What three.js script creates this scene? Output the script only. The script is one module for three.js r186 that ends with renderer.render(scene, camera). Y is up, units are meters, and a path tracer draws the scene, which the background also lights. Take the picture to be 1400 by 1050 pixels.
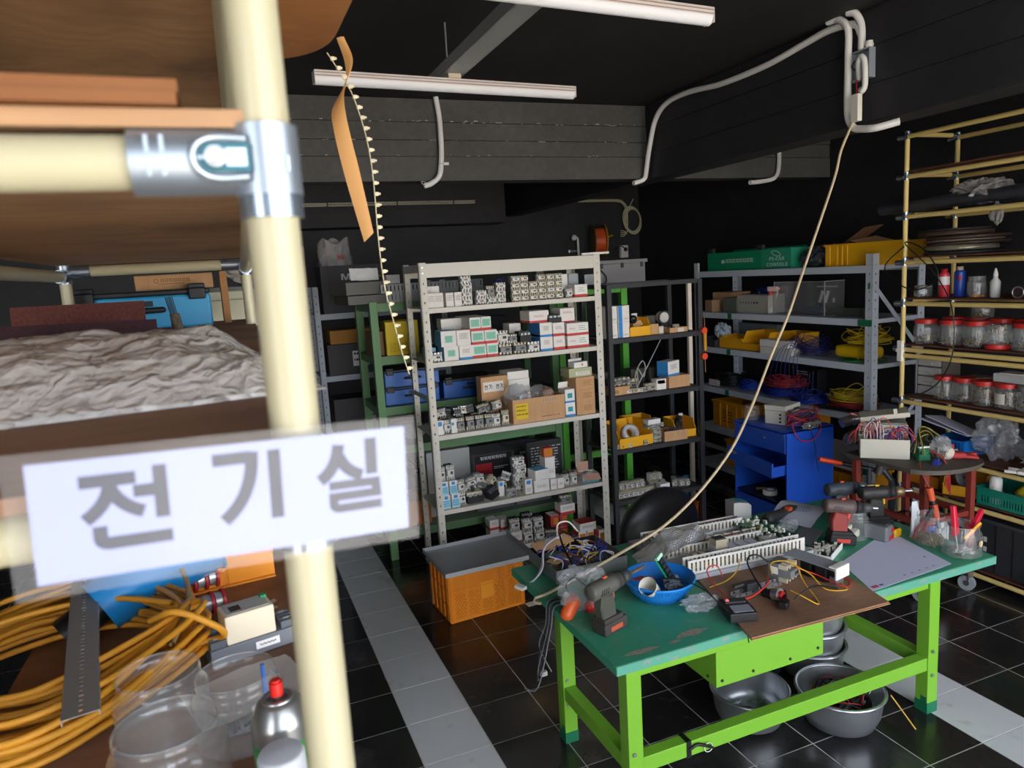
import * as THREE from 'three';
import { RoundedBoxGeometry } from 'three/addons/geometries/RoundedBoxGeometry.js';
import { mergeGeometries } from 'three/addons/utils/BufferGeometryUtils.js';

// ---------------------------------------------------------------- camera, sky, sun, exposure
const scene = new THREE.Scene();
const camera = new THREE.PerspectiveCamera(56.1, 1400 / 1050, 0.05, 200);
camera.position.set(0, 2.004, 0);
camera.up.set(0.11209, 0.98648, -0.11953);
camera.lookAt(0.36427, 2.004 - 0.15271, -0.91869);
camera.focus = 3.0; camera.userData.fStop = 8;
const renderer = new THREE.WebGLRenderer({ antialias: true });
renderer.toneMapping = THREE.LinearToneMapping;
renderer.toneMappingExposure = 2.1;
renderer.shadowMap.enabled = true;
{ // daylight sky: pale haze at the horizon, soft blue above
  const W = 64, H = 32, d = new Float32Array(W * H * 4);
  for (let y = 0; y < H; y++) for (let x = 0; x < W; x++) {
    const e = Math.max(0, Math.sin(((y + 0.5) / H - 0.5) * Math.PI)), k = Math.pow(e, 0.55), i = (y * W + x) * 4;
    d[i] = 2.5 + 0.3 * k; d[i + 1] = 2.55 + 0.55 * k; d[i + 2] = 2.65 + 1.15 * k; d[i + 3] = 1;
  }
  const t = new THREE.DataTexture(d, W, H, THREE.RGBAFormat, THREE.FloatType);
  t.mapping = THREE.EquirectangularReflectionMapping; t.magFilter = THREE.LinearFilter; t.needsUpdate = true;
  scene.background = t;
}
const sun = new THREE.DirectionalLight(0xfff0dc, 17);   // high sun running along the open shop front: it lights the yard, not the room
sun.position.set(9, 16, 9); sun.target.position.set(2, 0, 9.4);
sun.castShadow = true; Object.assign(sun.shadow.camera, { left: -20, right: 20, top: 20, bottom: -20, near: 0.5, far: 60 }); sun.shadow.mapSize.set(2048, 2048);
scene.add(sun, sun.target);

// ---------------------------------------------------------------- helpers
let seed = 7;
const rnd = (a = 1, b) => { seed = (seed * 1664525 + 1013904223) >>> 0; const u = seed / 4294967296; return b === undefined ? u * a : a + u * (b - a); };
const V = (x, y, z) => new THREE.Vector3(x, y, z);
const used = {};
const numbered = (n) => { const k = used[n] = (used[n] ?? -1) + 1; return k ? n + '_' + String(k).padStart(3, '0') : n; };
const cache = {};
function M(color, roughness = 0.6, metalness = 0, extra) {
  const key = [color, roughness, metalness, extra ? JSON.stringify(Object.entries(extra).map(([k, v]) => [k, v?.uuid ?? v])) : ''].join();
  if (cache[key]) return cache[key];
  const m = new THREE.MeshPhysicalMaterial({ color, roughness, metalness });
  if (extra) for (const [k, v] of Object.entries(extra)) { if (m[k]?.isColor) m[k].set(v); else if (k === 'metric') m.userData.metric = v; else m[k] = v; }
  return cache[key] = m;
}
const flat = (g) => { const n = g.index ? g.toNonIndexed() : g; for (const k of Object.keys(n.attributes)) if (!['position', 'normal', 'uv'].includes(k)) n.deleteAttribute(k); return n; };
const mv = (g, x = 0, y = 0, z = 0, rx = 0, ry = 0, rz = 0) => { if (rx || ry || rz) g.applyMatrix4(new THREE.Matrix4().makeRotationFromEuler(new THREE.Euler(rx, ry, rz))); g.translate(x, y, z); return g; };
const bx = (w, h, d, x = 0, y = 0, z = 0) => new THREE.BoxGeometry(w, h, d).translate(x, y + h / 2, z);               // y is the bottom
const rb = (w, h, d, x = 0, y = 0, z = 0, r = 0.004, s = 2) => new RoundedBoxGeometry(w, h, d, s, Math.min(r, w / 2.01, h / 2.01, d / 2.01)).translate(x, y + h / 2, z);
const cy = (r, h, x = 0, y = 0, z = 0, s = 18, r2 = r) => new THREE.CylinderGeometry(r2, r, h, s).translate(x, y + h / 2, z);
const sp = (r, x = 0, y = 0, z = 0, s = 14) => new THREE.SphereGeometry(r, s, Math.ceil(s * 0.7)).translate(x, y, z);
function rod(a, b, r, s = 10, r2 = r) {
  const A = V(...a), B = V(...b), L = A.distanceTo(B), g = new THREE.CylinderGeometry(r2, r, L, s);
  g.applyQuaternion(new THREE.Quaternion().setFromUnitVectors(V(0, 1, 0), B.clone().sub(A).normalize()));
  return g.translate((A.x + B.x) / 2, (A.y + B.y) / 2, (A.z + B.z) / 2);
}
const bar = (a, b, w, h = w) => { // square bar between two points
  const A = V(...a), B = V(...b), L = A.distanceTo(B), g = new THREE.BoxGeometry(w, h, L), m = new THREE.Matrix4().lookAt(B, A, Math.abs(B.y - A.y) > 0.95 * L ? V(0, 0, 1) : V(0, 1, 0));
  return g.applyMatrix4(m).translate((A.x + B.x) / 2, (A.y + B.y) / 2, (A.z + B.z) / 2);
};
const tb = (pts, r, rs = 6, n, closed = false) => new THREE.TubeGeometry(new THREE.CatmullRomCurve3(pts.map((p) => V(...p)), closed, 'catmullrom', 0.5), n ?? Math.max(8, pts.length * 5), r, rs, closed);
const lt = (pr, s = 26) => new THREE.LatheGeometry(pr.map(([r, y]) => new THREE.Vector2(r, y)), s);
const ex = (pts, depth, bevel = 0, holes) => {
  const s = new THREE.Shape(pts.map(([x, y]) => new THREE.Vector2(x, y)));
  if (holes) for (const h of holes) s.holes.push(new THREE.Path(h.map(([x, y]) => new THREE.Vector2(x, y))));
  return new THREE.ExtrudeGeometry(s, { depth, bevelEnabled: bevel > 0, bevelSize: bevel, bevelThickness: bevel, bevelSegments: 1, curveSegments: 8 });
};
const tor = (R, r, x = 0, y = 0, z = 0, s = 28) => new THREE.TorusGeometry(R, r, 6, s).rotateX(Math.PI / 2).translate(x, y, z);
function metricUV(g) {
  const p = g.attributes.position, n = g.attributes.normal, uv = new Float32Array(p.count * 2);
  for (let i = 0; i < p.count; i++) {
    const ax = Math.abs(n.getX(i)), ay = Math.abs(n.getY(i)), az = Math.abs(n.getZ(i)), x = p.getX(i), y = p.getY(i), z = p.getZ(i);
    if (ay >= ax && ay >= az) { uv[2 * i] = x; uv[2 * i + 1] = z; } else if (ax > az) { uv[2 * i] = z; uv[2 * i + 1] = y; } else { uv[2 * i] = x; uv[2 * i + 1] = y; }
  }
  g.setAttribute('uv', new THREE.BufferAttribute(uv, 2));
}
function geo(list) { const a = (Array.isArray(list) ? list : [list]).map(flat); return a.length > 1 ? mergeGeometries(a) : a[0]; }
function part(parent, name, list, m, label) {
  const g = geo(list); if (m.userData.metric) metricUV(g);
  const o = new THREE.Mesh(g, m); o.name = parent === scene ? numbered(name) : name; o.castShadow = o.receiveShadow = true; parent.add(o);
  if (label) o.userData.label = label;
  return o;
}
function tag(o, label, category, group) { o.userData.label = label; o.userData.category = category; if (group) o.userData.group = group; return o; }
function thing(name, label, category, [x, y, z] = [0, 0, 0], ry = 0, group) {
  const o = new THREE.Group(); o.name = numbered(name); o.position.set(x, y, z); o.rotation.y = ry; scene.add(o); return tag(o, label, category, group);
}
function solo(name, label, category, list, m, pos = [0, 0, 0], ry = 0, group) {
  const o = part(scene, name, list, m); o.position.set(...pos); o.rotation.y = ry; return tag(o, label, category, group);
}
function copy(src, pos, ry = src.rotation.y, label, group, rx = 0, rz = 0) {
  const r = src.clone(); r.userData = { ...src.userData }; r.name = numbered(src.name.replace(/_\d\d\d$/, '')); r.position.set(...pos); r.rotation.set(rx, ry, rz); scene.add(r);
  if (label) r.userData.label = label; if (group) r.userData.group = group; return r;
}
function struct(name, list, m) { const o = part(scene, name, list, m); o.userData.kind = 'structure'; return o; }

// ---------------------------------------------------------------- procedural textures
function hash(x, y, s) { let h = (x * 374761393 + y * 668265263 + s * 974711) | 0; h = Math.imul(h ^ (h >>> 13), 1274126177); return ((h ^ (h >>> 16)) >>> 0) / 4294967296; }
function vn(x, y, s, per) { // value noise that repeats after per cells
  const xi = Math.floor(x), yi = Math.floor(y), u = x - xi, v = y - yi, f = (t) => t * t * (3 - 2 * t), w = (a) => ((a % per) + per) % per;
  const a = hash(w(xi), w(yi), s), b = hash(w(xi + 1), w(yi), s), c = hash(w(xi), w(yi + 1), s), d = hash(w(xi + 1), w(yi + 1), s);
  return a + (b - a) * f(u) + (c - a) * f(v) + (a - b - c + d) * f(u) * f(v);
}
const fbm = (x, y, s, per, n = 4) => { let a = 0, k = 0.5; for (let i = 0; i < n; i++) { a += k * vn(x, y, s + i * 17, per); x *= 2; y *= 2; per *= 2; k /= 2; } return a / (1 - Math.pow(0.5, n)); };
function tex(n, fn, srgb = true, rep = 1) {
  const d = new Uint8Array(n * n * 4);
  for (let y = 0; y < n; y++) for (let x = 0; x < n; x++) { const c = fn(x / n, y / n), i = (y * n + x) * 4; d[i] = c[0]; d[i + 1] = c[1]; d[i + 2] = c[2]; d[i + 3] = 255; }
  const t = new THREE.DataTexture(d, n, n); t.wrapS = t.wrapT = THREE.RepeatWrapping; t.magFilter = THREE.LinearFilter; t.minFilter = THREE.LinearMipmapLinearFilter; t.generateMipmaps = true;
  if (srgb) t.colorSpace = THREE.SRGBColorSpace; t.repeat.set(rep, rep); t.needsUpdate = true; return t;
}
const mix = (a, b, k) => a.map((v, i) => v + (b[i] - v) * Math.max(0, Math.min(1, k)));
const plyTex = (A, B, C, s) => tex(512, (u, v) => { // figured rotary-cut veneer
  const w = fbm(u * 3, v * 2, s, 3, 3), g = Math.sin((v * 9 + w * 7) * 6.283) * 0.5 + 0.5, f = fbm(u * 8, v * 128, s + 5, 8, 2);
  let c = mix(A, B, 0.25 + 0.4 * g * w + 0.35 * f); c = mix(c, C, Math.pow(fbm(u * 4, v * 4, s + 9, 4, 4), 3) * 1.6); return c;
}, true, 1.6);
const T = {
  plyDark: plyTex([158, 120, 84], [196, 154, 112], [104, 78, 56], 3),
  plyBrown: plyTex([142, 106, 80], [168, 130, 100], [108, 80, 62], 23),
  plyLight: plyTex([176, 128, 82], [200, 152, 102], [150, 104, 66], 41),
  wallBlack: tex(512, (u, v) => { const a = fbm(u * 6, v * 6, 2, 6, 5), s = fbm(u * 40, v * 40, 8, 40, 2), k = 29 + 15 * a + 8 * s; return [k, k, k + 3]; }, true, 0.5),
  concrete: tex(512, (u, v) => { const a = fbm(u * 5, v * 5, 12, 5, 5), s = fbm(u * 60, v * 60, 18, 60, 2), chip = 0, k = 60 + 20 * a + 12 * s; return [k + chip, k - 1 + chip, k - 4 + chip * 0.9]; }, true, 0.6),
  tileDark: tex(512, (u, v) => { const a = fbm(u * 4, v * 4, 77, 4, 6), b = fbm(u * 22, v * 22, 79, 22, 4), d = Math.pow(Math.max(0, a - 0.5) * 2.2, 2) * 110 * b, k = 34 + 12 * b + d; return [k, k * 0.985, k * 0.96]; }, true, 0.7),
  tileRough: tex(256, (u, v) => { const a = fbm(u * 5, v * 5, 97, 5, 5), k = 45 + 150 * Math.max(0, a - 0.32); return [k, k, k]; }, false, 0.8),
  tileWhite: tex(512, (u, v) => { const a = fbm(u * 5, v * 5, 57, 5, 5), b = fbm(u * 20, v * 20, 59, 20, 4), d = Math.max(0, b * a - 0.36) * 130; return [204 + 16 * a - d * 0.9, 206 + 15 * a - d, 205 + 14 * a - d * 1.25]; }, true, 0.9),
  tableTop: tex(512, (u, v) => { const a = fbm(u * 4, v * 4, 107, 4, 5), b = fbm(u * 36, v * 36, 109, 36, 3); let c = mix([52, 142, 108], [66, 164, 128], a); c = mix(c, [124, 158, 136], Math.max(0, b * 1.1 + a * 0.5 - 0.98) * 2.6); return c; }, true, 1.1),
  wornEdge: tex(256, (u, v) => { const b = fbm(u * 18, v * 18, 119, 18, 4); return mix([84, 158, 132], [128, 150, 138], (b - 0.5) * 4); }, true, 3),
  fine: tex(256, (u, v) => { const k = 120 + 100 * (fbm(u * 40, v * 40, 131, 40, 3) - 0.5); return [k, k, k]; }, false, 6),
  card: tex(256, (u, v) => { const b = fbm(u * 50, v * 6, 141, 6, 3), a = fbm(u * 4, v * 4, 143, 4, 3); return mix([186, 142, 100], [208, 166, 122], b * 0.6 + a * 0.4); }, true, 3),
  dusty: tex(256, (u, v) => { const k = 190 + 60 * fbm(u * 8, v * 8, 151, 8, 4); return [k, k, k]; }, true, 2),
};
const met = (map, color = 0xffffff, rough = 0.7, extra = {}) => M(color, rough, 0, { map, metric: true, ...extra });
const CARD = met(T.card, 0xffffff, 0.85), WHITE = M(0xe9e7e0, 0.5), GREY = M(0x8d8f90, 0.55), DARK = M(0x1e1f21, 0.5), BLACK = M(0x121214, 0.45), STEEL = M(0xb9bcbf, 0.32, 0.9), ZINC = M(0xa9b7c6, 0.27, 0.85);
const PIPE = M(0xbfb999, 0.42, 0, { clearcoat: 0.2 }), PIPEY = M(0xdfc47a, 0.42);
const CLEAR = M(0xffffff, 0.06, 0, { transmission: 1, ior: 1.45 }), FILM = M(0xf4f6f8, 0.3, 0, { transmission: 0.82, ior: 1.4 }), HAZY = M(0xe9eaea, 0.45, 0, { transmission: 0.55 });

// ---------------------------------------------------------------- the room
const CE = 3.17, XL = -3.2, XR = 4.9, ZB = -7.8, ZF = 1.7, TILE = 0.3;
const paint = met(T.wallBlack, 0xffffff, 0.62), conc = met(T.concrete, 0xffffff, 0.72);
struct('wall_back', bx(XR - XL + 0.4, CE + 0.2, 0.2, (XL + XR) / 2, -0.1, ZB - 0.1), paint);
struct('wall_left', bx(0.2, CE + 0.2, ZF - ZB, XL - 0.1, -0.1, (ZF + ZB) / 2), paint);
struct('wall_right', bx(0.2, CE + 0.2, ZF - ZB, XR + 0.1, -0.1, (ZF + ZB) / 2), paint);
struct('wall_front', bx(XR - XL + 0.4, 0.25, 0.2, (XL + XR) / 2, CE - 0.05, ZF + 0.1), paint);
struct('wall_front', bx(1.3, CE, 0.2, -0.85, -0.05, ZF + 0.1), met(T.wallBlack, 0xfdfdfd, 0.62));  // unseen pier added to hold daylight off the near tube rack
struct('ceiling', bx(XR - XL + 0.4, 0.2, ZF - ZB + 0.4, (XL + XR) / 2, CE, (ZF + ZB) / 2), met(T.wallBlack, 0xe6e2da, 0.7));
struct('ground_outside', bx(60, 0.2, 40, 2, -0.26, ZF + 20.01), met(T.dusty, 0xb6b2aa, 0.9));
{ // floor: grout bed with tiles
  const fl = struct('floor', bx(XR - XL, 0.1, ZF - ZB, (XL + XR) / 2, -0.1012, (ZF + ZB) / 2), M(0xc9c6bd, 0.8));
  const tg = bx(TILE - 0.0055, 0.004, TILE - 0.0055, 0, -0.004, 0), dk = [], wh = met(T.tileWhite, 0xffffff, 0.3);
  for (let i = 0; i < 4; i++) dk.push(met(T.tileDark, [0xffffff, 0xe4e2e0, 0xf4f6ff, 0xd6d4d2][i], 0.8, { roughnessMap: T.tileRough }));
  const rest = [[], []], list = [];
  for (let i = -13; i < 16; i++) for (let j = -25; j < 20; j++) {
    const x = 0.578 + TILE * (i + 0.5), z = -2.70 - TILE * (j - 0.5);
    if (x < XL + 0.1 || x > XR - 0.1 || z > ZF - 0.1 || z < ZB + 0.1) continue;
    list.push([x, z, i === 0 || i === 7]);
  }
  const seen = ([x, z]) => { const d = V(x, -2.004, z), f = d.dot(V(0.36427, -0.15271, -0.91869)), u = d.dot(V(0.11209, 0.98648, -0.11953)), r = d.dot(V(0.9245, -0.0595, 0.3765)); return f > 0.3 && Math.abs(u / f) < 0.6 && Math.abs(r / f) < 0.8; };
  list.sort((a, b) => (seen(b) - seen(a)) || (Math.hypot(a[0], a[1]) - Math.hypot(b[0], b[1])));
  list.forEach(([x, z, w], k) => {
    const g = tg.clone(); const s = flat(g); metricUV(s);
    const uv = s.attributes.uv; const ox = hash(k, 3, 5) * 3, oy = hash(k, 4, 6) * 3; for (let q = 0; q < uv.count; q++) uv.setXY(q, uv.getX(q) + ox, uv.getY(q) + oy);
    if (k < 290) { const o = new THREE.Mesh(s, w ? wh : dk[k % 4]); o.name = 'tile'; o.position.set(x, (hash(k, 1, 2) - 0.5) * 0.0006, z); o.receiveShadow = o.castShadow = true; fl.add(o); }
    else rest[w ? 1 : 0].push(s.translate(x, 0, z));
  });
  rest.forEach((r, k) => { const o = new THREE.Mesh(mergeGeometries(r), k ? wh : dk[0]); o.name = k ? 'light_tiles_beyond' : 'dark_tiles_beyond'; o.userData.kind = 'stuff'; o.receiveShadow = true; fl.add(o); });
}
{ // ceiling beams, cast in boards whose joints show
  const b1 = struct('ceiling_beam', bx(XR - XL, CE - 2.665, 0.22, (XL + XR) / 2, 2.65, -4.925), conc);
  const ys = [2.64, 2.80, 2.905, 3.02, CE];
  for (let i = 0; i < 4; i++) for (const [x0, x1] of [[XL, 0.4], [0.4, 3.1], [3.3, XR]]) part(b1, 'formwork_panel', bx(x1 - x0 - 0.004, ys[i + 1] - ys[i] - 0.005, 0.018 + 0.005 * ((i + 1) % 2), (x0 + x1) / 2, ys[i], -4.807 + 0.0025 * ((i + 1) % 2)), conc);
  { const ch = []; for (let k = 0; k < 150; k++) { const w = 0.004 + hash(k, 1, 77) * hash(k, 2, 77) * 0.05, row = hash(k, 3, 77); ch.push(bx(w, 0.0015 + hash(k, 4, 77) * 0.004, 0.002, -0.2 + hash(k, 5, 77) * 3.2, [2.801, 2.906, 3.021][row < 0.2 ? 0 : row < 0.75 ? 1 : 2] + (hash(k, 6, 77) - 0.5) * 0.014, -4.7945)); } const o = part(b1, 'paint_chips', ch, M(0xb9b2a2, 0.8)); o.userData.kind = 'stuff'; }
  const b2 = struct('ceiling_beam', bx(0.2, CE - 2.635, ZF - ZB, 3.2, 2.635, (ZF + ZB) / 2), paint);
  for (let i = 0; i < 3; i++) part(b2, 'formwork_panel', bx(0.012, 0.172, 5.2, 3.094 + 0.003 * (i % 2), 2.64 + 0.176 * i, -2.1), paint);
  struct('ceiling_beam', [bx(XR - XL - 1.9, CE - 2.55, 0.35, (XL + XR) / 2 - 0.95, 2.55, ZB + 0.175), bx(XR - XL - 1.9, 0.02, 0.02, (XL + XR) / 2 - 0.95, 2.72, ZB + 0.36)], paint);
}
// ---------------------------------------------------------------- racks and benches
function angle(h, w, t, sx, sz, holes = true) { // L-section upright with slots, outer corner at the origin, legs along sx and sz
  const plate = () => { const hs = []; if (holes) for (let y = 0.04; y < h - 0.03; y += 0.06) hs.push([[w * 0.43, y], [w * 0.58, y], [w * 0.58, y + 0.013], [w * 0.43, y + 0.013]]); return ex([[0, 0], [w, 0], [w, h], [0, h]], t, 0, hs); };
  const a = plate(), b = plate().rotateY(-Math.PI / 2);
  if (sx < 0) a.rotateY(Math.PI).translate(0, 0, t); if (sz > 0) { a.translate(0, 0, 0); } else { a.translate(0, 0, -t); b.rotateY(Math.PI).translate(-t * 0, 0, 0); }
  b.translate(sx > 0 ? t : 0, 0, 0);
  return [a, b];
}
const pan = (w, d, lip, x, y, z, t = 0.003) => [bx(w, t, d, x, y - t, z), bx(w, lip, t, x, y - lip, z + d / 2), bx(w, lip, t, x, y - lip, z - d / 2), bx(w, 0.012, 0.014, x, y - lip, z + d / 2 - 0.008)];
{ // white boltless rack
  const r = thing('storage_rack', 'white steel slotted-angle rack packed with small cartons and electrical switchgear', 'rack', [1.17, 0, -4.4]);
  const m = M(0xd2cdbf, 0.45), w = 1.27, d = 0.42, H = 2.095, S = 0.046;
  for (const [x, z, sx, sz] of [[0, 0, 1, -1], [w, 0, -1, -1], [0, -d, 1, 1], [w, -d, -1, 1]]) part(r, 'upright', angle(H, S, 0.003, sx, sz).map((g) => g.translate(x, 0, z)), m);
  for (const y of [1.81, 1.465, 0.99, 0.49]) part(r, 'shelf', pan(w - 0.012, d - 0.012, 0.03, w / 2, y, -d / 2), m);
  for (const z of [-0.004, -d + 0.004]) part(r, 'top_beam', [rb(w - 0.004, 0.086, 0.004, w / 2, 2.002, z + 0.001, 0.001), bx(w, 0.003, 0.03, w / 2, 2.085, z - Math.sign(z + 0.2) * 0.015)], m);
  for (const x of [0.004, w - 0.004]) { part(r, 'side_tie', bx(0.004, 0.05, d - 0.02, x, 2.035, -d / 2), m); part(r, 'side_tie', bx(0.004, 0.03, d - 0.02, x, 1.22, -d / 2), m); }
  for (const x of [0, w]) for (const y of [2.03, 2.065]) part(r, 'bolt', mv(cy(0.005, 0.004, 0, 0, 0, 8), x + (x ? -0.02 : 0.02), y, 0.004, Math.PI / 2), STEEL);
}
{ // black rack
  const r = thing('storage_rack', 'black steel rack beside the white rack, holding yellow bins and relays', 'rack', [2.49, 0, -4.4]);
  const m = M(0x2c2d30, 0.5), w = 0.79, d = 0.42, H = 1.88;
  for (const x of [0.016, w - 0.016]) for (const z of [-0.016, -d + 0.016]) { const u = part(r, 'upright', rb(0.036, H, 0.036, x, 0, z, 0.003, 1), m); }
  for (const y of [1.50, 1.09, 0.70, 0.32]) { part(r, 'shelf', [bx(w - 0.04, 0.004, d - 0.04, w / 2, y - 0.004, -d / 2), rb(w - 0.034, 0.034, 0.02, w / 2, y - 0.036, -0.014, 0.002, 1), bx(w - 0.034, 0.034, 0.02, w / 2, y - 0.036, -d + 0.014)], m); for (const x of [0.012, w - 0.012]) part(r, 'side_rail', bx(0.02, 0.018, d - 0.03, x, y - 0.03, -d / 2), m); }
  for (const z of [-0.014, -d + 0.014]) part(r, 'top_rail', bx(w - 0.03, 0.03, 0.02, w / 2, H - 0.03, z), m);
  for (const x of [0.012, w - 0.012]) part(r, 'top_rail', bx(0.02, 0.03, d - 0.03, x, H - 0.03, -d / 2), m);
}
{ // grey rack along the right wall; its face looks towards -x
  const r = thing('storage_rack', 'grey slotted-angle rack along the right wall with wire coils and cardboard boxes', 'rack', [4.15, 0, -3.68]);
  const m = M(0xc6ced8, 0.5), L = 2.0, d = 0.5, H = 1.985, S = 0.06;
  for (const [x, z, sx, sz] of [[0, 0, 1, -1], [d, 0, -1, -1], [0, -L, 1, 1], [d, -L, -1, 1]]) part(r, 'upright', angle(H, S, 0.003, sx, sz).map((g) => g.translate(x, 0, z)), m);
  [1.905, 1.535, 1.215, 0.845, 0.47, 0.12].forEach((y) => part(r, 'shelf', [bx(d - 0.01, 0.003, L - 0.012, d / 2, y - 0.003, -L / 2), bx(0.003, 0.05, L - 0.01, 0.004, y - 0.05, -L / 2), bx(0.003, 0.05, L - 0.01, d - 0.004, y - 0.05, -L / 2), bx(d - 0.02, 0.03, 0.003, d / 2, y - 0.03, -0.006), bx(d - 0.02, 0.03, 0.003, d / 2, y - 0.03, -L + 0.006)], m));
  part(r, 'brace', bar([0.03, 1.75, 0.004], [d - 0.02, 1.27, 0.004], 0.004, 0.03), m); part(r, 'brace', bar([d - 0.03, 0.95, 0.004], [0.02, 0.5, 0.004], 0.004, 0.03), m);
  const gt = M(0x0d6a45, 0.6);
  for (const [y, z, h, w] of [[1.745, -0.028, 0.04, 0.02], [1.487, -0.06, 0.046, 0.12], [1.487, -1.5, 0.046, 0.05], [1.168, -1.52, 0.046, 0.05], [0.797, -1.55, 0.046, 0.05], [0.42, -0.03, 0.05, 0.06]]) part(r, 'green_tape', bx(0.001, h, w, -0.0012, y, z), gt, 'strip of green tape stuck on the shelf edge');
}
function pipeRack(name, label, pos, ry, W, L, levels, H, pm, posts = [0, 1, 2, 3]) { // tube-and-joint rack: local x = 0..-W or W, z = 0..-L
  const r = thing(name, label, 'rack', pos, ry), R = 0.014, J = [];
  const P = [[0, 0], [W, 0], [0, -L], [W, -L]];
  for (const k of posts) part(r, 'post', cy(R, H, P[k][0], 0, P[k][1], 20), pm);
  const joint = (x, y, z, dx, dz) => { part(r, 'pipe_joint', [cy(R * 1.22, 0.036, x, y - 0.018, z, 16), rod([x + dx * 0.012, y, z + dz * 0.012], [x + dx * 0.06, y, z + dz * 0.06], R * 1.2, 14)], ZINC); };
  for (const y of levels) {
    for (const z of [0, -L]) { part(r, 'rail', rod([0, y, z], [W, y, z], R, 16), pm); joint(0, y, z, Math.sign(W), 0); joint(W, y, z, -Math.sign(W), 0); }
    for (const x of [0, W]) { part(r, 'rail', rod([x, y - 0.012, 0], [x, y - 0.012, -L], R, 16), pm); joint(x, y - 0.012, 0, 0, -1); joint(x, y - 0.012, -L, 0, 1); }
  }
  return r;
}
{ // the tube rack beside the door, close to the camera
  const W = -0.43, L = 1.69;
  const r = pipeRack('pipe_rack', 'cream tube-and-joint rack with plywood shelves carrying the laminated paper sign', [0.033, 0, -0.425], -0.027, W, L, [2.071, 1.884, 1.36, 0.55, 2.44], 2.75, PIPE);
  for (const [y, m] of [[2.087, met(T.plyDark, 0xffffff, 0.6)], [2.456, met(T.plyDark, 0xffffff, 0.6)], [1.8985, met(T.plyBrown, 0xffffff, 0.7)], [1.376, met(T.plyBrown, 0xf6e6d6, 0.7)], [0.566, met(T.plyBrown, 0xffffff, 0.7)]]) part(r, 'shelf_board', y === 1.8985 ? bx(0.45, 0.009, L + 0.37, W / 2, y, -L / 2 - 0.175) : bx(0.45, 0.009, L + 0.02, W / 2, y, -L / 2), m);
  // pressed steel sleeve of the joint at the front corner
  const j = part(r, 'corner_joint', [cy(0.0176, 0.036, 0, 2.053, 0, 32), rod([-0.014, 2.071, 0.0006], [-0.066, 2.071, 0.0006], 0.0172, 28), tb([[-0.01, 2.0805, 0.0158], [-0.026, 2.081, 0.0158], [-0.034, 2.0775, 0.0172], [-0.0365, 2.071, 0.0182], [-0.034, 2.0645, 0.0172], [-0.026, 2.061, 0.0158], [-0.01, 2.0615, 0.0158]], 0.0024, 8, 40), bx(0.002, 0.02, 0.002, -0.05, 2.062, 0.0165), bx(0.002, 0.02, 0.002, -0.057, 2.062, 0.0165)], M(0xb4c0cc, 0.4, 0.8));
  part(j, 'slot', mv(bx(0.026, 0.015, 0.001), -0.0215, 2.0635, 0.0172), M(0x35616a, 0.4, 0.5));
  part(j, 'bolt', [mv(cy(0.0052, 0.003, 0, 0, 0, 18), -0.0255, 2.071, 0.0185, Math.PI / 2), mv(tor(0.0036, 0.0014, 0, 0, 0, 16), -0.0255, 2.071, 0.0204, Math.PI / 2)], STEEL);
  part(j, 'wedge', bx(0.01, 0.009, 0.001, -0.0155, 2.0665, 0.0176), ZINC);
  part(j, 'stamped_rib', [0, 1, 2].map((i) => bx(0.0012, 0.006 + 0.001 * i, 0.0015, 0.004 + 0.003 * i, 2.064, 0.0172 - 0.0008 * i)), ZINC);
}
{ // the tall tube rack at the right wall with the screw jars
  const r = pipeRack('pipe_rack', 'yellowish tall tube rack at the right wall with red-lidded screw jars', [4.0, 0, -3.31], 0, 0.44, -1.75, [2.69, 2.45, 2.21, 1.93, 1.675, 1.385, 1.05, 0.72, 0.475, 0.07], 2.70, PIPEY);
  for (const y of [2.466, 1.946, 1.691, 1.401, 1.066, 0.736, 0.491, 0.086]) part(r, 'shelf_board', bx(0.45, 0.008, 1.76, 0.22, y, 0.875), met(T.plyBrown, 0xb08a78, 0.75));
  part(r, 'rail', rod([0, 1.335, 0], [0, 1.335, 1.75], 0.014, 14), PIPEY);
  part(r, 'clamp', [bx(0.02, 0.13, 0.03, -0.02, 1.3, 0), bx(0.03, 0.02, 0.04, -0.02, 1.36, 0)], WHITE);
}
function greenFrame(label, x0, x1, z, d, levels, H, m, boards) {
  const r = thing('steel_frame_rack', label, 'rack', [x0, 0, z]), w = x1 - x0, s = 0.055;
  for (const x of [s / 2, w - s / 2]) for (const zz of [-s / 2, -d + s / 2]) part(r, 'leg', rb(s, H, s, x, 0, zz, 0.003, 1), m);
  for (const y of levels) { for (const zz of [-s / 2, -d + s / 2]) part(r, 'rail', bx(w - 2 * s, 0.05, 0.04, w / 2, y - 0.05, zz), m); for (const x of [s / 2, w - s / 2]) part(r, 'rail', bx(0.04, 0.05, d - 2 * s, x, y - 0.05, -d / 2), m); if (boards) part(r, 'shelf_plate', bx(w - 0.02, 0.008, d - 0.02, w / 2, y, -d / 2), boards); }
  return r;
}
greenFrame('dull green welded steel rack behind the white rack, with blue tool cases', 0.95, 2.36, -4.95, 0.6, [1.84, 1.47, 1.11, 0.82, 0.2], 1.86, M(0x5d8757, 0.55), M(0x6e8068, 0.6));
greenFrame('bright green steel frame rack standing behind the black rack', 2.38, 3.0, -4.98, 0.75, [1.85, 0.55], 1.86, M(0x55ab35, 0.5), M(0x3a4a34, 0.6));
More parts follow.
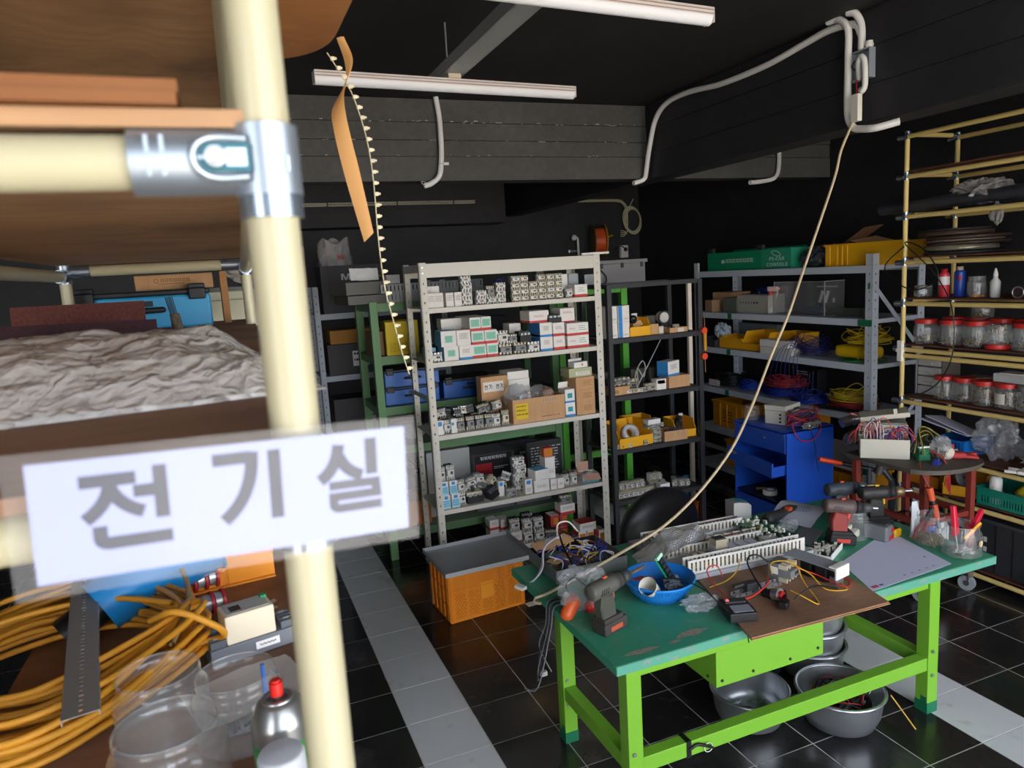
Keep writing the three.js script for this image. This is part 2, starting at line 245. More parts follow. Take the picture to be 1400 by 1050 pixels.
{ // angle rack at the back with dark cartons
  const r = thing('storage_rack', 'grey perforated angle rack at the back wall stacked with dark cartons', 'rack', [0.70, 0, -5.95]);
  const m = M(0x9aa2aa, 0.55), w = 1.1, d = 0.45, H = 1.98;
  for (const [x, z, sx, sz] of [[0, 0, 1, -1], [w, 0, -1, -1], [0, -d, 1, 1], [w, -d, -1, 1]]) part(r, 'upright', angle(H, 0.045, 0.003, sx, sz).map((g) => g.translate(x, 0, z)), m);
  for (const y of [1.76, 1.255, 0.75, 0.2]) part(r, 'shelf', pan(w - 0.01, d - 0.01, 0.045, w / 2, y, -d / 2), m);
}
{ // work bench
  const t = thing('work_bench', 'steel work bench with lime green legs and worn green top', 'table', [1.11, 0, -2.0]);
  const lime = M(0x76b030, 0.42), w = 1.9, d = 0.95, top = met(T.tableTop, 0xffffff, 0.5);
  part(t, 'tabletop', rb(w, 0.036, d, w / 2, 0.624, -d / 2, 0.004, 2), top);
  part(t, 'edge_band', [bx(w - 0.004, 0.033, 0.002, w / 2, 0.6255, 0.001), bx(0.002, 0.033, d - 0.004, w + 0.0005, 0.6255, -d / 2)], met(T.wornEdge, 0xffffff, 0.6));
  part(t, 'worn_patch', [[0.13, -0.05, 0.13, 0.022], [0.36, -0.075, 0.13, 0.03], [0.27, -0.05, 0.05, 0.014]].map(([x, z, a, b], k) => { const s = new THREE.Shape(); for (let i = 0; i <= 26; i++) { const q = (i / 26) * 6.283, f = 0.72 + 0.5 * hash(i % 26, k, 4); s[i ? 'lineTo' : 'moveTo'](Math.cos(q) * a * 0.5 * f, Math.sin(q) * b * 0.5 * f * 1.3); } return new THREE.ShapeGeometry(s).rotateX(-Math.PI / 2).translate(x, 0.6603, z); }), met(T.fine, 0xcfc9b0, 0.8));
  for (const [x, z] of [[0.085, -0.06], [1.57, -0.06], [0.085, -0.59], [1.57, -0.59]]) { const l = part(t, 'leg', rb(0.06, 0.624, 0.06, x, 0, z, 0.003, 1), lime); part(l, 'painted_foot', [bx(0.0615, 0.05, 0.0615, x, 0, z), bx(0.0615, 0.025, 0.03, x, 0.05, z + 0.012)], M(0x0e6b47, 0.5)); part(l, 'bolt', [0.18, 0.29].map((y) => mv(cy(0.008, 0.005, 0, 0, 0, 6), x - 0.01, y, z + 0.033, Math.PI / 2)), STEEL); }
  part(t, 'rail', rb(1.425, 0.06, 0.05, 0.8275, 0.2, -0.06, 0.003, 1), lime); for (const x of [0.085, 1.57]) part(t, 'rail', rb(0.05, 0.06, 0.47, x, 0.2, -0.325, 0.003, 1), lime);
  part(t, 'rail', rb(1.425, 0.05, 0.05, 0.8275, 0.57, -0.59, 0.003, 1), lime); part(t, 'rail', rb(1.425, 0.05, 0.04, 0.8275, 0.574, -0.06, 0.003, 1), lime);
  const dr = part(t, 'drawer_box', rb(0.52, 0.19, 0.42, 0.71, 0.425, -0.26, 0.003, 1), lime);
  for (const [x, y] of [[0.475, 0.58], [0.475, 0.45], [0.62, 0.45], [0.8, 0.45], [0.94, 0.58], [0.94, 0.46]]) part(dr, 'screw', mv(cy(0.006, 0.003, 0, 0, 0, 10), x, y, -0.0495, Math.PI / 2), DARK);
  for (const [z, y] of [[-0.1, 0.45], [-0.4, 0.5]]) part(dr, 'screw', mv(cy(0.006, 0.003, 0, 0, 0, 10), 0.4495, y, z, 0, 0, Math.PI / 2), DARK);
}
// ---------------------------------------------------------------- the laminated sign and what lies on the near rack
function canvasTex(w, h, draw) {
  const c = document.createElement('canvas'); c.width = w; c.height = h; draw(c.getContext('2d'), w, h);
  const t = new THREE.CanvasTexture(c); t.colorSpace = THREE.SRGBColorSpace; t.anisotropy = 8; return t;
}
function plate(parent, name, w, h, t, x, y, z, m, ry = 0, rx = 0, rz = 0) { const o = part(parent, name, new THREE.BoxGeometry(w, h, t), m); o.position.set(x, y, z); o.rotation.set(rx, ry, rz); return o; }
function strokes(g, list, X, Y, W, H, lw) { g.lineCap = 'butt'; g.lineJoin = 'miter'; for (const [k, ...p] of list) { g.lineWidth = k * lw; g.beginPath(); g.moveTo(X + p[0][0] * W, Y + p[0][1] * H); for (let i = 1; i < p.length; i++) p[i].length === 4 ? g.quadraticCurveTo(X + p[i][0] * W, Y + p[i][1] * H, X + p[i][2] * W, Y + p[i][3] * H) : g.lineTo(X + p[i][0] * W, Y + p[i][1] * H); g.stroke(); } }
const JEON = [[1, [0, 0.13], [0.62, 0.13]], [1, [0.33, 0.15], [0.32, 0.42, 0.03, 0.62]], [1, [0.33, 0.24], [0.42, 0.48, 0.68, 0.58]], [1, [0.89, 0], [0.89, 0.69]], [1, [0.58, 0.31], [0.86, 0.31]], [1, [0.18, 0.71], [0.18, 0.86], [0.18, 0.94, 0.28, 0.94], [0.98, 0.94]]];
const GI = [[1, [0, 0.07], [0.53, 0.07]], [1, [0.53, 0.0], [0.53, 0.62, 0.1, 0.93]], [1, [0.84, 0], [0.84, 0.98]]];
const SIL = [[1, [0.32, 0.05], [0.28, 0.38, 0.0, 0.52]], [1, [0.32, 0.2], [0.4, 0.42, 0.68, 0.5]], [1, [0.84, 0], [0.84, 0.5]], [0.75, [0.14, 0.61], [0.9, 0.61], [0.9, 0.765]], [0.75, [0.98, 0.765], [0.2, 0.765], [0.2, 0.86], [0.2, 0.93, 0.3, 0.93], [0.98, 0.93]]];
{
  const s = thing('laminated_sign', 'laminated white paper sign with large grey Korean lettering on the cream post', 'sign', [-0.003, 1.8925, -0.4035]);
  s.rotation.set(0, 0.02, -0.036);
  const t = canvasTex(1200, 392, (g, w, h) => { g.fillStyle = '#9fa8d2'; g.fillRect(0, 0, w, h); g.strokeStyle = '#2f3546'; strokes(g, JEON, 140, 42, 262, 258, 42); strokes(g, GI, 535, 34, 236, 250, 42); strokes(g, SIL, 884, 30, 222, 268, 42); });
  const paper = part(s, 'printed_paper', new THREE.BoxGeometry(0.1875, 0.061, 0.0002), M(0xffffff, 0.55, 0, { map: t })); 
  part(s, 'lamination_film', new THREE.BoxGeometry(0.203, 0.0735, 0.0005).translate(-0.002, -0.0005, 0.0006), M(0xffffff, 0.12, 0, { transmission: 0.95, ior: 1.17 }), 'clear plastic lamination around the paper');
}
tag(part(scene, 'plywood_plank', [bx(0.4, 0.006, 0.12, -0.208, 2.097, -0.47), bx(0.4, 0.006, 0.12, -0.207, 2.1032, -0.472)], met(T.plyLight, 0xb89e80, 0.7)), 'narrow reddish plywood offcut lying on the upper near shelf', 'plank');
{ const s = new THREE.Shape(); s.moveTo(-0.4, 0.55).lineTo(0.262, 0.55).lineTo(0.262, 1.44).quadraticCurveTo(0.262, 1.63, 0.08, 1.65).lineTo(-0.4, 1.66); s.closePath();
  solo('tabletop_panel', 'tan plywood tabletop panel with rounded corner overhanging the top shelf', 'plywood', new THREE.ExtrudeGeometry(s, { depth: 0.018, bevelEnabled: false, curveSegments: 18 }).rotateX(-Math.PI / 2), met(T.plyLight, 0xf4e0c4, 0.65), [0, 2.4655, 0]); }
{ // bubble wrap: a crumpled slab
  const g = new THREE.BoxGeometry(0.5, 1, 0.5, 70, 3, 64), p = g.attributes.position;
  for (let i = 0; i < p.count; i++) {
    const x = p.getX(i), z = p.getZ(i), top = p.getY(i) > 0, e = Math.min(1, (0.25 - Math.abs(x)) * 14 + 0.12) * Math.min(1, (0.25 - Math.abs(z)) * 10 + 0.1), cr = fbm(x * 16 + 5, z * 16 + 5, 61, 64, 4), fold = Math.abs(fbm(x * 9 + z * 14 + 9, z * 5 - x * 4 + 9, 67, 64, 3) - 0.5);
    p.setY(i, p.getY(i) > -0.49 ? (0.5 + p.getY(i)) * e * (0.03 + 0.024 * cr - 0.045 * fold + 0.01 * Math.sin(x * 7 + 1.2)) : 0.0005);
    p.setX(i, x + (cr - 0.5) * 0.02 * (p.getY(i) > 0.001)); p.setZ(i, z + fold * 0.02);
  }
  g.computeVertexNormals();
  const bt = tex(512, (u, v) => { const n = 28, a = u * n, b = v * n, r = Math.floor(b), dx = (a + (r % 2) * 0.5) % 1 - 0.5, dy = b % 1 - 0.5, k = Math.max(0, 1 - (dx * dx + dy * dy) * 6.5), w = fbm(u * 6, v * 6, 401, 6, 3), rg = 1 - 2 * Math.abs(fbm(u * 14 + w * 3, v * 14 - w * 3, 403, 14, 4) - 0.5), q = 10 + 190 * rg * rg + 36 * Math.sqrt(k) * (w > 0.5 ? 1 : 0.3); return [q, q, q]; }, false, 3.2);
  const wm = M(0xf2eee6, 0.14, 0, { transmission: 0.3, clearcoat: 0.6, bumpMap: bt, bumpScale: 0.007, metric: true });
  solo('bubble_wrap', 'crumpled clear bubble wrap spread across the middle near shelf', 'bubble wrap', g, wm, [-0.19, 1.908, -0.9], 0.1);
}
{
  const sm = (c) => met(T.fine, c, 0.85), G = 'sandpaper sheets propped on the near shelf';
  const sheet = (n, l, c, x, z, w, h, lean, ry) => { const o = tag(part(scene, 'sandpaper_sheet', bx(w, h, 0.0018), sm(c)), l, 'sandpaper', G); o.position.set(x, 1.908, z); o.rotation.set(-lean, ry, 0); };
  sheet(0, 'tall reddish sandpaper sheet leaning behind the two darker sheets', 0x8a4a3e, -0.277, -1.78, 0.25, 0.085, 0.15, 0.06);
  sheet(1, 'dark maroon sandpaper sheet between the red sheet and the bubble wrap', 0x573039, -0.28, -1.62, 0.32, 0.05, 0.2, 0.12);
  sheet(2, 'low dark sandpaper sheet just behind the bubble wrap', 0x4a2a32, -0.24, -1.545, 0.3, 0.035, 0.25, 0.12);
}
function toolCase(label, w, h, d, pos, ry, c, group) { // plastic carrying case seen from its handle side
  const t = thing('tool_case', label, 'tool case', pos, ry, group), m = M(c, 0.42), b = M(0x24282b, 0.5);
  part(t, 'body', rb(w, h * 0.86, d, 0, 0, 0, 0.008, 2), m); part(t, 'lid', rb(w * 1.0, h * 0.14, d, 0, h * 0.86, 0, 0.006, 2), b);
  for (const s of [-1, 1]) part(t, 'latch', [rb(w * 0.13, h * 0.3, 0.014, s * w * 0.4, h * 0.72, d / 2 + 0.006, 0.005, 2), rb(w * 0.13, 0.014, d * 0.2, s * w * 0.4, h * 1.0, d / 2 - d * 0.09, 0.004, 1)], b);
  part(t, 'handle', [tb([[-w * 0.13, h * 0.5, d / 2], [-w * 0.12, h * 0.5, d / 2 + 0.02], [w * 0.12, h * 0.5, d / 2 + 0.02], [w * 0.13, h * 0.5, d / 2]], 0.008, 8, 24), rb(w * 0.14, h * 0.14, 0.006, 0, h * 0.6, d / 2 + 0.003, 0.002, 1)], b);
  return t;
}
toolCase('sky blue tool case with black lid behind the sandpaper sheets', 0.34, 0.105, 0.12, [-0.19, 1.908, -2.25], 0.04, 0x38a2d4);
{ const o = solo('drill_bit_bundle', 'brown-wrapped bundle of black rods standing before the sky blue tool case', 'rods', mv(cy(0.013, 0.05, 0, 0, 0, 16, 0.01), 0, 0, 0), met(T.fine, 0x8a7a66, 0.9), [-0.088, 1.908, -1.78], 0); o.rotation.z = 0.1;
  for (let i = 0; i < 5; i++) part(o, 'black_rod', rod([-0.006 + 0.003 * i, 0.03, (i % 2) * 0.004], [-0.011 + 0.0034 * i, 0.088, (i % 2) * 0.004], 0.0013, 6), BLACK); }
{ const c = thing('carton', 'flat kraft carton with brown Korean print above the sky blue tool case', 'box', [-0.108, 2.0135, -2.27], 0.05); part(c, 'body', rb(0.2, 0.042, 0.05, 0, 0, 0, 0.002, 1), CARD);
  plate(c, 'print', 0.11, 0.02, 0.0006, 0.0, 0.024, 0.0253, M(0xffffff, 0.8, 0, { map: canvasTex(220, 40, (g, w, h) => { g.fillStyle = '#c99f72'; g.fillRect(0, 0, w, h); g.fillStyle = '#7a4020'; g.strokeStyle = '#7a4020'; g.lineWidth = 3; g.beginPath(); g.arc(18, 18, 11, 0, 7); g.stroke(); for (let i = 0; i < 7; i++) { const x = 40 + i * 22; g.fillRect(x, 8, 12, 3); g.fillRect(x + 3, 8, 3, 14); g.fillRect(x + 14, 5, 3, 20); g.fillRect(x + 1, 20, 10, 3); } g.fillRect(30, 33, 130, 3); }) })); }
solo('wooden_post', 'whitewashed wooden batten standing beside the kraft carton on the near shelf', 'batten', rb(0.02, 0.15, 0.02, 0, 0, 0, 0.002, 1), met(T.plyLight, 0xe9e2d6, 0.8), [0.02, 1.908, -2.27], 0.1);
{ const c = thing('steel_cabinet', 'olive-grey steel cabinet standing behind the near cream rack', 'cabinet', [0.1, 0, -2.8], 0.05), m = M(0x98977f, 0.5); part(c, 'body', rb(0.34, 2.0, 0.3, 0, 0, 0, 0.006, 2), m); part(c, 'door', rb(0.32, 1.94, 0.012, 0, 0.03, 0.156, 0.003, 1), m); part(c, 'top_edge', bx(0.344, 0.012, 0.304, 0, 2.0, 0), M(0x4c4c48, 0.6)); }
solo('plastic_bundle', 'crumpled grey plastic bundle on top of the olive-grey cabinet', 'plastic', (() => { const g = new THREE.IcosahedronGeometry(0.07, 4), p = g.attributes.position; for (let i = 0; i < p.count; i++) { const k = 0.7 + 0.6 * fbm(p.getX(i) * 30 + 9, p.getZ(i) * 30 + p.getY(i) * 20 + 9, 71, 64, 3); p.setXYZ(i, p.getX(i) * k * 1.5, p.getY(i) * k * 0.6 + 0.04, p.getZ(i) * k); } g.computeVertexNormals(); return g; })(), M(0xa9a098, 0.4, 0, { transmission: 0.2 }), [0.14, 2.018, -2.78]);

// cable shelf
{
  const pts = []; let a = 0; const cx = -0.295, cz = -1.27;
  for (let i = 0; i < 21 * 16; i++) { const t = i / 16, k = Math.floor(t); a = t * 6.2832; const rx = 0.185 + 0.03 * hash(k, 1, 3) + 0.008 * Math.sin(a * 2 + k), rz = 0.145 + 0.12 * hash(k, 2, 3), pinch = Math.cos(a) > 0 ? 1 - 0.55 * Math.pow(Math.cos(a), 2) : 1;
    pts.push([cx + Math.cos(a) * rx + (hash(k, 5, 3) - 0.5) * 0.02, 1.394 + 0.004 * t * 0.9 + 0.012 * hash(k, i % 16 >> 2, 8) + 0.012 * Math.max(0, Math.cos(a)), cz + Math.sin(a) * rz * pinch + (hash(k, 7, 3) - 0.5) * 0.07 * pinch]); }
  const c = thing('extension_cable', 'thick orange-yellow cable bundled in many loops on the lower near shelf', 'cable'), m = met(T.dusty, 0xf0a72c, 0.5);
  part(c, 'coil', new THREE.TubeGeometry(new THREE.CatmullRomCurve3(pts.map((p) => V(...p))), 1700, 0.0052, 7, false), m);
  part(c, 'binding_loop', tb([[-0.16, 1.48, -1.25], [-0.12, 1.5, -1.22], [-0.07, 1.47, -1.215], [-0.052, 1.44, -1.23], [-0.075, 1.425, -1.25], [-0.13, 1.43, -1.24], [-0.15, 1.46, -1.2], [-0.19, 1.465, -1.16]], 0.0058, 8, 60), m);
  part(c, 'loose_end', tb([[-0.125, 1.47, -1.17], [-0.105, 1.48, -1.27], [-0.108, 1.49, -1.36], [-0.12, 1.505, -1.42], [-0.126, 1.515, -1.45]], 0.0045, 7, 40), met(T.dusty, 0xb4905a, 0.6));
}
{ // perforated steel trunking lid laid over the cable
  const s = thing('perforated_strip', 'grey galvanised perforated steel strip lying across the orange cable coil', 'metal strip', [-0.218, 1.487, -0.985], 0), L = 0.56, w = 0.042, hs = [];
  for (let i = 0; i < 40; i++) { const c = [], y = 0.012 + i * 0.0137, r = i % 4 === 3 ? 0.0036 : 0.0028; for (let q = 0; q < 8; q++) c.push([Math.cos(q * 0.785) * r, y + Math.sin(q * 0.785) * r]); hs.push(c); }
  s.rotation.set(-0.02, 0.14, 0.02);
  const m = M(0xa8a59f, 0.45, 0.45);
  part(s, 'plate', ex([[-w / 2, 0], [w / 2, 0], [w / 2, L], [-w / 2, L]], 0.0012, 0, hs).rotateX(-Math.PI / 2), m);
  for (const k of [-1, 1]) part(s, 'flange', Array.from({ length: 40 }, (_, i) => bx(0.0012, 0.008, 0.0122, k * w / 2, -0.008, -0.008 - i * 0.0137)), m);
}
{ const b = thing('plastic_bin', 'orange plastic parts bin behind the blue bucket on the lower near shelf', 'bin', [-0.11, 1.386, -1.66], 0.1), m = M(0xe8921c, 0.45), w = 0.3, h = 0.15, d = 0.2;
  part(b, 'bottom', bx(w, 0.004, d, 0, 0, 0), m); part(b, 'back', bx(w, h, 0.004, 0, 0, -d / 2), m); for (const s of [-1, 1]) part(b, 'side', ex([[-d / 2, 0], [d / 2 - 0.05, 0], [d / 2, 0.06], [d / 2, h * 0.7], [-d / 2, h]], 0.004).rotateY(-Math.PI / 2).translate(s * w / 2, 0, 0), m);
  part(b, 'front', [bx(w, h * 0.72, 0.004, 0, 0, d / 2 - 0.01), bx(0.006, h * 0.6, 0.012, w * 0.12, 0.01, d / 2), bx(w * 0.6, 0.008, 0.012, -w * 0.15, 0.03, d / 2)], m); }
{ const b = thing('plastic_bucket', 'blue plastic funnel-shaped bucket lying on its side inside the orange cable', 'bucket', [-0.175, 1.495, -1.46], 0); b.rotation.set(0.25, 0.5, -1.25);
  part(b, 'shell', lt([[0.05, -0.1], [0.0505, -0.101], [0.085, 0.1], [0.089, 0.102], [0.0835, 0.102], [0.048, -0.098], [0.0, -0.098]], 40), M(0x1a86c8, 0.35)); part(b, 'rim', tor(0.086, 0.004, 0, 0.1, 0, 40), M(0x1a86c8, 0.35));
  part(b, 'black_grip', cy(0.03, 0.07, 0, -0.17, 0, 18), M(0x17181a, 0.35)); }
{ const b = thing('wire_reel_pack', 'clear blister pack holding two red reels of silver wire beside the blue bucket', 'reel pack', [-0.082, 1.386, -1.49], 0.25);
  for (const [y, z] of [[0.058, 0], [0.02, 0.035]]) { const r = part(b, 'reel', [-0.022, -0.001, 0.02].map((x) => mv(cy(0.022, 0.005, 0, 0, 0, 22), x, y, z, 0, 0, Math.PI / 2)), M(0xb8202c, 0.4)); part(r, 'silver_wire', [-0.012, 0.009].map((x) => mv(cy(0.0165, 0.014, 0, 0, 0, 22), x + 0.007, y, z, 0, 0, Math.PI / 2)), M(0xc9c6c0, 0.35, 0.7)); }
  part(b, 'blister', rb(0.066, 0.088, 0.06, 0, 0, 0.016, 0.01, 3), CLEAR); }
for (const [i, l, x, z] of [[0, 'slotted metal strip lying behind the cream timer module', 0.0, 0], [1, 'thin slotted metal strip closer to the cream timer module', 0.012, 0.022]]) {
  const s = thing('slotted_rail', l, 'metal strip', [-0.085 + x, 1.386, -1.355 + z], 0.63, 'slotted strips by the timer module'); part(s, 'web', [bx(0.155 - i * 0.03, 0.0015, 0.012, 0.075, 0.002, 0)], M(0x9c9790, 0.35, 0.8)); for (let k = 0; k < 9; k++) part(s, 'tab', bx(0.011, 0.007, 0.0016, 0.01 + 0.0165 * k * (1 - i * 0.2), 0.002, 0.006), M(0xb9bcbd, 0.3, 0.9)); }
{ const b = thing('timer_module', 'cream and grey electronic timer module with green terminal on the lower near shelf', 'module', [-0.012, 1.386, -1.268], 0.22), gm = M(0x6f757d, 0.5);
  part(b, 'base', rb(0.145, 0.03, 0.06, 0, 0, 0, 0.002, 1), gm); const cv = part(b, 'housing', rb(0.082, 0.05, 0.056, -0.004, 0.03, 0, 0.003, 2), M(0xe6dcc2, 0.5));
  part(cv, 'face_label', bx(0.07, 0.0008, 0.046, -0.004, 0.0801, -0.002), M(0xb8b8b4, 0.6)); part(cv, 'window', bx(0.018, 0.001, 0.022, -0.022, 0.0805, 0.002), M(0x3a2a24, 0.25)); part(cv, 'green_terminal', bx(0.01, 0.006, 0.012, 0.03, 0.079, -0.016), M(0x12935a, 0.5));
  for (let k = 0; k < 4; k++) for (const s of [-1, 1]) part(b, 'terminal', [bx(0.024, 0.012, 0.009, s * 0.058, 0.03, -0.021 + k * 0.014)], k % 2 ? M(0x59606a, 0.5) : gm); for (const s of [-1, 1]) part(b, 'terminal_screw', [-0.014, 0.014].map((z) => bx(0.01, 0.002, 0.004, s * 0.058, 0.0425, z)), STEEL);
  plate(b, 'sticker', 0.04, 0.013, 0.0006, 0.02, 0.016, 0.0303, M(0xffffff, 0.5, 0, { map: canvasTex(128, 40, (g, w, h) => { g.fillStyle = '#efefec'; g.fillRect(0, 0, w, h); g.fillStyle = '#444'; for (let i = 0; i < 9; i++) g.fillRect(20 + i * 10, 14 + (i % 2) * 3, 7, 8); }) })); }
const GLASS = M(0xfafcfc, 0.06, 0, { transmission: 0.92, ior: 1.5 }), BAG = M(0xeef0f2, 0.13, 0, { transmission: 0.84, ior: 1.45 });
function jar(name, label, pos, R, H, group, opts = {}) { // screw-neck clear jar, open or with lid
  const j = thing(name, label, 'jar', pos, opts.ry ?? 0, group), nk = R * 0.84, sh = H * 0.78, body = opts.square
    ? [[R * 0.9, 0.003], [R, 0.012], [R, sh * 0.92], [nk * 1.03, sh], [nk, H]] : [[R * 0.86, 0.001], [R * 0.98, 0.008], [R, 0.02], [R, sh * 0.3], [R * 0.985, sh * 0.36], [R, sh * 0.42], [R, sh * 0.9], [R * 0.95, sh * 0.97], [nk, sh + H * 0.03], [nk, H * 0.88], [nk * 1.045, H * 0.9], [nk * 1.045, H * 0.94], [nk, H * 0.96], [nk * 1.02, H]];
  part(j, 'wall', [lt([[0, 0.001], ...body], opts.seg ?? 30)], opts.m ?? GLASS);
  if (!opts.lid) part(j, 'rim', tor(nk * 1.02, H * 0.012, 0, H, 0, 34), GLASS);
  if (opts.lid) part(j, 'lid', [lt([[nk * 1.1, H * 0.86], [nk * 1.12, H * 0.87], [nk * 1.12, H * 1.02], [nk * 1.05, H * 1.05], [0, H * 1.05]], 28), lt([[0, H * 1.0], [nk * 1.1, H * 0.86]], 20)], opts.lid);
  return j;
}
jar('clear_jar', 'open clear plastic jar against the orange cable ends', [-0.135, 1.386, -1.06], 0.062, 0.1, 'empty open jars on the lower near shelf');
jar('clear_jar', 'open clear plastic jar with a small blue stub and metal clips', [-0.035, 1.386, -1.005], 0.06, 0.1, 'empty open jars on the lower near shelf');
jar('clear_jar', 'large greyish open jar beside the spray can', [-0.115, 1.386, -0.9], 0.068, 0.11, 'empty open jars on the lower near shelf');
for (let k = 0; k < 3; k++) solo('metal_clip', 'small grey metal clip lying inside the clear jar', 'clip', [bx(0.03, 0.012, 0.003, 0, 0, 0), bx(0.03, 0.003, 0.01, 0, 0, 0.005), ...[-0.01, 0, 0.01].map((x) => bx(0.004, 0.016, 0.003, x, 0, 0.009))], M(0x8e9296, 0.4, 0.7), [-0.04 + 0.012 * k, 1.39 + 0.014 * k, -1.02 + 0.014 * k], 0.3 * k, 'metal clips inside a jar');
solo('wire_stub', 'bright blue insulated wire stub poking up beside the clear jar', 'wire', cy(0.0035, 0.06, 0, 0, 0, 10), M(0x1668c4, 0.4), [0.0, 1.3862, -1.085]);
solo('plastic_bag', 'flat clear plastic bag under the open jars', 'bag', (() => { const g = new THREE.PlaneGeometry(0.17, 0.13, 20, 16).rotateX(-Math.PI / 2), p = g.attributes.position; for (let i = 0; i < p.count; i++) p.setY(i, 0.004 + 0.014 * fbm(p.getX(i) * 25 + 8, p.getZ(i) * 25 + 8, 83, 64, 3)); g.computeVertexNormals(); return g; })(), HAZY, [-0.025, 1.3865, -1.11], 0.3);
{ const s = thing('spray_can', 'steel spray can with red nozzle and loose white cap near the cream post', 'spray can', [0.012, 1.386, -0.83]);
  part(s, 'body', lt([[0, 0], [0.03, 0.001], [0.0325, 0.004], [0.0325, 0.118], [0.031, 0.124], [0.024, 0.142], [0.016, 0.147], [0.016, 0.144], [0, 0.142]], 30), M(0xa8aaa8, 0.3, 0.8)); part(s, 'label_band', cy(0.0328, 0.09, 0, 0.01, 0, 30), M(0x3c8a4a, 0.4)); part(s, 'valve_cup', [tor(0.0155, 0.003, 0, 0.146, 0, 26), cy(0.005, 0.008, 0, 0.143, 0, 12)], STEEL); part(s, 'nozzle', [cy(0.0075, 0.016, 0, 0.15, 0, 16), cy(0.0055, 0.003, 0, 0.166, 0, 16)], M(0xd8261c, 0.4)); }
solo('tall_can_cap', 'loose frosted white spray can cap made tall in front of the steel spray can', 'cup', lt([[0.0, 0.124], [0.022, 0.123], [0.025, 0.118], [0.0275, 0.0], [0.0, 0.0]], 28), M(0xdfe3ea, 0.5, 0, { transmission: 0.3 }), [0.008, 1.386, -0.762]);  // loose spray can cap, built tall enough to stand on the shelf

// ---------------------------------------------------------------- hanging things, lamps, conduits
{ const sc = 0.92, P = [[0.282, 2.503, -1.691], [0.3, 2.466, -1.678], [0.321, 2.416, -1.661], [0.338, 2.336, -1.641], [0.344, 2.272, -1.628], [0.344, 2.192, -1.615], [0.341, 2.12, -1.604], [0.34, 2.057, -1.594], [0.342, 1.985, -1.581], [0.351, 1.913, -1.566], [0.36, 1.848, -1.551], [0.37, 1.797, -1.539]].map(([x, y, z]) => [x * sc, 2.004 + (y - 2.004) * sc, z * sc]);
  const s = thing('led_string', 'thin cord strung with small ivory light modules hanging from the tan panel', 'light string'), cv = new THREE.CatmullRomCurve3(P.map((p) => V(...p)));
  part(s, 'cord', new THREE.TubeGeometry(cv, 80, 0.0013, 5), M(0xcfc4a0, 0.5));
  for (let i = 0; i < 30; i++) { const p = cv.getPointAt((i + 0.6) / 30.2); const o = part(s, 'light_module', [rb(0.0085, 0.0075, 0.006, 0.0035, -0.004, 0, 0.001, 1), cy(0.003, 0.004, 0.009, -0.002, 0, 8)], M(0xd9cfae, 0.5)); o.position.copy(p); o.rotation.y = 0.3 * Math.sin(i * 1.7); } }
{ // curled edging veneer
  const sc = 0.94, f = ([x, y, z]) => V(x * sc, 2.004 + (y - 2.004) * sc, z * sc);
  const L = [[0.299, 2.524, -1.655], [0.31, 2.47, -1.645], [0.306, 2.43, -1.637], [0.274, 2.372, -1.65], [0.271, 2.333, -1.634], [0.281, 2.239, -1.615], [0.305, 2.087, -1.58]], Rr = [[0.314, 2.526, -1.649], [0.324, 2.47, -1.625], [0.309, 2.429, -1.635], [0.299, 2.40, -1.626], [0.298, 2.355, -1.618], [0.313, 2.237, -1.602], [0.326, 2.106, -1.575]];
  const a = new THREE.CatmullRomCurve3(L.map(f)), b = new THREE.CatmullRomCurve3(Rr.map(f)), pos = [], idx = [], n = 50;
  for (let i = 0; i <= n; i++) { const p = a.getPoint(i / n), q = b.getPoint(i / n), m = p.clone().lerp(q, 0.5); m.z += 0.004; pos.push(...p.toArray(), ...m.toArray(), ...q.toArray()); if (i < n) for (const k of [0, 1]) { const s = i * 3 + k; idx.push(s, s + 3, s + 1, s + 1, s + 3, s + 4); } }
  const g0 = new THREE.BufferGeometry(); g0.setAttribute('position', new THREE.Float32BufferAttribute(pos, 3)); g0.setAttribute('uv', new THREE.Float32BufferAttribute(new Array(pos.length / 3 * 2).fill(0), 2)); g0.setIndex(idx); g0.computeVertexNormals();
  solo('veneer_strip', 'long twisted tan edging veneer strip dangling from the rounded plywood panel', 'veneer', g0, M(0xd9a465, 0.6, 0, { side: THREE.DoubleSide })); }
function batten(label, x0, z0, x1, z1, y) { // slim batten lamp, switched off
  const L = Math.hypot(x1 - x0, z1 - z0), t = thing('batten_lamp', label, 'lamp', [(x0 + x1) / 2, y, (z0 + z1) / 2], -Math.atan2(z1 - z0, x1 - x0), 'ceiling batten lamps');
  part(t, 'housing', [bx(L, 0.022, 0.05, 0, 0.03, 0), bx(L, 0.006, 0.058, 0, 0.05, 0)], M(0xd9d2cc, 0.35, 0.2)); part(t, 'trim_line', [bx(L, 0.003, 0.002, 0, 0.034, 0.026), bx(L, 0.003, 0.002, 0, 0.046, 0.026)], M(0x9c7f76, 0.4));
  part(t, 'diffuser', mv(new THREE.CylinderGeometry(0.03, 0.03, L - 0.004, 20, 1, false, 0, Math.PI), 0, 0, 0, 0, 0, -Math.PI / 2).scale(1, 1, 0.8).rotateX(Math.PI / 2 * 0).translate(0, 0.03, 0), M(0xe6e6e8, 0.35)); for (const s of [-1, 1]) part(t, 'end_cap', [bx(0.004, 0.05, 0.054, s * L / 2, 0.006, 0)], M(0xd0ccc8, 0.5)); return t; }
batten('white batten lamp on the steel channel in front of the concrete beam', 0.482, -3.28, 1.758, -3.369, 2.84);
batten('white batten lamp on the steel channel closer to the shop front', 0.48, -2.19, 1.755, -2.282, 2.84);
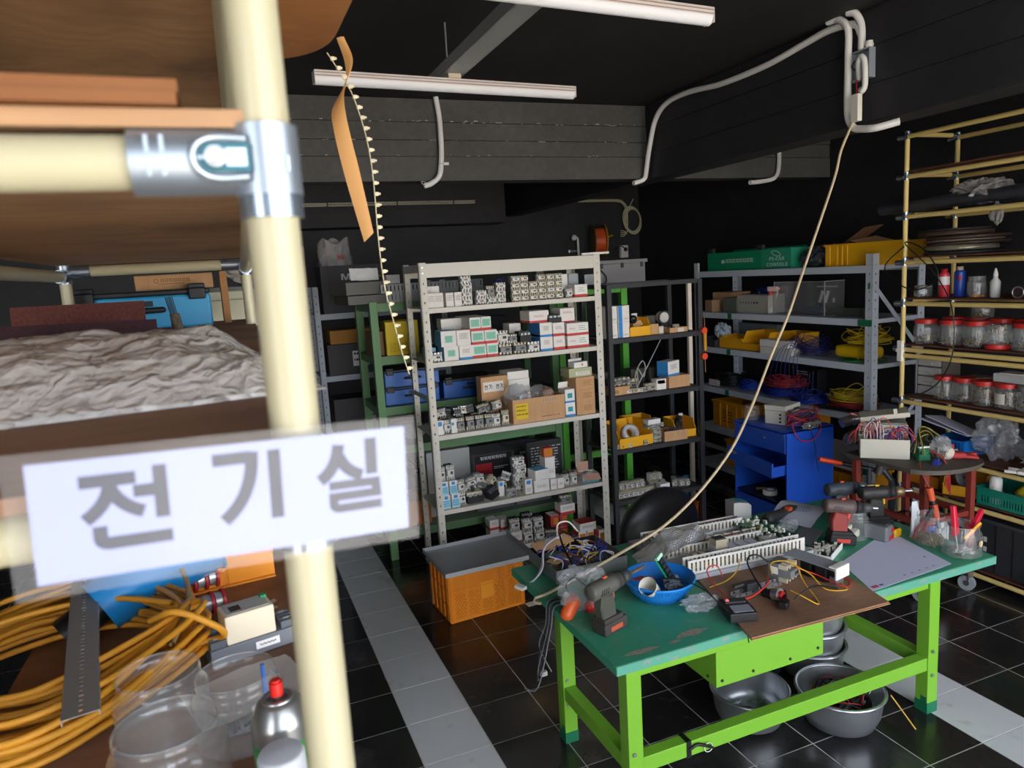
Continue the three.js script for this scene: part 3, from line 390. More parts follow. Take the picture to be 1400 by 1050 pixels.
{ const c = thing('steel_channel', 'grey steel C-channel carrying the two batten lamps under the ceiling', 'channel', [1.12, 2.92, -2.9]), m = M(0xa6a9a8, 0.5, 0.2); part(c, 'web', bx(0.1, 0.004, 1.35, 0, 0, 0), m); for (const s of [-1, 1]) part(c, 'flange', bx(0.004, 0.05, 1.35, s * 0.05, 0, 0), m); for (const z of [-0.5, 0.5]) part(c, 'hanger_rod', cy(0.005, CE - 2.92, 0, 0, z, 8), STEEL); for (const z of [-0.43, 0.65]) part(c, 'clip', bx(0.06, 0.025, 0.05, 0, -0.02, z), M(0xc9b9a0, 0.5)); }
const PVC = M(0xe6e4e0, 0.45), pipe = (label, pts, r = 0.0115, n) => { const t = thing('conduit', label, 'conduit'); part(t, 'tube', tb(pts, r, 9, n ?? pts.length * 8), PVC); return t; };
{ const t = pipe('grey conduit running down the concrete beam behind the batten lamp', [[1.47, CE, -4.76], [1.486, 3.046, -4.765], [1.487, 2.86, -4.765], [1.476, 2.742, -4.765], [1.455, 2.665, -4.76], [1.40, 2.62, -4.77], [1.351, 2.605, -4.77]], 0.018); part(t, 'saddle_clip', [bx(0.05, 0.018, 0.004, 1.51, 2.74, -4.779), tor(0.0165, 0.003, 1.476, 2.745, -4.765, 14)], STEEL); part(t, 'wire_ends', tb([[1.351, 2.605, -4.77], [1.33, 2.63, -4.76], [1.36, 2.625, -4.74]], 0.002, 5), M(0xd0cdb0, 0.5)); }
pipe('white conduit sweeping along the long beam to the inner corner', [[3.056, 3.05, -2.80], [3.056, 3.11, -2.84], [3.056, 3.132, -3.0], [3.056, 3.12, -3.15], [3.056, 3.092, -3.412], [3.056, 3.085, -3.658], [3.056, 3.09, -3.896], [3.056, 3.12, -4.2], [3.056, 3.11, -4.45], [3.056, 3.03, -4.6], [3.056, 2.85, -4.69], [3.056, 2.70, -4.74], [3.05, 2.635, -4.765], [2.96, 2.605, -4.77]], 0.018);
pipe('white conduit bending down the beam into the left of the junction box', [[3.045, CE, -3.0], [3.045, 3.16, -2.93], [3.045, 3.10, -2.872], [3.045, 2.978, -2.868], [3.045, 2.8, -2.87], [3.045, 2.68, -2.865], [3.045, 2.62, -2.83], [3.045, 2.605, -2.79], [3.045, 2.592, -2.70], [3.10, 2.605, -2.61]], 0.018);
pipe('white conduit dropping from the ceiling into the top of the junction box', [[3.03, CE, -2.86], [3.04, 3.15, -2.82], [3.055, 3.09, -2.80], [3.06, 2.985, -2.80]], 0.018);
{ const b = thing('junction_box', 'open grey electrical junction box with white corrugated conduit loop on the beam', 'junction box', [3.075, 2.84, -2.805], 0), g = M(0x8d949c, 0.4);
  part(b, 'box', [bx(0.006, 0.14, 0.12, 0.012, 0, 0), bx(0.04, 0.006, 0.12, -0.006, 0.134, 0), bx(0.04, 0.006, 0.12, -0.006, 0, 0), bx(0.04, 0.14, 0.006, -0.006, 0, -0.058), bx(0.04, 0.14, 0.006, -0.006, 0, 0.058)], g); for (const z of [0.004, 0.045]) part(b, 'connector', [cy(0.017, 0.03, -0.01, 0.14, z, 14), cy(0.02, 0.012, -0.01, 0.145, z, 8)], WHITE);
  part(b, 'flexible_conduit', tb([[-0.02, 0.0, 0.0], [-0.04, 0.07, 0.01], [-0.045, 0.1, 0.03], [-0.045, 0.07, 0.05], [-0.04, -0.03, 0.05], [-0.04, -0.06, 0.035], [-0.035, -0.05, 0.02]], 0.014, 9, 50), WHITE); part(b, 'red_wire', tb([[-0.04, 0.0, 0.0], [-0.045, -0.05, 0.005], [-0.04, -0.09, 0.004]], 0.003, 6), M(0xb81e22, 0.4)); part(b, 'black_wire', tb([[-0.02, 0.1, -0.03], [-0.03, 0.07, -0.04], [-0.02, 0.04, -0.01]], 0.003, 6), BLACK); part(b, 'switch_box', rb(0.03, 0.13, 0.045, -0.05, -0.2, 0.01, 0.004, 2), M(0xe3ddd2, 0.5)); }
pipe('short white conduit hooked on the beam to the right of the long beam', [[4.333, 2.85, -4.768], [4.33, 2.739, -4.768], [4.31, 2.66, -4.768], [4.25, 2.622, -4.768], [4.10, 2.603, -4.768], [4.036, 2.60, -4.768]], 0.018);
{ const c = thing('power_cable', 'beige power cable hanging from the junction box down to the bench', 'cable'); part(c, 'cable', tb([[3.03, 2.70, -2.80], [3.036, 2.655, -2.82], [2.963, 2.51, -2.828], [2.921, 2.386, -2.824], [2.813, 2.173, -2.809], [2.69, 1.945, -2.788], [2.554, 1.723, -2.75], [2.457, 1.535, -2.758], [2.315, 1.322, -2.724], [2.181, 1.15, -2.694], [2.037, 1.018, -2.675], [1.883, 0.907, -2.663], [1.694, 0.836, -2.619], [1.508, 0.769, -2.625], [1.329, 0.711, -2.63], [1.2, 0.676, -2.628], [1.123, 0.672, -2.601], [1.075, 0.669, -2.598], [1.066, 0.66, -2.58], [1.08, 0.664, -2.551]], 0.0065, 8, 160), M(0xc7b491, 0.5)); }
// back wall
{ const c = thing('conduit', 'twin thin conduits running along the rear soffit', 'conduit'); for (const y of [2.782, 2.762]) part(c, 'tube', rod([-1.2, y, -7.41], [2.64, y - 0.004, -7.41], 0.009, 8), M(0xc4bfae, 0.5)); for (const x of [0.4, 1.1, 1.8, 2.4]) part(c, 'saddle_clip', bx(0.012, 0.05, 0.014, x, 2.748, -7.408), DARK); }
{ const c = thing('cable_loops', 'cream cables coiled in a ring below a conduit bend on the back wall', 'cable'), m = M(0xc9c4a0, 0.5); part(c, 'conduit_bend', tb([[4.06, 2.79, -7.76], [4.55, 2.785, -7.76], [4.66, 2.75, -7.76], [4.7, 2.68, -7.76], [4.7, 2.55, -7.76]], 0.018, 8, 40), m);
  for (let k = 0; k < 4; k++) part(c, 'loop', mv(new THREE.TorusGeometry(0.1 + 0.008 * k, 0.006, 5, 30).scale(1, 1.35, 1), 4.795 - 0.008 * k, 2.545, -7.77 + 0.008 * k, 0, 0, 0.1 * k), m); for (let k = 0; k < 4; k++) part(c, 'loose_end', tb([[4.7 + 0.004 * k, 2.6, -7.75], [4.7, 2.42, -7.75], [4.64, 2.36 + 0.02 * k, -7.74], [4.6, 2.36 + 0.022 * k, -7.74]], 0.006, 5, 20), m); part(c, 'ceiling_end', tb([[4.7, 2.65, -7.76], [4.75, 2.72, -7.75], [4.8, 2.80, -7.75]], 0.006, 5), m); }
{ const r = thing('cable_reel', 'yellow cable reel wound with orange cord hung on the back wall', 'cable reel', [4.24, 2.31, -7.66], -0.25), y = M(0xd59a1c, 0.45); part(r, 'cord', mv(cy(0.15, 0.12, 0, -0.06, 0, 28), 0, 0, 0, 0, 0, Math.PI / 2), M(0xe05a24, 0.5)); for (const s of [-1, 1]) part(r, 'flange', [mv(tor(0.185, 0.008, 0, 0, 0, 32), s * 0.07, 0, 0, 0, 0, Math.PI / 2), mv(cy(0.18, 0.004, 0, -0.002, 0, 28), s * 0.07, 0, 0, 0, 0, Math.PI / 2)], s > 0 ? y : M(0x6d5a22, 0.5)); part(r, 'handle', tb([[0.08, 0.03, 0.1], [0.14, 0.05, 0.12], [0.14, 0.05, -0.02], [0.08, 0.06, -0.02]], 0.01, 7, 24), y); part(r, 'wall_hook', bar([0, 0.0, 0], [0, 0.0, -0.14], 0.02), DARK); }
{ const h = thing('pipe_stub', 'thin grey pipe stub with elbow and clamp on the back wall', 'pipe'); part(h, 'pipe', [tb([[4.02, 1.9, -7.75], [4.02, 2.3, -7.75], [4.01, 2.36, -7.75], [3.97, 2.37, -7.75]], 0.014, 8, 30)], PVC); part(h, 'elbow', sp(0.035, 3.97, 2.365, -7.75, 12), PVC); part(h, 'clamp', [bx(0.12, 0.02, 0.02, 3.96, 2.2, -7.77), cy(0.02, 0.03, 3.9, 2.195, -7.75, 10)], STEEL); }
{ const o = thing('wall_socket', 'white wall socket box with a black plug on the back wall', 'socket', [4.655, 2.1, -7.775]); part(o, 'box', rb(0.1, 0.15, 0.05, 0, 0, 0, 0.006, 2), WHITE); part(o, 'plug', [sp(0.025, 0.01, 0.1, 0.03, 10), tb([[0.01, 0.1, 0.04], [-0.06, 0.14, 0.04], [-0.14, 0.1, 0.01]], 0.007, 6)], BLACK); }
// ---------------------------------------------------------------- cartons and switchgear: builders
const RED = M(0xc23a36, 0.6), BLUE = M(0x2f86c8, 0.6), TEAL = M(0x1f9aa6, 0.6), MINT = M(0x8fcab0, 0.7), PAPER = M(0xe8e4dc, 0.75), ORANGE = M(0xdf8f1e, 0.6), YELL = M(0xe3c01e, 0.6), SKYB = M(0x8fcbe0, 0.65), KRAFT = CARD, PBLUE = M(0x6fb4d4, 0.65);
const scribble = (bg, fg, n = 5) => M(0xffffff, 0.75, 0, { map: canvasTex(96, 96, (g, w, h) => { g.fillStyle = bg; g.fillRect(0, 0, w, h); g.fillStyle = fg; for (let i = 0; i < n; i++) { let x = 8; while (x < 84) { const l = 4 + hash(x, i, n) * 14; g.fillRect(x, 12 + i * (76 / n), l, Math.max(3, 26 / n)); x += l + 4; } } }) });
const TXT = scribble('#e6e2d8', '#6b6b6b', 4), TXTG = scribble('#93cdb4', '#4c9a80', 4), TXTO = scribble('#d98a20', '#7a4a10', 4), TXTB = scribble('#8fd0e6', '#3b86b0', 3), TXTR = scribble('#e9e5de', '#b0483e', 3), TXTK = scribble('#c79a68', '#7a5530', 4), TXTY = scribble('#e0bd20', '#7a6a10', 3), TXTW = scribble('#efede6', '#3d8f6a', 3);
// face marks: [material, x centre, y bottom, width, height] as shares of the front face
function carton(label, w, h, d, pos, ry, o = {}) {
  const c = thing(o.name ?? 'carton', label, 'box', pos, ry, o.group);
  const b = part(c, 'body', rb(w, h, d, 0, 0, 0, 0.0016, 1), o.m ?? PAPER);
  if (o.band) part(c, 'colour_band', bx(w + 0.001, h * o.band[1], d + 0.001, 0, h * o.band[2], 0), o.band[0]);
  if (o.side) part(c, 'side_panel', bx(0.001, h * 0.98, d * 0.98, -w / 2, h * 0.01, 0), o.side);
  if (o.top) part(c, 'top_panel', bx(w * 0.98, 0.001, d * 0.98, 0, h - 0.0004, 0), o.top);
  for (const [m, x, y, sw, sh] of o.marks ?? []) part(c, 'printed_label', bx(w * sw, h * sh, 0.0008, w * x, h * y, d / 2 + 0.0004), m);
  if (o.flap) part(c, 'flap', mv(bx(w, h * 0.45, 0.0015), 0, h, -d / 2 * (o.flap > 0 ? 1 : -1), o.flap), o.m ?? PAPER);
  return c;
}
const LG = M(0xd2d0c8, 0.55), MG = M(0x7e8082, 0.55), DG = M(0x3a3c3e, 0.55), BEIGE = M(0xd0c7ae, 0.55);
const BRN = M(0x8a6656, 0.6);
function contactor(label, group, c1 = LG, c2 = DG, w = 0.05, h = 0.075, d = 0.085, btn = 0) {
  const t = thing('contactor', label, 'contactor', [0, 0, 0], 0, group), tm = c1 === LG ? M(0xe2e0d6, 0.5) : c1 === DG ? MG : BEIGE;
  part(t, 'base', rb(w, h, d * 0.5, 0, 0, -d * 0.25, 0.002, 1), c2); part(t, 'front_block', [rb(w * 0.92, h * 0.44, d * 0.5, 0, h * 0.28, d * 0.25, 0.002, 1), bx(w * 0.5, h * 0.1, d * 0.4, 0, h * 0.2, d * 0.2)], c1);
  for (const y of [0.02, 0.76]) { const ts = part(t, 'terminal_strip', [-0.45, -0.15, 0.15, 0.45].map((k) => bx(w * 0.1, h * 0.24, d * 0.36, k * w, h * y, d * 0.16)).concat([bx(w * 0.98, h * 0.07, d * 0.26, 0, h * (y > 0.5 ? y - 0.02 : y + 0.18), d * 0.12)]), tm); part(ts, 'screw_row', [-0.3, 0, 0.3].map((k) => bx(w * 0.13, h * 0.12, d * 0.1, k * w, h * (y + 0.06), d * 0.08)).concat([bx(w * 0.8, 0.002, 0.002, 0, h * (y + 0.1), d * 0.06)]), STEEL); }
  part(t, 'indicator', rb(w * 0.34, h * 0.2, 0.003, btn ? 0 : w * 0.12, h * 0.4, d * 0.5, 0.001, 1), btn === 1 ? BRN : btn === 2 ? BLUE : DG);
  return t;
}
function breaker(label, group, c = M(0x25272a, 0.5), top = BEIGE, w = 0.08, h = 0.065, d = 0.12) { // moulded-case breaker lying on its back
  const t = thing('circuit_breaker', label, 'breaker', [0, 0, 0], 0, group);
  part(t, 'case', rb(w, h * 0.62, d, 0, 0, 0, 0.003, 1), c); part(t, 'cover', rb(w * 0.96, h * 0.34, d * 0.62, 0, h * 0.62, 0, 0.003, 1), top); part(t, 'toggle', rb(w * 0.18, h * 0.14, d * 0.14, 0, h * 0.94, 0, 0.002, 1), BLACK);
  for (const k of [-1, 0, 1]) part(t, 'terminal', [bx(w * 0.2, h * 0.2, d * 0.16, k * w * 0.31, h * 0.6, d * 0.4), bx(w * 0.2, h * 0.2, d * 0.16, k * w * 0.31, h * 0.6, -d * 0.4)], STEEL);
  return t;
}
const take = (o, pos, ry = 0, rx = 0, rz = 0) => { o.position.set(...pos); o.rotation.set(rx, ry, rz); return o; };
const S1 = (c) => 1.20 + (c - 190) * 0.001177, S2 = (c) => 1.21 + (c - 220) * 0.0012, S3 = (c) => 1.21 + (c - 255) * 0.00122, S4 = (c) => 1.21 + (c - 290) * 0.00125;
const Y1 = 1.8105, Y2 = 1.4655, Y3 = 0.9905, Y4 = 0.4905, ZW = -4.43;
// ---- top white shelf
{
  const G = 'small white boxes at the end of the top white shelf';
  [[176, 222, 0.13, 'tall white box with open flap at the end of the top white shelf', 1], [245, 297, 0.13, 'tall white printed box with raised lid on the top white shelf', 1], [310, 355, 0.09, 'short white printed box beside the tall white boxes on the top shelf', 0], [358, 402, 0.09, 'short white box next to the first contactor stack on the top shelf', 0]].forEach(([a, b, h, l, f]) => carton(l, (b - a) * 0.00112, f ? h * 0.72 : h, 0.08, [Math.max(1.245, S1((a + b) / 2)), Y1, ZW - 0.045], 0, { group: G, marks: [[TXT, 0, 0.35, 0.8, 0.5]], flap: f ? 0.05 : 0 }));
  const LV = ['lowest ', 'second-level ', 'third-level ', 'topmost '], st = (cx, n, z, w, h, l, c1 = LG, c2 = DG, btn = 0, g) => { const p = contactor(n > 1 ? LV[0] + l : l, g, c1, c2, w, h, 0.08, btn); take(p, [S1(cx), Y1, z]); for (let k = 1; k < n; k++) copy(p, [S1(cx) + rnd(-0.003, 0.003), Y1 + h * k + 0.0005, z + rnd(-0.004, 0.004)], rnd(-0.05, 0.05), LV[k === n - 1 ? 3 : k] + l); };
  const BR = M(0x8b6a58, 0.6);
  st(440, 4, -4.49, 0.066, 0.047, 'grey contactor in the four-high stack beside the short white boxes', LG, MG, 1, 'four-high contactor stack by the white boxes');
  st(518, 2, -4.48, 0.066, 0.045, 'grey contactor in the low two-high stack on the top white shelf', LG, MG, 1, 'two-high contactor stack on the top shelf');
  st(580, 1, -4.48, 0.062, 0.045, 'single grey contactor in front of the dark ribbed relay', LG, MG, 1); take(contactor('dark ribbed relay standing on end on the top white shelf', undefined, MG, DG, 0.05, 0.07, 0.07), [S1(578), Y1 + 0.0455, -4.485]);
  st(640, 3, -4.49, 0.062, 0.044, 'grey contactor in the stack with blue wires on the top white shelf', LG, MG, 1, 'three-high contactor stack with blue wire');
  solo('wire_offcut', 'blue wire scrap lying across the contactor stack on the top shelf', 'wire', tb([[0, 0, 0], [0.02, 0.02, 0.01], [0.04, 0.005, 0.02], [0.05, 0.03, 0]], 0.0025, 5), M(0x2038a0, 0.5), [S1(615), Y1 + 0.136, -4.47]);
  const Gr = 'white contactors piled on the right half of the top shelf', p = contactor('white contactor in the bottom row of the big pile on the top white shelf', Gr, M(0xdcd9cd, 0.55), DG, 0.056, 0.042, 0.08), q = contactor('white contactor with blue window in the big pile on the top shelf', Gr, M(0xdcd9cd, 0.55), MG, 0.056, 0.042, 0.08, 2);
  let first = 0, f2 = 0;
  for (let r = 0; r < 4; r++) for (let k = 0; k < 6; k++) { const c = 728 + k * 54, pos = [S1(c) + rnd(-0.003, 0.003), Y1 + r * 0.0425, -4.485 + rnd(-0.006, 0.006)], a = rnd(-0.06, 0.06); if (r === 3 && k === 2) continue; if (r * 6 + k === 18 || (k === 4 && r === 1)) { f2++ ? copy(q, pos, a, 'lone white contactor with blue window in the second row of the pile') : take(q, pos, a); } else first++ ? copy(p, pos, a, 'white contactor in the ' + ['bottom', 'second', 'third', 'top'][r] + ' row of the big pile on the top white shelf') : take(p, pos, a); }
  take(breaker('dark relay block lying on the white contactor pile', undefined, DG, MG, 0.06, 0.03, 0.05), [S1(890), Y1 + 0.1705, -4.5], 0.1);
  carton('plain white box at the back corner of the top white shelf', 0.095, 0.16, 0.1, [S1(1066), Y1, -4.62], 0, { m: WHITE });
  carton('grey sheet-metal box at the far end of the top white shelf', 0.075, 0.16, 0.12, [S1(1136), Y1, -4.61], 0, { m: M(0x8f9496, 0.45, 0.3), name: 'metal_box' });
  carton('white box with red base and green handwriting on the top shelf', 0.1, 0.085, 0.09, [S1(1128), Y1, -4.475], 0.05, { band: [RED, 0.22, 0], marks: [[TXTW, 0, 0.3, 0.5, 0.55]] });
  take(contactor('small grey contactor beside the red-based box on the top shelf', undefined, LG, MG, 0.045, 0.06, 0.07), [S1(1062), Y1, -4.48]);
}
// ---- second white shelf
{
  const bb = (l, a, b, y, h, d, o, z = ZW, ry = 0) => carton(l, (b - a) * 0.00116, h, d, [S2((a + b) / 2), Y2 + y, z - d / 2], ry, o);
  take(contactor('grey contactor in front of the pale blue box at the shelf end', undefined, LG, MG, 0.075, 0.06, 0.07), [S2(258), Y2, -4.475]);
  bb('pale blue carton behind the grey contactor on the second white shelf', 222, 278, 0, 0.085, 0.1, { m: SKYB, marks: [[PAPER, 0, 0.1, 0.8, 0.3]] }, -4.53);
  const GA = 'white cartons with green square label on the second white shelf', GC = 'red-based cartons with mint label on the second white shelf', GR = 'plain red-based cartons on the second white shelf';
  bb('lower white carton with green square label on the second white shelf', 296, 380, 0, 0.092, 0.15, { side: PBLUE, marks: [[TXTG, 0, 0.3, 0.5, 0.45]], group: GA }); bb('upper white carton with green square label on the second white shelf', 284, 372, 0.0925, 0.1, 0.15, { side: PBLUE, top: SKYB, marks: [[TXTG, 0, 0.25, 0.5, 0.45]], group: GA });
  bb('white carton with blue base under the brown-flapped white carton', 382, 460, 0, 0.09, 0.13, { band: [BLUE, 0.16, 0], marks: [[TXT, 0, 0.4, 0.6, 0.4]] }); bb('white carton with brown flap beside the green-labelled cartons', 372, 452, 0.0905, 0.1, 0.13, { marks: [[TXT, 0, 0.35, 0.7, 0.5]] });
  bb('long white carton lying at the back of the second white shelf', 330, 480, 0.2, 0.06, 0.1, {}, -4.6);
  carton('white spacer carton under the long white carton', 0.16, 0.199, 0.1, [S2(405), Y2, -4.66], 0, { m: PAPER });
  const row = [[456, 538, 0], [540, 606, 0], [455, 531, 1], [532, 606, 1], [450, 515, 2], [516, 575, 2]];
  for (const [a, b, r] of row) bb(['bottom', 'middle', 'top'][r] + '-row white carton with red base and mint label stacked mid-shelf', a, b, r * 0.0885, 0.088, r > 1 ? 0.3 : 0.2, { band: [RED, 0.2, 0], marks: [[TXTG, 0, 0.3, 0.8, 0.55]], group: GC });
  const GD = 'contactors between the mint and blue cartons on the second white shelf', p = contactor('grey three-pole contactor in the lower row of the second white shelf', GD, MG, DG, 0.085, 0.072, 0.09); take(p, [S2(655), Y2, -4.48]); copy(p, [S2(743), Y2, -4.48], 0.05); take(contactor('lighter grey contactor at the end of the lower contactor row', undefined, LG, MG, 0.08, 0.07, 0.09), [S2(825), Y2, -4.47], -0.1);
  take(contactor('white-topped contactor on the upper contactor row of the second shelf', undefined, LG, DG, 0.08, 0.09, 0.09), [S2(640), Y2 + 0.0725, -4.485], 0.1); take(contactor('small dark contactor on the upper contactor row of the second shelf', undefined, MG, DG, 0.058, 0.06, 0.08), [S2(705), Y2 + 0.0725, -4.48], -0.1);
  take(breaker('black three-pole breaker leaning on the upper contactor row', undefined, M(0x1d1e20, 0.5), DG, 0.085, 0.075, 0.1), [S2(778), Y2 + 0.0725, -4.5], 0.1, 0, 0);
  for (const r of [0, 1]) bb(r ? 'upper white carton with blue base and blue side on the second shelf' : 'lower white carton with blue base and blue side on the second shelf', 862, 940, r * 0.0955, 0.095, 0.2, { side: BLUE, band: [BLUE, 0.16, 0], marks: [[TXT, 0, 0.4, 0.5, 0.4]], group: 'blue-based cartons on the second white shelf' });
  for (const r of [0, 1]) bb(r ? 'upper plain red-based carton beside the blue-based cartons' : 'lower plain red-based carton beside the blue-based cartons', 943, 1018, r * 0.0925, 0.092, 0.2, { band: [RED, 0.2, 0], marks: [[TXTR, 0, 0.45, 0.6, 0.3]], group: GR });
  for (const r of [0, 1]) bb(r ? 'upper wide red-based carton with green scrawl at the shelf end' : 'lower wide red-based carton with green scrawl at the shelf end', 1030, 1172, r * 0.0855, 0.085, 0.17, { band: [RED, 0.2, 0], marks: [[TXTW, 0.2, 0.25, 0.4, 0.6], [TXTR, -0.25, 0.45, 0.35, 0.2]], group: GR });
  bb('red-based carton lying on top of the blue-based cartons', 815, 940, 0.1925, 0.08, 0.16, { band: [RED, 0.18, 0], marks: [[TXTR, 0, 0.4, 0.6, 0.25]] }, -4.47); bb('white carton with red edge on top of the plain red-based cartons', 1020, 1115, 0.1725, 0.1, 0.14, { band: [RED, 0.12, 0], marks: [[TXTR, 0, 0.6, 0.7, 0.2]] }, -4.5);
  take(breaker('black breaker with pale terminals on top of the red-based cartons', undefined, M(0x1d1e20, 0.5), DG, 0.1, 0.055, 0.08), [S2(968), Y2 + 0.1855, -4.49], 0.05);
  bb('white carton half hidden behind the blue-based cartons', 740, 815, 0, 0.19, 0.12, {}, -4.62);
}
// ---- third white shelf
{
  const bb = (l, a, b, y, h, d, o, z = ZW, ry = 0) => carton(l, (b - a) * 0.00118, h, d, [S3((a + b) / 2), Y3 + y, z - d / 2], ry, o);
  bb('small white carton with blue corner at the end of the third shelf', 252, 297, 0, 0.095, 0.06, { marks: [[BLUE, 0.1, 0.6, 0.5, 0.3]], side: TEAL });
  bb('second small white carton with teal side on the third white shelf', 340, 372, 0, 0.095, 0.06, { side: TEAL, marks: [[TEAL, -0.2, 0.55, 0.4, 0.2]] });
  const G = 'front row of contactors on the third white shelf', p = contactor('grey contactor in the front row of the third white shelf', G, MG, DG, 0.052, 0.09, 0.07), w = contactor('white-headed contactor in the front row of the third white shelf', undefined, LG, DG, 0.05, 0.088, 0.07);
  take(w, [S3(322), Y3, -4.475]); [398, 454, 508, 560].forEach((c, i) => (i ? copy(p, [S3(c), Y3, -4.475], rnd(-0.06, 0.06)) : take(p, [S3(c), Y3, -4.475])));
  take(contactor('black and white contactor near the end of the front row, third shelf', undefined, LG, M(0x17181a, 0.5), 0.05, 0.085, 0.07), [S3(605), Y3, -4.475]); take(contactor('pale contactor next to the open kraft carton on the third shelf', undefined, BEIGE, DG, 0.048, 0.1, 0.07), [S3(660), Y3, -4.48]);
  // jumble behind and above
  const J = [[318, 0.098, -4.53, 'white relay with a red button on the third-shelf heap', LG, 1], [400, 0.09, -4.53, 'black contactor on the third-shelf heap beside the red-button relay', DG, 0], [436, 0.092, -4.55, 'beige contactor leaning in the third-shelf heap', BEIGE, 0], [545, 0.092, -4.53, 'grey contactor tipped over on the third-shelf heap', MG, 0], [630, 0.1, -4.53, 'pale contactor tipped towards the open kraft carton', LG, 0], [480, 0.09, -4.57, 'dark contactor at the back of the third-shelf heap', DG, 0], [590, 0.088, -4.58, 'dull grey contactor at the back of the third-shelf heap', MG, 0], [355, 0.085, -4.57, 'dark grey contactor behind the red-button relay', DG, 0]];
  for (const [c, y, z, l, m, b] of J) take(contactor(l, undefined, m, m === DG ? BLACK : DG, 0.055, 0.055, 0.08, b), [S3(c), Y3 + y + 0.005, z], rnd(-0.6, 0.6), rnd(-0.15, 0.15), m === MG || m === LG ? rnd(-0.4, 0.4) : rnd(-0.15, 0.15));
  for (const [c, z] of [[330, -4.57], [420, -4.57], [510, -4.57], [600, -4.57]]) copy(p, [S3(c), Y3, z], 0.1, 'grey contactor in the second row of the third white shelf', 'second row of contactors on the third white shelf');
  { // open carton full of bags
    const c = thing('open_carton', 'open kraft carton with yellow label, filled with plastic-bagged parts', 'box', [S3(858), Y3, -4.53], 0), w2 = 0.385, h = 0.165, d = 0.2;
    part(c, 'bottom', bx(w2, 0.004, d), CARD); for (const s of [-1, 1]) { part(c, 'side', bx(w2, h, 0.004, 0, 0, s * d / 2), CARD); part(c, 'end', bx(0.004, h, d, s * w2 / 2, 0, 0), CARD); }
    part(c, 'yellow_label', bx(0.09, 0.105, 0.001, -0.13, 0.03, d / 2 + 0.0026), TXTY); plate(c, 'print', 0.15, 0.022, 0.0006, 0.09, 0.03, d / 2 + 0.0026, M(0xffffff, 0.8, 0, { map: canvasTex(300, 44, (g, W, H) => { g.fillStyle = '#cda077'; g.fillRect(0, 0, W, H); g.fillStyle = '#4a3524'; g.font = 'bold 32px sans-serif'; g.fillText('OAITRON CO.,LTD', 4, 34); }) })); plate(c, 'handwriting', 0.13, 0.026, 0.0006, 0.09, 0.14, d / 2 + 0.0026, M(0xffffff, 0.8, 0, { map: canvasTex(260, 52, (g, W, H) => { g.fillStyle = '#cba37d'; g.fillRect(0, 0, W, H); g.fillStyle = '#6a6e5a'; for (let i = 0; i < 7; i++) { g.fillRect(8 + i * 35, 8, 22, 5); g.fillRect(16 + i * 35, 8, 5, 32); g.fillRect(6 + i * 35, 34, 26, 5); } }) }));
    const crump = (r, s) => { const g = new THREE.IcosahedronGeometry(r, 4), q = g.attributes.position; for (let i = 0; i < q.count; i++) { const k = 0.65 + 0.7 * fbm(q.getX(i) * 40 + 9, q.getZ(i) * 40 + q.getY(i) * 30 + 9, s, 64, 3); q.setXYZ(i, q.getX(i) * k, q.getY(i) * k, q.getZ(i) * k); } g.computeVertexNormals(); return g; };
    [[-0.14, 0.2, 0.02, 0.075, 'tall crumpled clear bag standing in the open kraft carton'], [0.05, 0.185, -0.03, 0.06, 'crumpled clear bag in the middle of the open kraft carton'], [0.1, 0.185, 0.03, 0.055, 'crumpled bag with brown parts in the open kraft carton'], [-0.06, 0.17, 0.05, 0.045, 'small crumpled bag at the front of the open kraft carton']].forEach(([x, y, z, r, l], i) => solo('plastic_bag', l, 'bag', crump(r, 90 + i), i === 2 ? M(0xc8b0a0, 0.2, 0, { transmission: 0.6 }) : BAG, [S3(858) + x, Y3 + y - 0.02, -4.53 + z]));
    const t2 = carton('white leaflet carton with teal edge poking out of the kraft carton', 0.1, 0.06, 0.05, [S3(800), Y3 + 0.13, -4.52], 0.3, { side: TEAL, marks: [[TXT, 0, 0.3, 0.7, 0.4]] }); t2.rotation.z = 0.2;
  }
  { const c = carton('kraft carton with a white handwritten Korean note behind the open carton', 0.2, 0.31, 0.1, [S3(665), Y3, -4.69], 0, { m: CARD }); plate(c, 'note', 0.15, 0.07, 0.001, -0.01, 0.24, 0.0505, M(0xffffff, 0.8, 0, { map: canvasTex(300, 140, (g, W, H) => { g.fillStyle = '#e4dfd6'; g.fillRect(0, 0, W, H); g.strokeStyle = '#222'; strokes(g, JEON, 16, 40, 50, 60, 8); strokes(g, GI, 82, 40, 50, 60, 8); strokes(g, JEON, 190, 40, 44, 60, 8); strokes(g, GI, 246, 40, 44, 60, 8); }) })); }
  for (let k = 0; k < 3; k++) carton(['bottom', 'middle', 'top'][k] + ' flat white carton in the pile behind the open kraft carton', 0.16, 0.055, 0.16, [S3(812) + 0.004 * (2 - k), Y3 + 0.16 + k * 0.0565, -4.72], 0, { group: 'flat white cartons behind the open carton' });
  carton('plain kraft carton under the flat white cartons', 0.2, 0.159, 0.14, [S3(830), Y3, -4.73], 0, { m: CARD });
  for (const r of [0, 1]) carton(r ? 'upper white carton with blue base and teal square on third shelf' : 'lower white carton with blue base and teal square on third shelf', 0.076, 0.095, 0.1, [S3(1054), Y3 + r * 0.0955, -4.49], 0.05, { band: [BLUE, 0.14, 0], marks: [[TEAL, 0, 0.35, 0.5, 0.35]], flap: r ? 0.25 : 0, group: 'teal-square cartons on the third white shelf' });
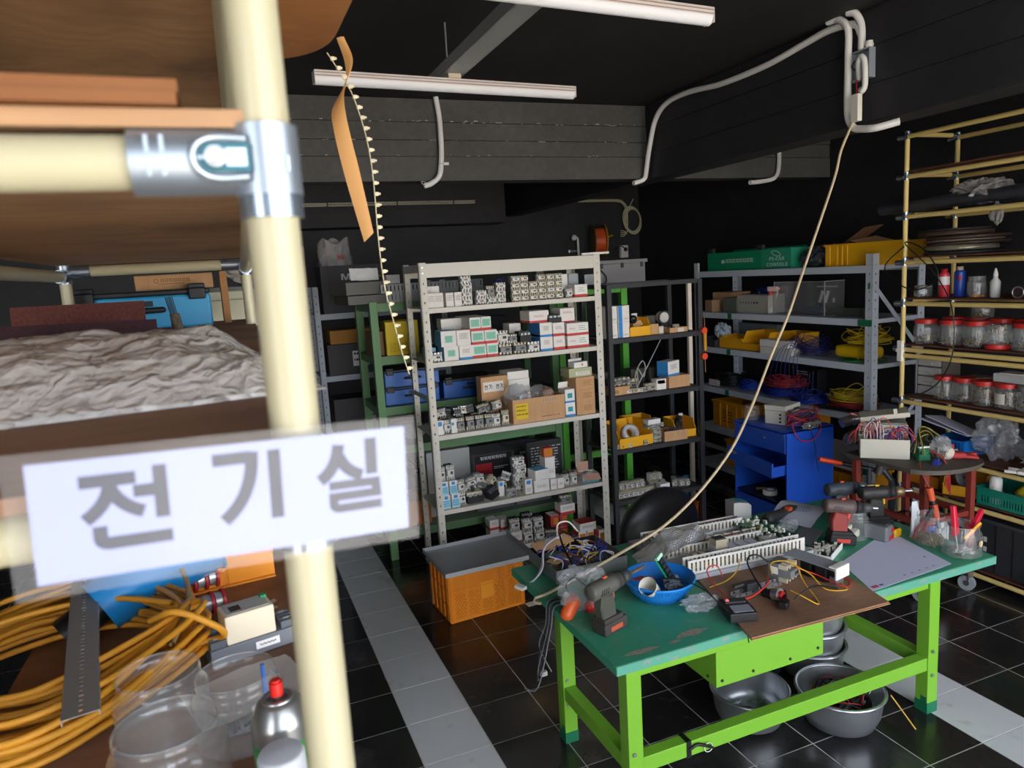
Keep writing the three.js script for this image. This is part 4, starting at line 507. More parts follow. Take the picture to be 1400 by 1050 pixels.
  for (let k = 0; k < 3; k++) carton(['lowest', 'middle', 'topmost'][k] + ' of three stacked kraft cartons at the right of the third shelf', 0.145, 0.088, 0.2, [S3(1155), Y3 + k * 0.0885, -4.535], 0, { m: CARD, marks: [[TXTK, 0.1, 0.2, 0.55, 0.6]], group: 'stacked kraft cartons on the third white shelf' });
  carton('pale green carton on the kraft stack of the third shelf', 0.18, 0.062, 0.12, [S3(1118) + 0.02, Y3 + 0.2665, -4.51], 0, { m: M(0xb4b78f, 0.7), marks: [[TXT, 0.1, 0.2, 0.6, 0.4]] }); carton('white torn carton on the pale green carton', 0.11, 0.04, 0.08, [S3(1140), Y3 + 0.329, -4.5], 0.1, { m: WHITE, flap: 0.3, marks: [[ORANGE, 0.1, 0.3, 0.12, 0.4]] });
  take(contactor('dark contactor on the kraft stack beside the pale green carton', undefined, LG, DG, 0.055, 0.05, 0.05), [S3(1088), Y3 + 0.2665, -4.6]);
}
// ---- fourth white shelf
{
  const bb = (l, a, b, y, h, d, o, z = ZW, ry = 0) => carton(l, (b - a) * 0.0012, h, d, [S4((a + b) / 2), Y4 + y, z - d / 2], ry, o);
  for (const [a, b, r] of [[286, 332, 0], [337, 384, 0], [278, 326, 1], [331, 374, 1]]) bb((r ? 'upper' : 'lower') + ' slim white carton with pale blue printed front in the block of four', a + 8, b + 8, r * 0.0925, 0.092, 0.07, { marks: [[TXTB, 0, 0.05, 0.9, 0.58], [BLUE, 0, 0.7, 0.45, 0.22]], group: 'block of four pale blue cartons on the fourth shelf' });
  take(contactor('grey contactor standing on the pale blue carton block, shelf end', undefined, LG, MG, 0.048, 0.095, 0.07), [S4(304), Y4 + 0.1855, -4.47]); take(contactor('darker grey contactor standing on the pale blue carton block', undefined, LG, DG, 0.05, 0.1, 0.07), [S4(352), Y4 + 0.1855, -4.475], 0.1);
  const q = contactor('lower pale contactor in the two-high column beside the pale blue cartons', 'two-high contactor column on the fourth shelf', LG, MG, 0.05, 0.085, 0.07); take(q, [S4(408), Y4, -4.48]); copy(q, [S4(404), Y4 + 0.0855, -4.48], 0.15, 'upper pale contactor of the two-high column beside the pale blue cartons');
  take(breaker('black breaker with beige top on the fourth white shelf', undefined, M(0x1b1c1e, 0.5), BEIGE, 0.115, 0.075, 0.09), [S4(482), Y4, -4.49], 0.05);
  take(breaker('round-edged black breaker tipped beside the beige-topped one', undefined, M(0x1b1c1e, 0.45), DG, 0.075, 0.08, 0.08), [S4(590), Y4 + 0.012, -4.48], 0.3, 0, 0.35);
  const Jm = [[440, 0.05, 'pale contactor heaped behind the beige-topped breaker', LG], [500, 0.095, 'white contactor leaning back over the beige-topped breaker', LG], [548, 0.06, 'grey contactor in the middle of the fourth-shelf heap', MG], [610, 0.075, 'beige contactor on top of the fourth-shelf heap', BEIGE], [655, 0.06, 'dark contactor at the end of the fourth-shelf heap', DG], [530, 0.105, 'pale contactor on the crest of the fourth-shelf heap', LG], [690, 0.085, 'grey contactor stacked above the silver relay', MG]];
  for (const [c, y, l, m] of Jm) take(contactor(l, undefined, m, m === DG ? BLACK : MG, 0.062, 0.06, 0.09), [S4(c), Y4 + y, -4.57], rnd(-0.5, 0.5), rnd(-0.3, 0.2), rnd(-0.5, 0.5));
  for (const c of [450, 530, 610, 680]) copy(q, [S4(c), Y4, -4.6], 0.2, 'pale contactor standing under the fourth-shelf heap', 'contactors standing under the fourth-shelf heap');
  take(contactor('silver relay with window standing at the front of the fourth shelf', undefined, M(0x9fa3a6, 0.35, 0.4), MG, 0.07, 0.055, 0.06), [S4(695), Y4, -4.465]);
  bb('slim white carton with small blue label beside the black breaker', 630, 664, 0, 0.105, 0.07, { marks: [[BLUE, 0, 0.68, 0.6, 0.24]] }, -4.49); bb('slim white carton with small blue label in front of the contactor stack', 768, 812, 0, 0.105, 0.05, { marks: [[BLUE, 0, 0.66, 0.6, 0.25], [TXT, 0, 0.1, 0.7, 0.35]] });
  const c4 = contactor('lowest grey contactor in the tall stack of the fourth shelf', 'tall contactor stack on the fourth shelf', LG, MG, 0.085, 0.06, 0.08); take(c4, [S4(775), Y4, -4.56]); copy(c4, [S4(772), Y4 + 0.0605, -4.56], 0, 'second grey contactor up in the tall stack of the fourth shelf'); copy(c4, [S4(778), Y4 + 0.121, -4.56], 0.1, 'third grey contactor up in the tall stack of the fourth shelf'); copy(c4, [S4(770), Y4 + 0.1815, -4.555], -0.06, 'topmost grey contactor of the tall stack on the fourth shelf');
  bb('white printed carton in the white cluster, lower', 820, 917, 0, 0.085, 0.1, { marks: [[TXT, 0, 0.3, 0.7, 0.3]] }); bb('white carton with blue top edge tilted on the white cluster', 822, 914, 0.0855, 0.07, 0.1, { top: PBLUE }, ZW, 0.15);
  bb('tall white carton carrying the small orange box', 905, 968, 0.075, 0.15, 0.09, { marks: [[TXT, 0.1, 0.2, 0.6, 0.25]] }, -4.46); bb('low white carton under the tall white carton', 922, 962, 0, 0.074, 0.09, { marks: [[TXT, 0, 0.3, 0.7, 0.3]] }); bb('low white carton at the right of the white cluster', 966, 1006, 0, 0.074, 0.09, { marks: [[TXT, 0, 0.3, 0.7, 0.3]] });
  bb('small orange box with red top on the tall white carton', 905, 960, 0.2255, 0.065, 0.06, { m: M(0xd56a34, 0.6), marks: [[TXTO, 0.1, 0.2, 0.7, 0.6]], top: RED }, -4.47);
  take(contactor('grey contactor beside the open pink-flapped carton', undefined, LG, DG, 0.05, 0.08, 0.07), [S4(1030), Y4, -4.49]); take(contactor('dark-footed contactor touching the open pink-flapped carton', undefined, LG, DG, 0.046, 0.085, 0.07), [S4(1078), Y4, -4.48]);
  { const c = thing('open_carton', 'open white carton with teal stripe and pinkish flaps on the fourth shelf', 'box', [S4(1188), Y4, -4.5], -0.1), w2 = 0.12, h = 0.06, d = 0.1, K = M(0xc79c86, 0.8); part(c, 'bottom', bx(w2, 0.003, d), PAPER); for (const s of [-1, 1]) { part(c, 'side', bx(w2, h, 0.003, 0, 0, s * d / 2), PAPER); part(c, 'end', bx(0.003, h, d, s * w2 / 2, 0, 0), PAPER); } part(c, 'teal_stripe', bx(w2 + 0.002, 0.012, 0.004, 0, 0, d / 2), TEAL); part(c, 'flap', mv(bx(w2, 0.06, 0.002), 0, h, d / 2, 2.2), K); part(c, 'flap', mv(bx(w2 * 0.7, 0.07, 0.002), -0.02, h, -d / 2, 0.05), K); part(c, 'flap', mv(bx(0.002, 0.09, d), -w2 / 2, h, 0, 0, 0, 1.25), K); }
  take(contactor('pale contactor lying inside the open pink-flapped carton', undefined, LG, MG, 0.05, 0.05, 0.07), [S4(1188), Y4 + 0.01, -4.5], 0.6);
}
// ---- on the floor under the white rack
{
  const X = (c) => 1.20 + (c - 300) * 0.00128, Z = -4.62, W1 = M(0x74767a, 0.5);
  const bb = (l, a, b, y, h, d, o, z = Z, ry = 0) => carton(l, (b - a) * 0.00122, h, d, [X((a + b) / 2), y, z], ry, o);
  [[345, -4.55, 'large grey contactor on the floor behind the crate, post side', 0.12], [385, -4.67, 'large grey contactor on the floor against the green rail', 0.12], [470, -4.6, 'large pale contactor on the floor with red terminals', 0.13], [530, -4.68, 'large grey contactor on the floor beside the small red box', 0.11]].forEach(([c, z, l, w], i) => { const o = contactor(l, undefined, i === 2 ? LG : M(0xa7a8a4, 0.5), W1, w, 0.085, 0.12, 1); take(o, [X(c), 0, z], rnd(-0.3, 0.3)); });
  bb('small red-edged box with yellow label on the floor', 568, 635, 0, 0.07, 0.1, { band: [RED, 0.5, 0], marks: [[TXTY, 0.15, 0.1, 0.5, 0.5]] }, -4.6, -0.4);
  const R = 'red-banded cartons stacked on the floor under the white rack';
  for (let k = 0; k < 3; k++) for (let j = 0; j < 2; j++) bb(['bottom', 'middle', 'top'][k] + ' red-banded white carton in the floor stack, ' + (j ? 'beside the base row' : 'beside the yellow-label box'), 640 + j * 60, 697 + j * 60, k * 0.0805, 0.08, 0.1, { band: [RED, 0.25, 0.05], marks: [[TXTR, 0, 0.5, 0.6, 0.3]], group: R }, -4.78 + j * 0.03);
  for (const [a, b, y, z] of [[712, 780, 0, -4.6], [712, 780, 0.0955, -4.6], [785, 848, 0, -4.58], [850, 918, 0, -4.57]]) bb(y ? 'upper red-based white carton stacked in the row facing the tray' : 'red-based white carton at floor level in the row facing the tray', a, b, y, 0.095, 0.1, { band: [RED, 0.2, 0.1], marks: [[TXT, 0, 0.5, 0.6, 0.25]], group: 'red-based floor cartons facing the tray' }, z);
  bb('white carton with yellow square at the base of the floor row', 855, 915, 0, 0.06, 0.04, { marks: [[TXTY, 0, 0.2, 0.7, 0.6]] }, -4.49);
  const p = contactor('black-footed contactor on top of the red-based floor cartons', 'black-footed contactors on the floor cartons', LG, M(0x17181a, 0.5), 0.07, 0.085, 0.08); [[815, 0.0955, -4.58], [882, 0.0955, -4.57], [815, 0.1815, -4.585], [880, 0.1815, -4.575], [850, 0.1815, -4.68], [745, 0.1915, -4.6]].forEach(([c, y, z], i) => (i ? copy(p, [X(c), y, z], rnd(-0.05, 0.05), i === 5 ? 'black-footed contactor alone on the two stacked red-based cartons' : i === 4 ? 'black-footed contactor on the low carton at the back' : i > 1 ? 'upper black-footed contactor stacked over the red-based floor cartons' : undefined) : take(p, [X(c), y, z])));
  bb('low carton carrying a black-footed contactor at the back of the floor row', 815, 885, 0, 0.181, 0.08, { group: undefined }, -4.69);
  [[950, 0, -4.62], [1010, 0, -4.66], [985, 0.062, -4.64], [1050, 0, -4.6]].forEach(([c, y, z], i) => take(contactor(['dark grey relay at the foot of the floor heap', 'dark relay behind the foot of the floor heap', 'dark relay on top of the floor heap', 'silver-faced relay beside the grey cube box'][i], undefined, i === 3 ? M(0x9a9da0, 0.4, 0.3) : M(0x5c5f63, 0.5), DG, 0.08, 0.06, 0.09), [X(c), y, z], rnd(-0.5, 0.5)));
  bb('plain grey cube box on the floor among the relays', 1075, 1140, 0, 0.07, 0.07, { m: M(0x8b8d92, 0.6), marks: [[PAPER, 0.1, 0.3, 0.5, 0.4]] }, -4.56, 0.3);
  const R2 = 'red cartons with orange label at the right end of the floor';
  for (const [a, b, y, h, z, l] of [[1112, 1165, 0, 0.11, -4.56, 0], [1168, 1212, 0, 0.11, -4.56, 0], [1218, 1258, 0, 0.115, -4.5, 0]]) bb('red-sided white carton with orange label at the right end of the floor', a, b, y, h, 0.09, { side: RED, band: [RED, 0.12, 0], marks: [[TXTO, 0, 0.2, 0.75, 0.6]], group: R2 }, z);
  bb('white carton with red top lying on the orange-label cartons', 1115, 1225, 0.1105, 0.06, 0.12, { top: RED, marks: [[TXT, 0, 0.3, 0.8, 0.4]] }, -4.56);
  for (const [k, a] of [[0, 1005], [1, 1005], [0, 1062], [1, 1062]]) bb((k ? 'upper' : 'lower') + ' red carton with white top in the rear floor stack', a, a + 54, k * 0.1005, 0.1, 0.1, { m: M(0xb43a35, 0.6), top: PAPER, marks: [[TXTO, 0.1, 0.3, 0.5, 0.5]], group: 'rear red cartons on the floor' }, -4.74);
  bb('white printed carton on the rear red cartons', 1062, 1160, 0.201, 0.075, 0.1, { band: [RED, 0.25, 0], marks: [[TXT, 0, 0.45, 0.8, 0.4]] }, -4.72); take(contactor('dark contactor on top of the rear white printed carton', undefined, MG, DG, 0.09, 0.06, 0.08), [X(1110), 0.2765, -4.72]);
}
// ---------------------------------------------------------------- black rack contents
const YB = M(0xf0b01c, 0.45), YB2 = M(0xe4a620, 0.5);
function bin(label, w, h, d, pos, ry, m, o = {}) { // stacking bin with a cut-down mouth in front
  const b = thing(o.name ?? 'parts_bin', label, 'bin', pos, ry, o.group), t = 0.004, f = o.front ?? 0.45;
  part(b, 'bottom', bx(w, t, d), m); part(b, 'back', bx(w, h, t, 0, 0, -d / 2 + t / 2), m); part(b, 'front', [bx(w, h * f, t, 0, 0, d / 2 - t / 2), bx(w, 0.006, 0.012, 0, h * f, d / 2)], m);
  for (const s of [-1, 1]) part(b, 'side', ex([[-d / 2, 0], [d / 2, 0], [d / 2, h * f], [d / 2 - d * 0.18, h * 0.86], [d / 2 - d * 0.22, h], [-d / 2, h]], t).rotateY(-Math.PI / 2).translate(s * (w / 2) + (s > 0 ? 0 : t), 0, 0), m);
  part(b, 'rim', [bx(t, 0.006, d * 0.75, -w / 2 - 0.002, h - 0.006, -d * 0.12), bx(t, 0.006, d * 0.75, w / 2 + 0.002, h - 0.006, -d * 0.12), bx(w, 0.006, t, 0, h - 0.006, -d / 2 - 0.002)], m);
  return b;
}
function heap(name, label, cat, n, w, d, pos, mats, s = 0.02, group) { // n separate small parts scattered in a tray, each a thing of its own
  for (let i = 0; i < n; i++) { const k = rnd(0.7, 1.3) * s, o = solo(name, label, cat, rb(k * 1.4, k * 0.8, k, 0, 0, 0, 0.002, 1), mats[i % mats.length], [pos[0] + rnd(-w / 2, w / 2), pos[1] + 0.001, pos[2] + rnd(-d / 2, d / 2)], rnd(3), group); }
}
{
  const B1 = (c) => 2.53 + (c - 210) * 0.001179, B3 = (c) => 2.51 + (c - 200) * 0.001332, YA = 1.5005, YBb = 1.0905, YC = 0.7005, YD = 0.3205, Z = -4.44;
  for (const [c, r] of [[205, 0], [205, 1], [290, 0], [290, 1]]) carton((r ? 'upper' : 'lower') + ' white carton with blue stripe in the block of four on the black rack', 0.092, 0.113, 0.1, [B1(c) + 0.015, YA + r * 0.1135, Z - 0.05], 0, { marks: [[BLUE, -0.3, 0, 0.34, 1], [TXT, 0.2, 0.1, 0.5, 0.15]], group: 'blue-striped cartons on the black rack' });
  bin('small yellow bin with a black round lens part on the black rack', 0.18, 0.125, 0.15, [B1(410), YA, Z - 0.07], 0.05, YB, { front: 0.5 });
  { const l = thing('lens_part', 'black ring-shaped part with white flange in the small yellow bin', 'part', [B1(385), YA + 0.07, Z - 0.06], 0.2); part(l, 'ring', mv(lt([[0.012, 0], [0.03, 0], [0.03, 0.03], [0.02, 0.034], [0.012, 0.03]], 24), 0, 0.05, 0, Math.PI / 2), BLACK); part(l, 'flange', bx(0.05, 0.04, 0.006, 0.03, 0.05, 0), WHITE); part(l, 'stand', bx(0.02, 0.055, 0.02, 0, -0.066, 0), DG); }
  { const w = solo('card_wedge', 'folded kraft card wedge sticking out of the small yellow bin', 'card', ex([[0, 0], [0.09, 0.02], [0.07, 0.06], [0.01, 0.05]], 0.03, 0), CARD, [B1(395), YA + 0.045, Z - 0.09], 0); w.rotation.z = 0.1; }
  carton('small kraft box leaning by the small yellow bin', 0.07, 0.075, 0.08, [B1(525), YA, Z - 0.05], -0.2, { m: CARD }); carton('beige card box with round knob print on the black rack', 0.042, 0.055, 0.06, [B1(570), YA, Z - 0.04], 0, { m: M(0xc9c0a4, 0.7), marks: [[TXT, 0, 0.2, 0.6, 0.6]] });
  const tray = (l, w, h, d, pos, ry) => { const c = thing('card_tray', l, 'tray', pos, ry); part(c, 'bottom', bx(w, 0.003, d), CARD); for (const s of [-1, 1]) { part(c, 'side', bx(w, h, 0.003, 0, 0, s * d / 2), CARD); part(c, 'end', bx(0.003, h, d, s * w / 2, 0, 0), CARD); } return c; };
  { const c = tray('low kraft tray with white label at the right of the upper black shelf', 0.155, 0.035, 0.12, [B1(690), YA, Z - 0.06], 0.03); part(c, 'label', bx(0.05, 0.026, 0.001, 0.02, 0.004, 0.0612), TXT); }
  take(contactor('silver socket block in the low kraft tray', undefined, M(0xb9b4a8, 0.4, 0.3), DG, 0.05, 0.05, 0.05), [B1(700), YA + 0.004, Z - 0.06], 0.2);
  { const d = thing('round_gauge', 'white round-faced gauge standing at the back of the upper black shelf', 'gauge', [B1(700), YA, -4.66], 0); part(d, 'dial', mv(cy(0.045, 0.05, 0, -0.025, 0, 26), 0, 0.1, 0, Math.PI / 2), M(0xc9c7bd, 0.5)); part(d, 'bezel', mv(tor(0.045, 0.006, 0, 0, 0, 26), 0, 0.1, 0.025, Math.PI / 2), DG); part(d, 'foot', bx(0.06, 0.06, 0.05), DG); }
  for (const [c, l, m] of [[430, 'dark metal cover at the back behind the small yellow bin', 0x3a3c38], [520, 'olive metal box at the back of the upper black shelf', 0x55564c], [610, 'brown metal bracket box at the back of the upper black shelf', 0x4c463c]]) carton(l, 0.09, 0.12, 0.07, [B1(c), YA, -4.7], 0, { m: M(m, 0.6), name: 'metal_box' });
  solo('metal_rod', 'thin bright rod leaning across the black rack', 'rod', rod([B1(370), YBb + 0.002, -4.46], [B1(590), YA - 0.05, -4.5], 0.004, 8), STEEL);
  // second shelf
  carton('kraft box with stencilled letters GIQ at the end of the second black shelf', 0.15, 0.062, 0.1, [B3(240) + 0.03, YBb, Z - 0.05], 0.05, { m: CARD, marks: [[M(0xffffff, 0.8, 0, { map: canvasTex(96, 48, (g, w, h) => { g.fillStyle = '#c99c6b'; g.fillRect(0, 0, w, h); g.fillStyle = '#3a2a1c'; g.font = 'bold 40px sans-serif'; g.fillText('GIQ', 6, 40); }) }), -0.25, 0.2, 0.36, 0.55]] });
  { const o = take(contactor('grey ribbed power block tilted on the GIQ box', undefined, MG, M(0x9a9ca0, 0.5), 0.15, 0.05, 0.08), [B3(262) + 0.02, YBb + 0.066, Z - 0.05], 0.2, 0, 0); }
  take(contactor('olive relay behind the silver connectors on the second black shelf', undefined, M(0x80806c, 0.5), DG, 0.1, 0.09, 0.08), [B3(372), YBb, -4.56]);
  for (const [c, l] of [[318, 'silver connector next to the GIQ box'], [352, 'brass-tinted connector among the silver connectors'], [388, 'dull silver connector in front of the olive relay'], [415, 'small dark connector in front of the olive relay']]) take(contactor(l, undefined, c === 352 ? M(0xb7a888, 0.4, 0.4) : M(0xa8a6a0, 0.35, 0.5), DG, 0.042, 0.035, 0.05), [B3(c), YBb, -4.46], rnd(-0.4, 0.4));
  take(contactor('grey cube relay beside the red-labelled box', undefined, M(0x9d9a8e, 0.5), DG, 0.09, 0.055, 0.08), [B3(455), YBb, -4.48], 0.1);
  carton('small white box with red label on the second black shelf', 0.085, 0.078, 0.07, [B3(522), YBb, Z - 0.04], 0, { marks: [[TXTR, 0, 0.5, 1, 0.45], [RED, 0, 0.56, 0.7, 0.32]] }); carton('kraft carton under the blue and white carton', 0.19, 0.088, 0.13, [B3(640), YBb, Z - 0.07], 0.05, { m: CARD }); carton('white carton with blue front corner on top of the kraft carton', 0.14, 0.11, 0.1, [B3(602), YBb + 0.0885, Z - 0.07], 0.35, { side: BLUE, band: [BLUE, 0.14, 0], marks: [[TXT, 0, 0.4, 0.6, 0.4]] });
  for (const [c, l] of [[270, 'dark carton at the back of the second black shelf'], [470, 'grey-olive carton at the back of the second black shelf'], [590, 'small stacked olive carton behind the kraft carton']]) carton(l, 0.12, 0.14, 0.1, [B3(c), YBb, -4.7], 0, { m: M(0x44443c, 0.7) });
  { const p = thing('cable_scrap', 'tangle of pale cable at the back of the second black shelf', 'cable', [B3(430), YBb + 0.002, -4.62]); part(p, 'strand', tb([[0, 0.01, 0], [0.02, 0.12, 0], [0.06, 0.2, 0.02], [0.1, 0.16, 0], [0.07, 0.08, 0.02], [0.03, 0.15, 0], [0.02, 0.01, 0.03]], 0.004, 6, 60), M(0xb8b4a4, 0.5)); }
  // third shelf
  bin('large yellow bin with a grey cable tie roll on the third black shelf', 0.3, 0.165, 0.24, [B3(320) + 0.02, YC, -4.545], 0.1, YB, { front: 0.42 }); solo('tape_roll', 'grey and white tape roll inside the large yellow bin', 'tape', mv(lt([[0.035, 0], [0.065, 0], [0.065, 0.05], [0.035, 0.05], [0.035, 0]], 30), 0, 0.07, 0, 1.1, 0.3, 0), M(0xc4c2bc, 0.5), [B3(325), YC + 0.012, -4.5]);
  bin('yellow bin half hidden behind the stacked relay sockets', 0.2, 0.16, 0.16, [B3(470), YC, -4.7], 0, YB2); const sk = contactor('grey socket in the stack between the yellow bins', 'relay socket stack between the yellow bins', M(0x9b9a93, 0.5), DG, 0.075, 0.036, 0.07); take(sk, [B3(482), YC, -4.47]); for (let k = 1; k < 3; k++) copy(sk, [B3(482) + rnd(-0.005, 0.005), YC + 0.0365 * k, -4.47], rnd(-0.1, 0.1));
  take(contactor('wide grey relay board on top of the socket stack', undefined, M(0x8b8f96, 0.5), MG, 0.14, 0.03, 0.08), [B3(480), YC + 0.1095, -4.48], 0.05); carton('small white box crowning the socket stack', 0.11, 0.034, 0.06, [B3(472), YC + 0.14, -4.48], 0.05, { m: WHITE });
  tray('kraft tray with grey leads in front of the right yellow bin', 0.19, 0.075, 0.13, [B3(598), YC, -4.48], -0.08); bin('yellow bin full of black adapters at the right of the third shelf', 0.17, 0.13, 0.2, [B3(693), YC, -4.56], -0.1, YB, { front: 0.4 });
  { const c = thing('lead_bundle', 'bundle of dark grey leads in the kraft tray', 'cable', [B3(598), YC + 0.004, -4.48]); for (let k = 0; k < 4; k++) part(c, 'lead', tb([[-0.08, 0.01 + 0.015 * k, 0.02], [-0.02, 0.06 + 0.01 * k, -0.03 + 0.02 * k], [0.04, 0.04 + 0.01 * k, 0.03], [0.08, 0.06, -0.02]], 0.006, 6, 24), DG); }
  for (const [i, l] of ['black adapter standing in the right yellow bin', 'black adapter lying across the right yellow bin', 'white-capped black adapter in the right yellow bin'].entries()) { const a = thing('adapter', l, 'adapter', [B3(680 + i * 14), YC + 0.06 + 0.016 * i, -4.55 - 0.02 * i], 0.4 * i); part(a, 'case', rb(0.06, 0.05, 0.04, 0, 0, 0, 0.008, 2), BLACK); part(a, 'plug', rb(0.02, 0.02, 0.03, 0.01, 0.045, 0.01, 0.003, 1), i === 2 ? WHITE : DG); }
  for (const [c, l] of [[205, 'small steel fitting at the front edge of the third black shelf'], [235, 'second steel fitting at the front edge beside the large yellow bin'], [285, 'small clear fitting below the large yellow bin'], [385, 'dark brass fitting in front of the large yellow bin']]) take(contactor(l, undefined, M(0xb5b5b0, 0.35, 0.5), DG, 0.03, 0.035, 0.03), [B3(c) + 0.02, YC, -4.428], rnd(-0.3, 0.3));
  // lowest shelf
  const wr = M(0xc6c7c2, 0.5), sockets = 'white relay sockets on the lowest black shelf', s0 = contactor('white relay socket in the front row on the lowest black shelf', sockets, wr, M(0xb0b1ac, 0.5), 0.036, 0.055, 0.07); for (let k = 0; k < 8; k++) (k ? copy(s0, [B3(222 + k * 30) + 0.01, YD, -4.46], rnd(-0.05, 0.05)) : take(s0, [B3(222) + 0.01, YD, -4.46]));
  for (let k = 0; k < 5; k++) copy(s0, [B3(248 + k * 32) + 0.01, YD + 0.056, -4.48], rnd(-0.2, 0.2), 'white relay socket piled on the front row on the lowest black shelf', 'piled white relay sockets on the lowest black shelf');
  for (const [c, z, y] of [[480, -4.55, 0], [520, -4.56, 0], [560, -4.55, 0], [500, -4.57, 0.056], [540, -4.57, 0.056]]) copy(s0, [B3(c), YD + y, z], rnd(-0.4, 0.4), 'white relay socket in the heap behind the white box', 'white socket heap behind the white box');
  for (const [c, z] of [[620, -4.5], [650, -4.48], [680, -4.47], [640, -4.55]]) copy(s0, [B3(c), YD, z], rnd(-0.6, 0.6), 'white relay socket lying at the right of the lowest black shelf', 'white sockets at the right of the lowest black shelf');
  carton('small white and grey box in front of the socket heap', 0.085, 0.06, 0.06, [B3(518), YD, -4.455], 0.05, { m: WHITE, band: [M(0x8a94a8, 0.6), 0.5, 0] });
  // on the right post
  { const h = thing('hand_tool', 'yellow-bodied tool with two orange ends hung on the black rack post', 'tool', [3.262, 1.28, -4.378]); part(h, 'body', rb(0.022, 0.14, 0.018, 0.02, 0.07, 0, 0.004, 2), M(0xc98a1c, 0.5)); for (const y of [0.03, 0.22]) part(h, 'orange_end', mv(cy(0.024, 0.026, 0, -0.013, 0, 16), 0.01, y, 0, Math.PI / 2), M(0xd8481e, 0.45)); part(h, 'cord', rod([0.018, 0.24, 0], [0.018, 0.33, 0.0], 0.003, 6), M(0xa06a4a, 0.6)); part(h, 'cord', rod([0.02, -0.09, 0], [0.018, 0.02, 0.0], 0.003, 6), M(0xa06a4a, 0.6)); }
}
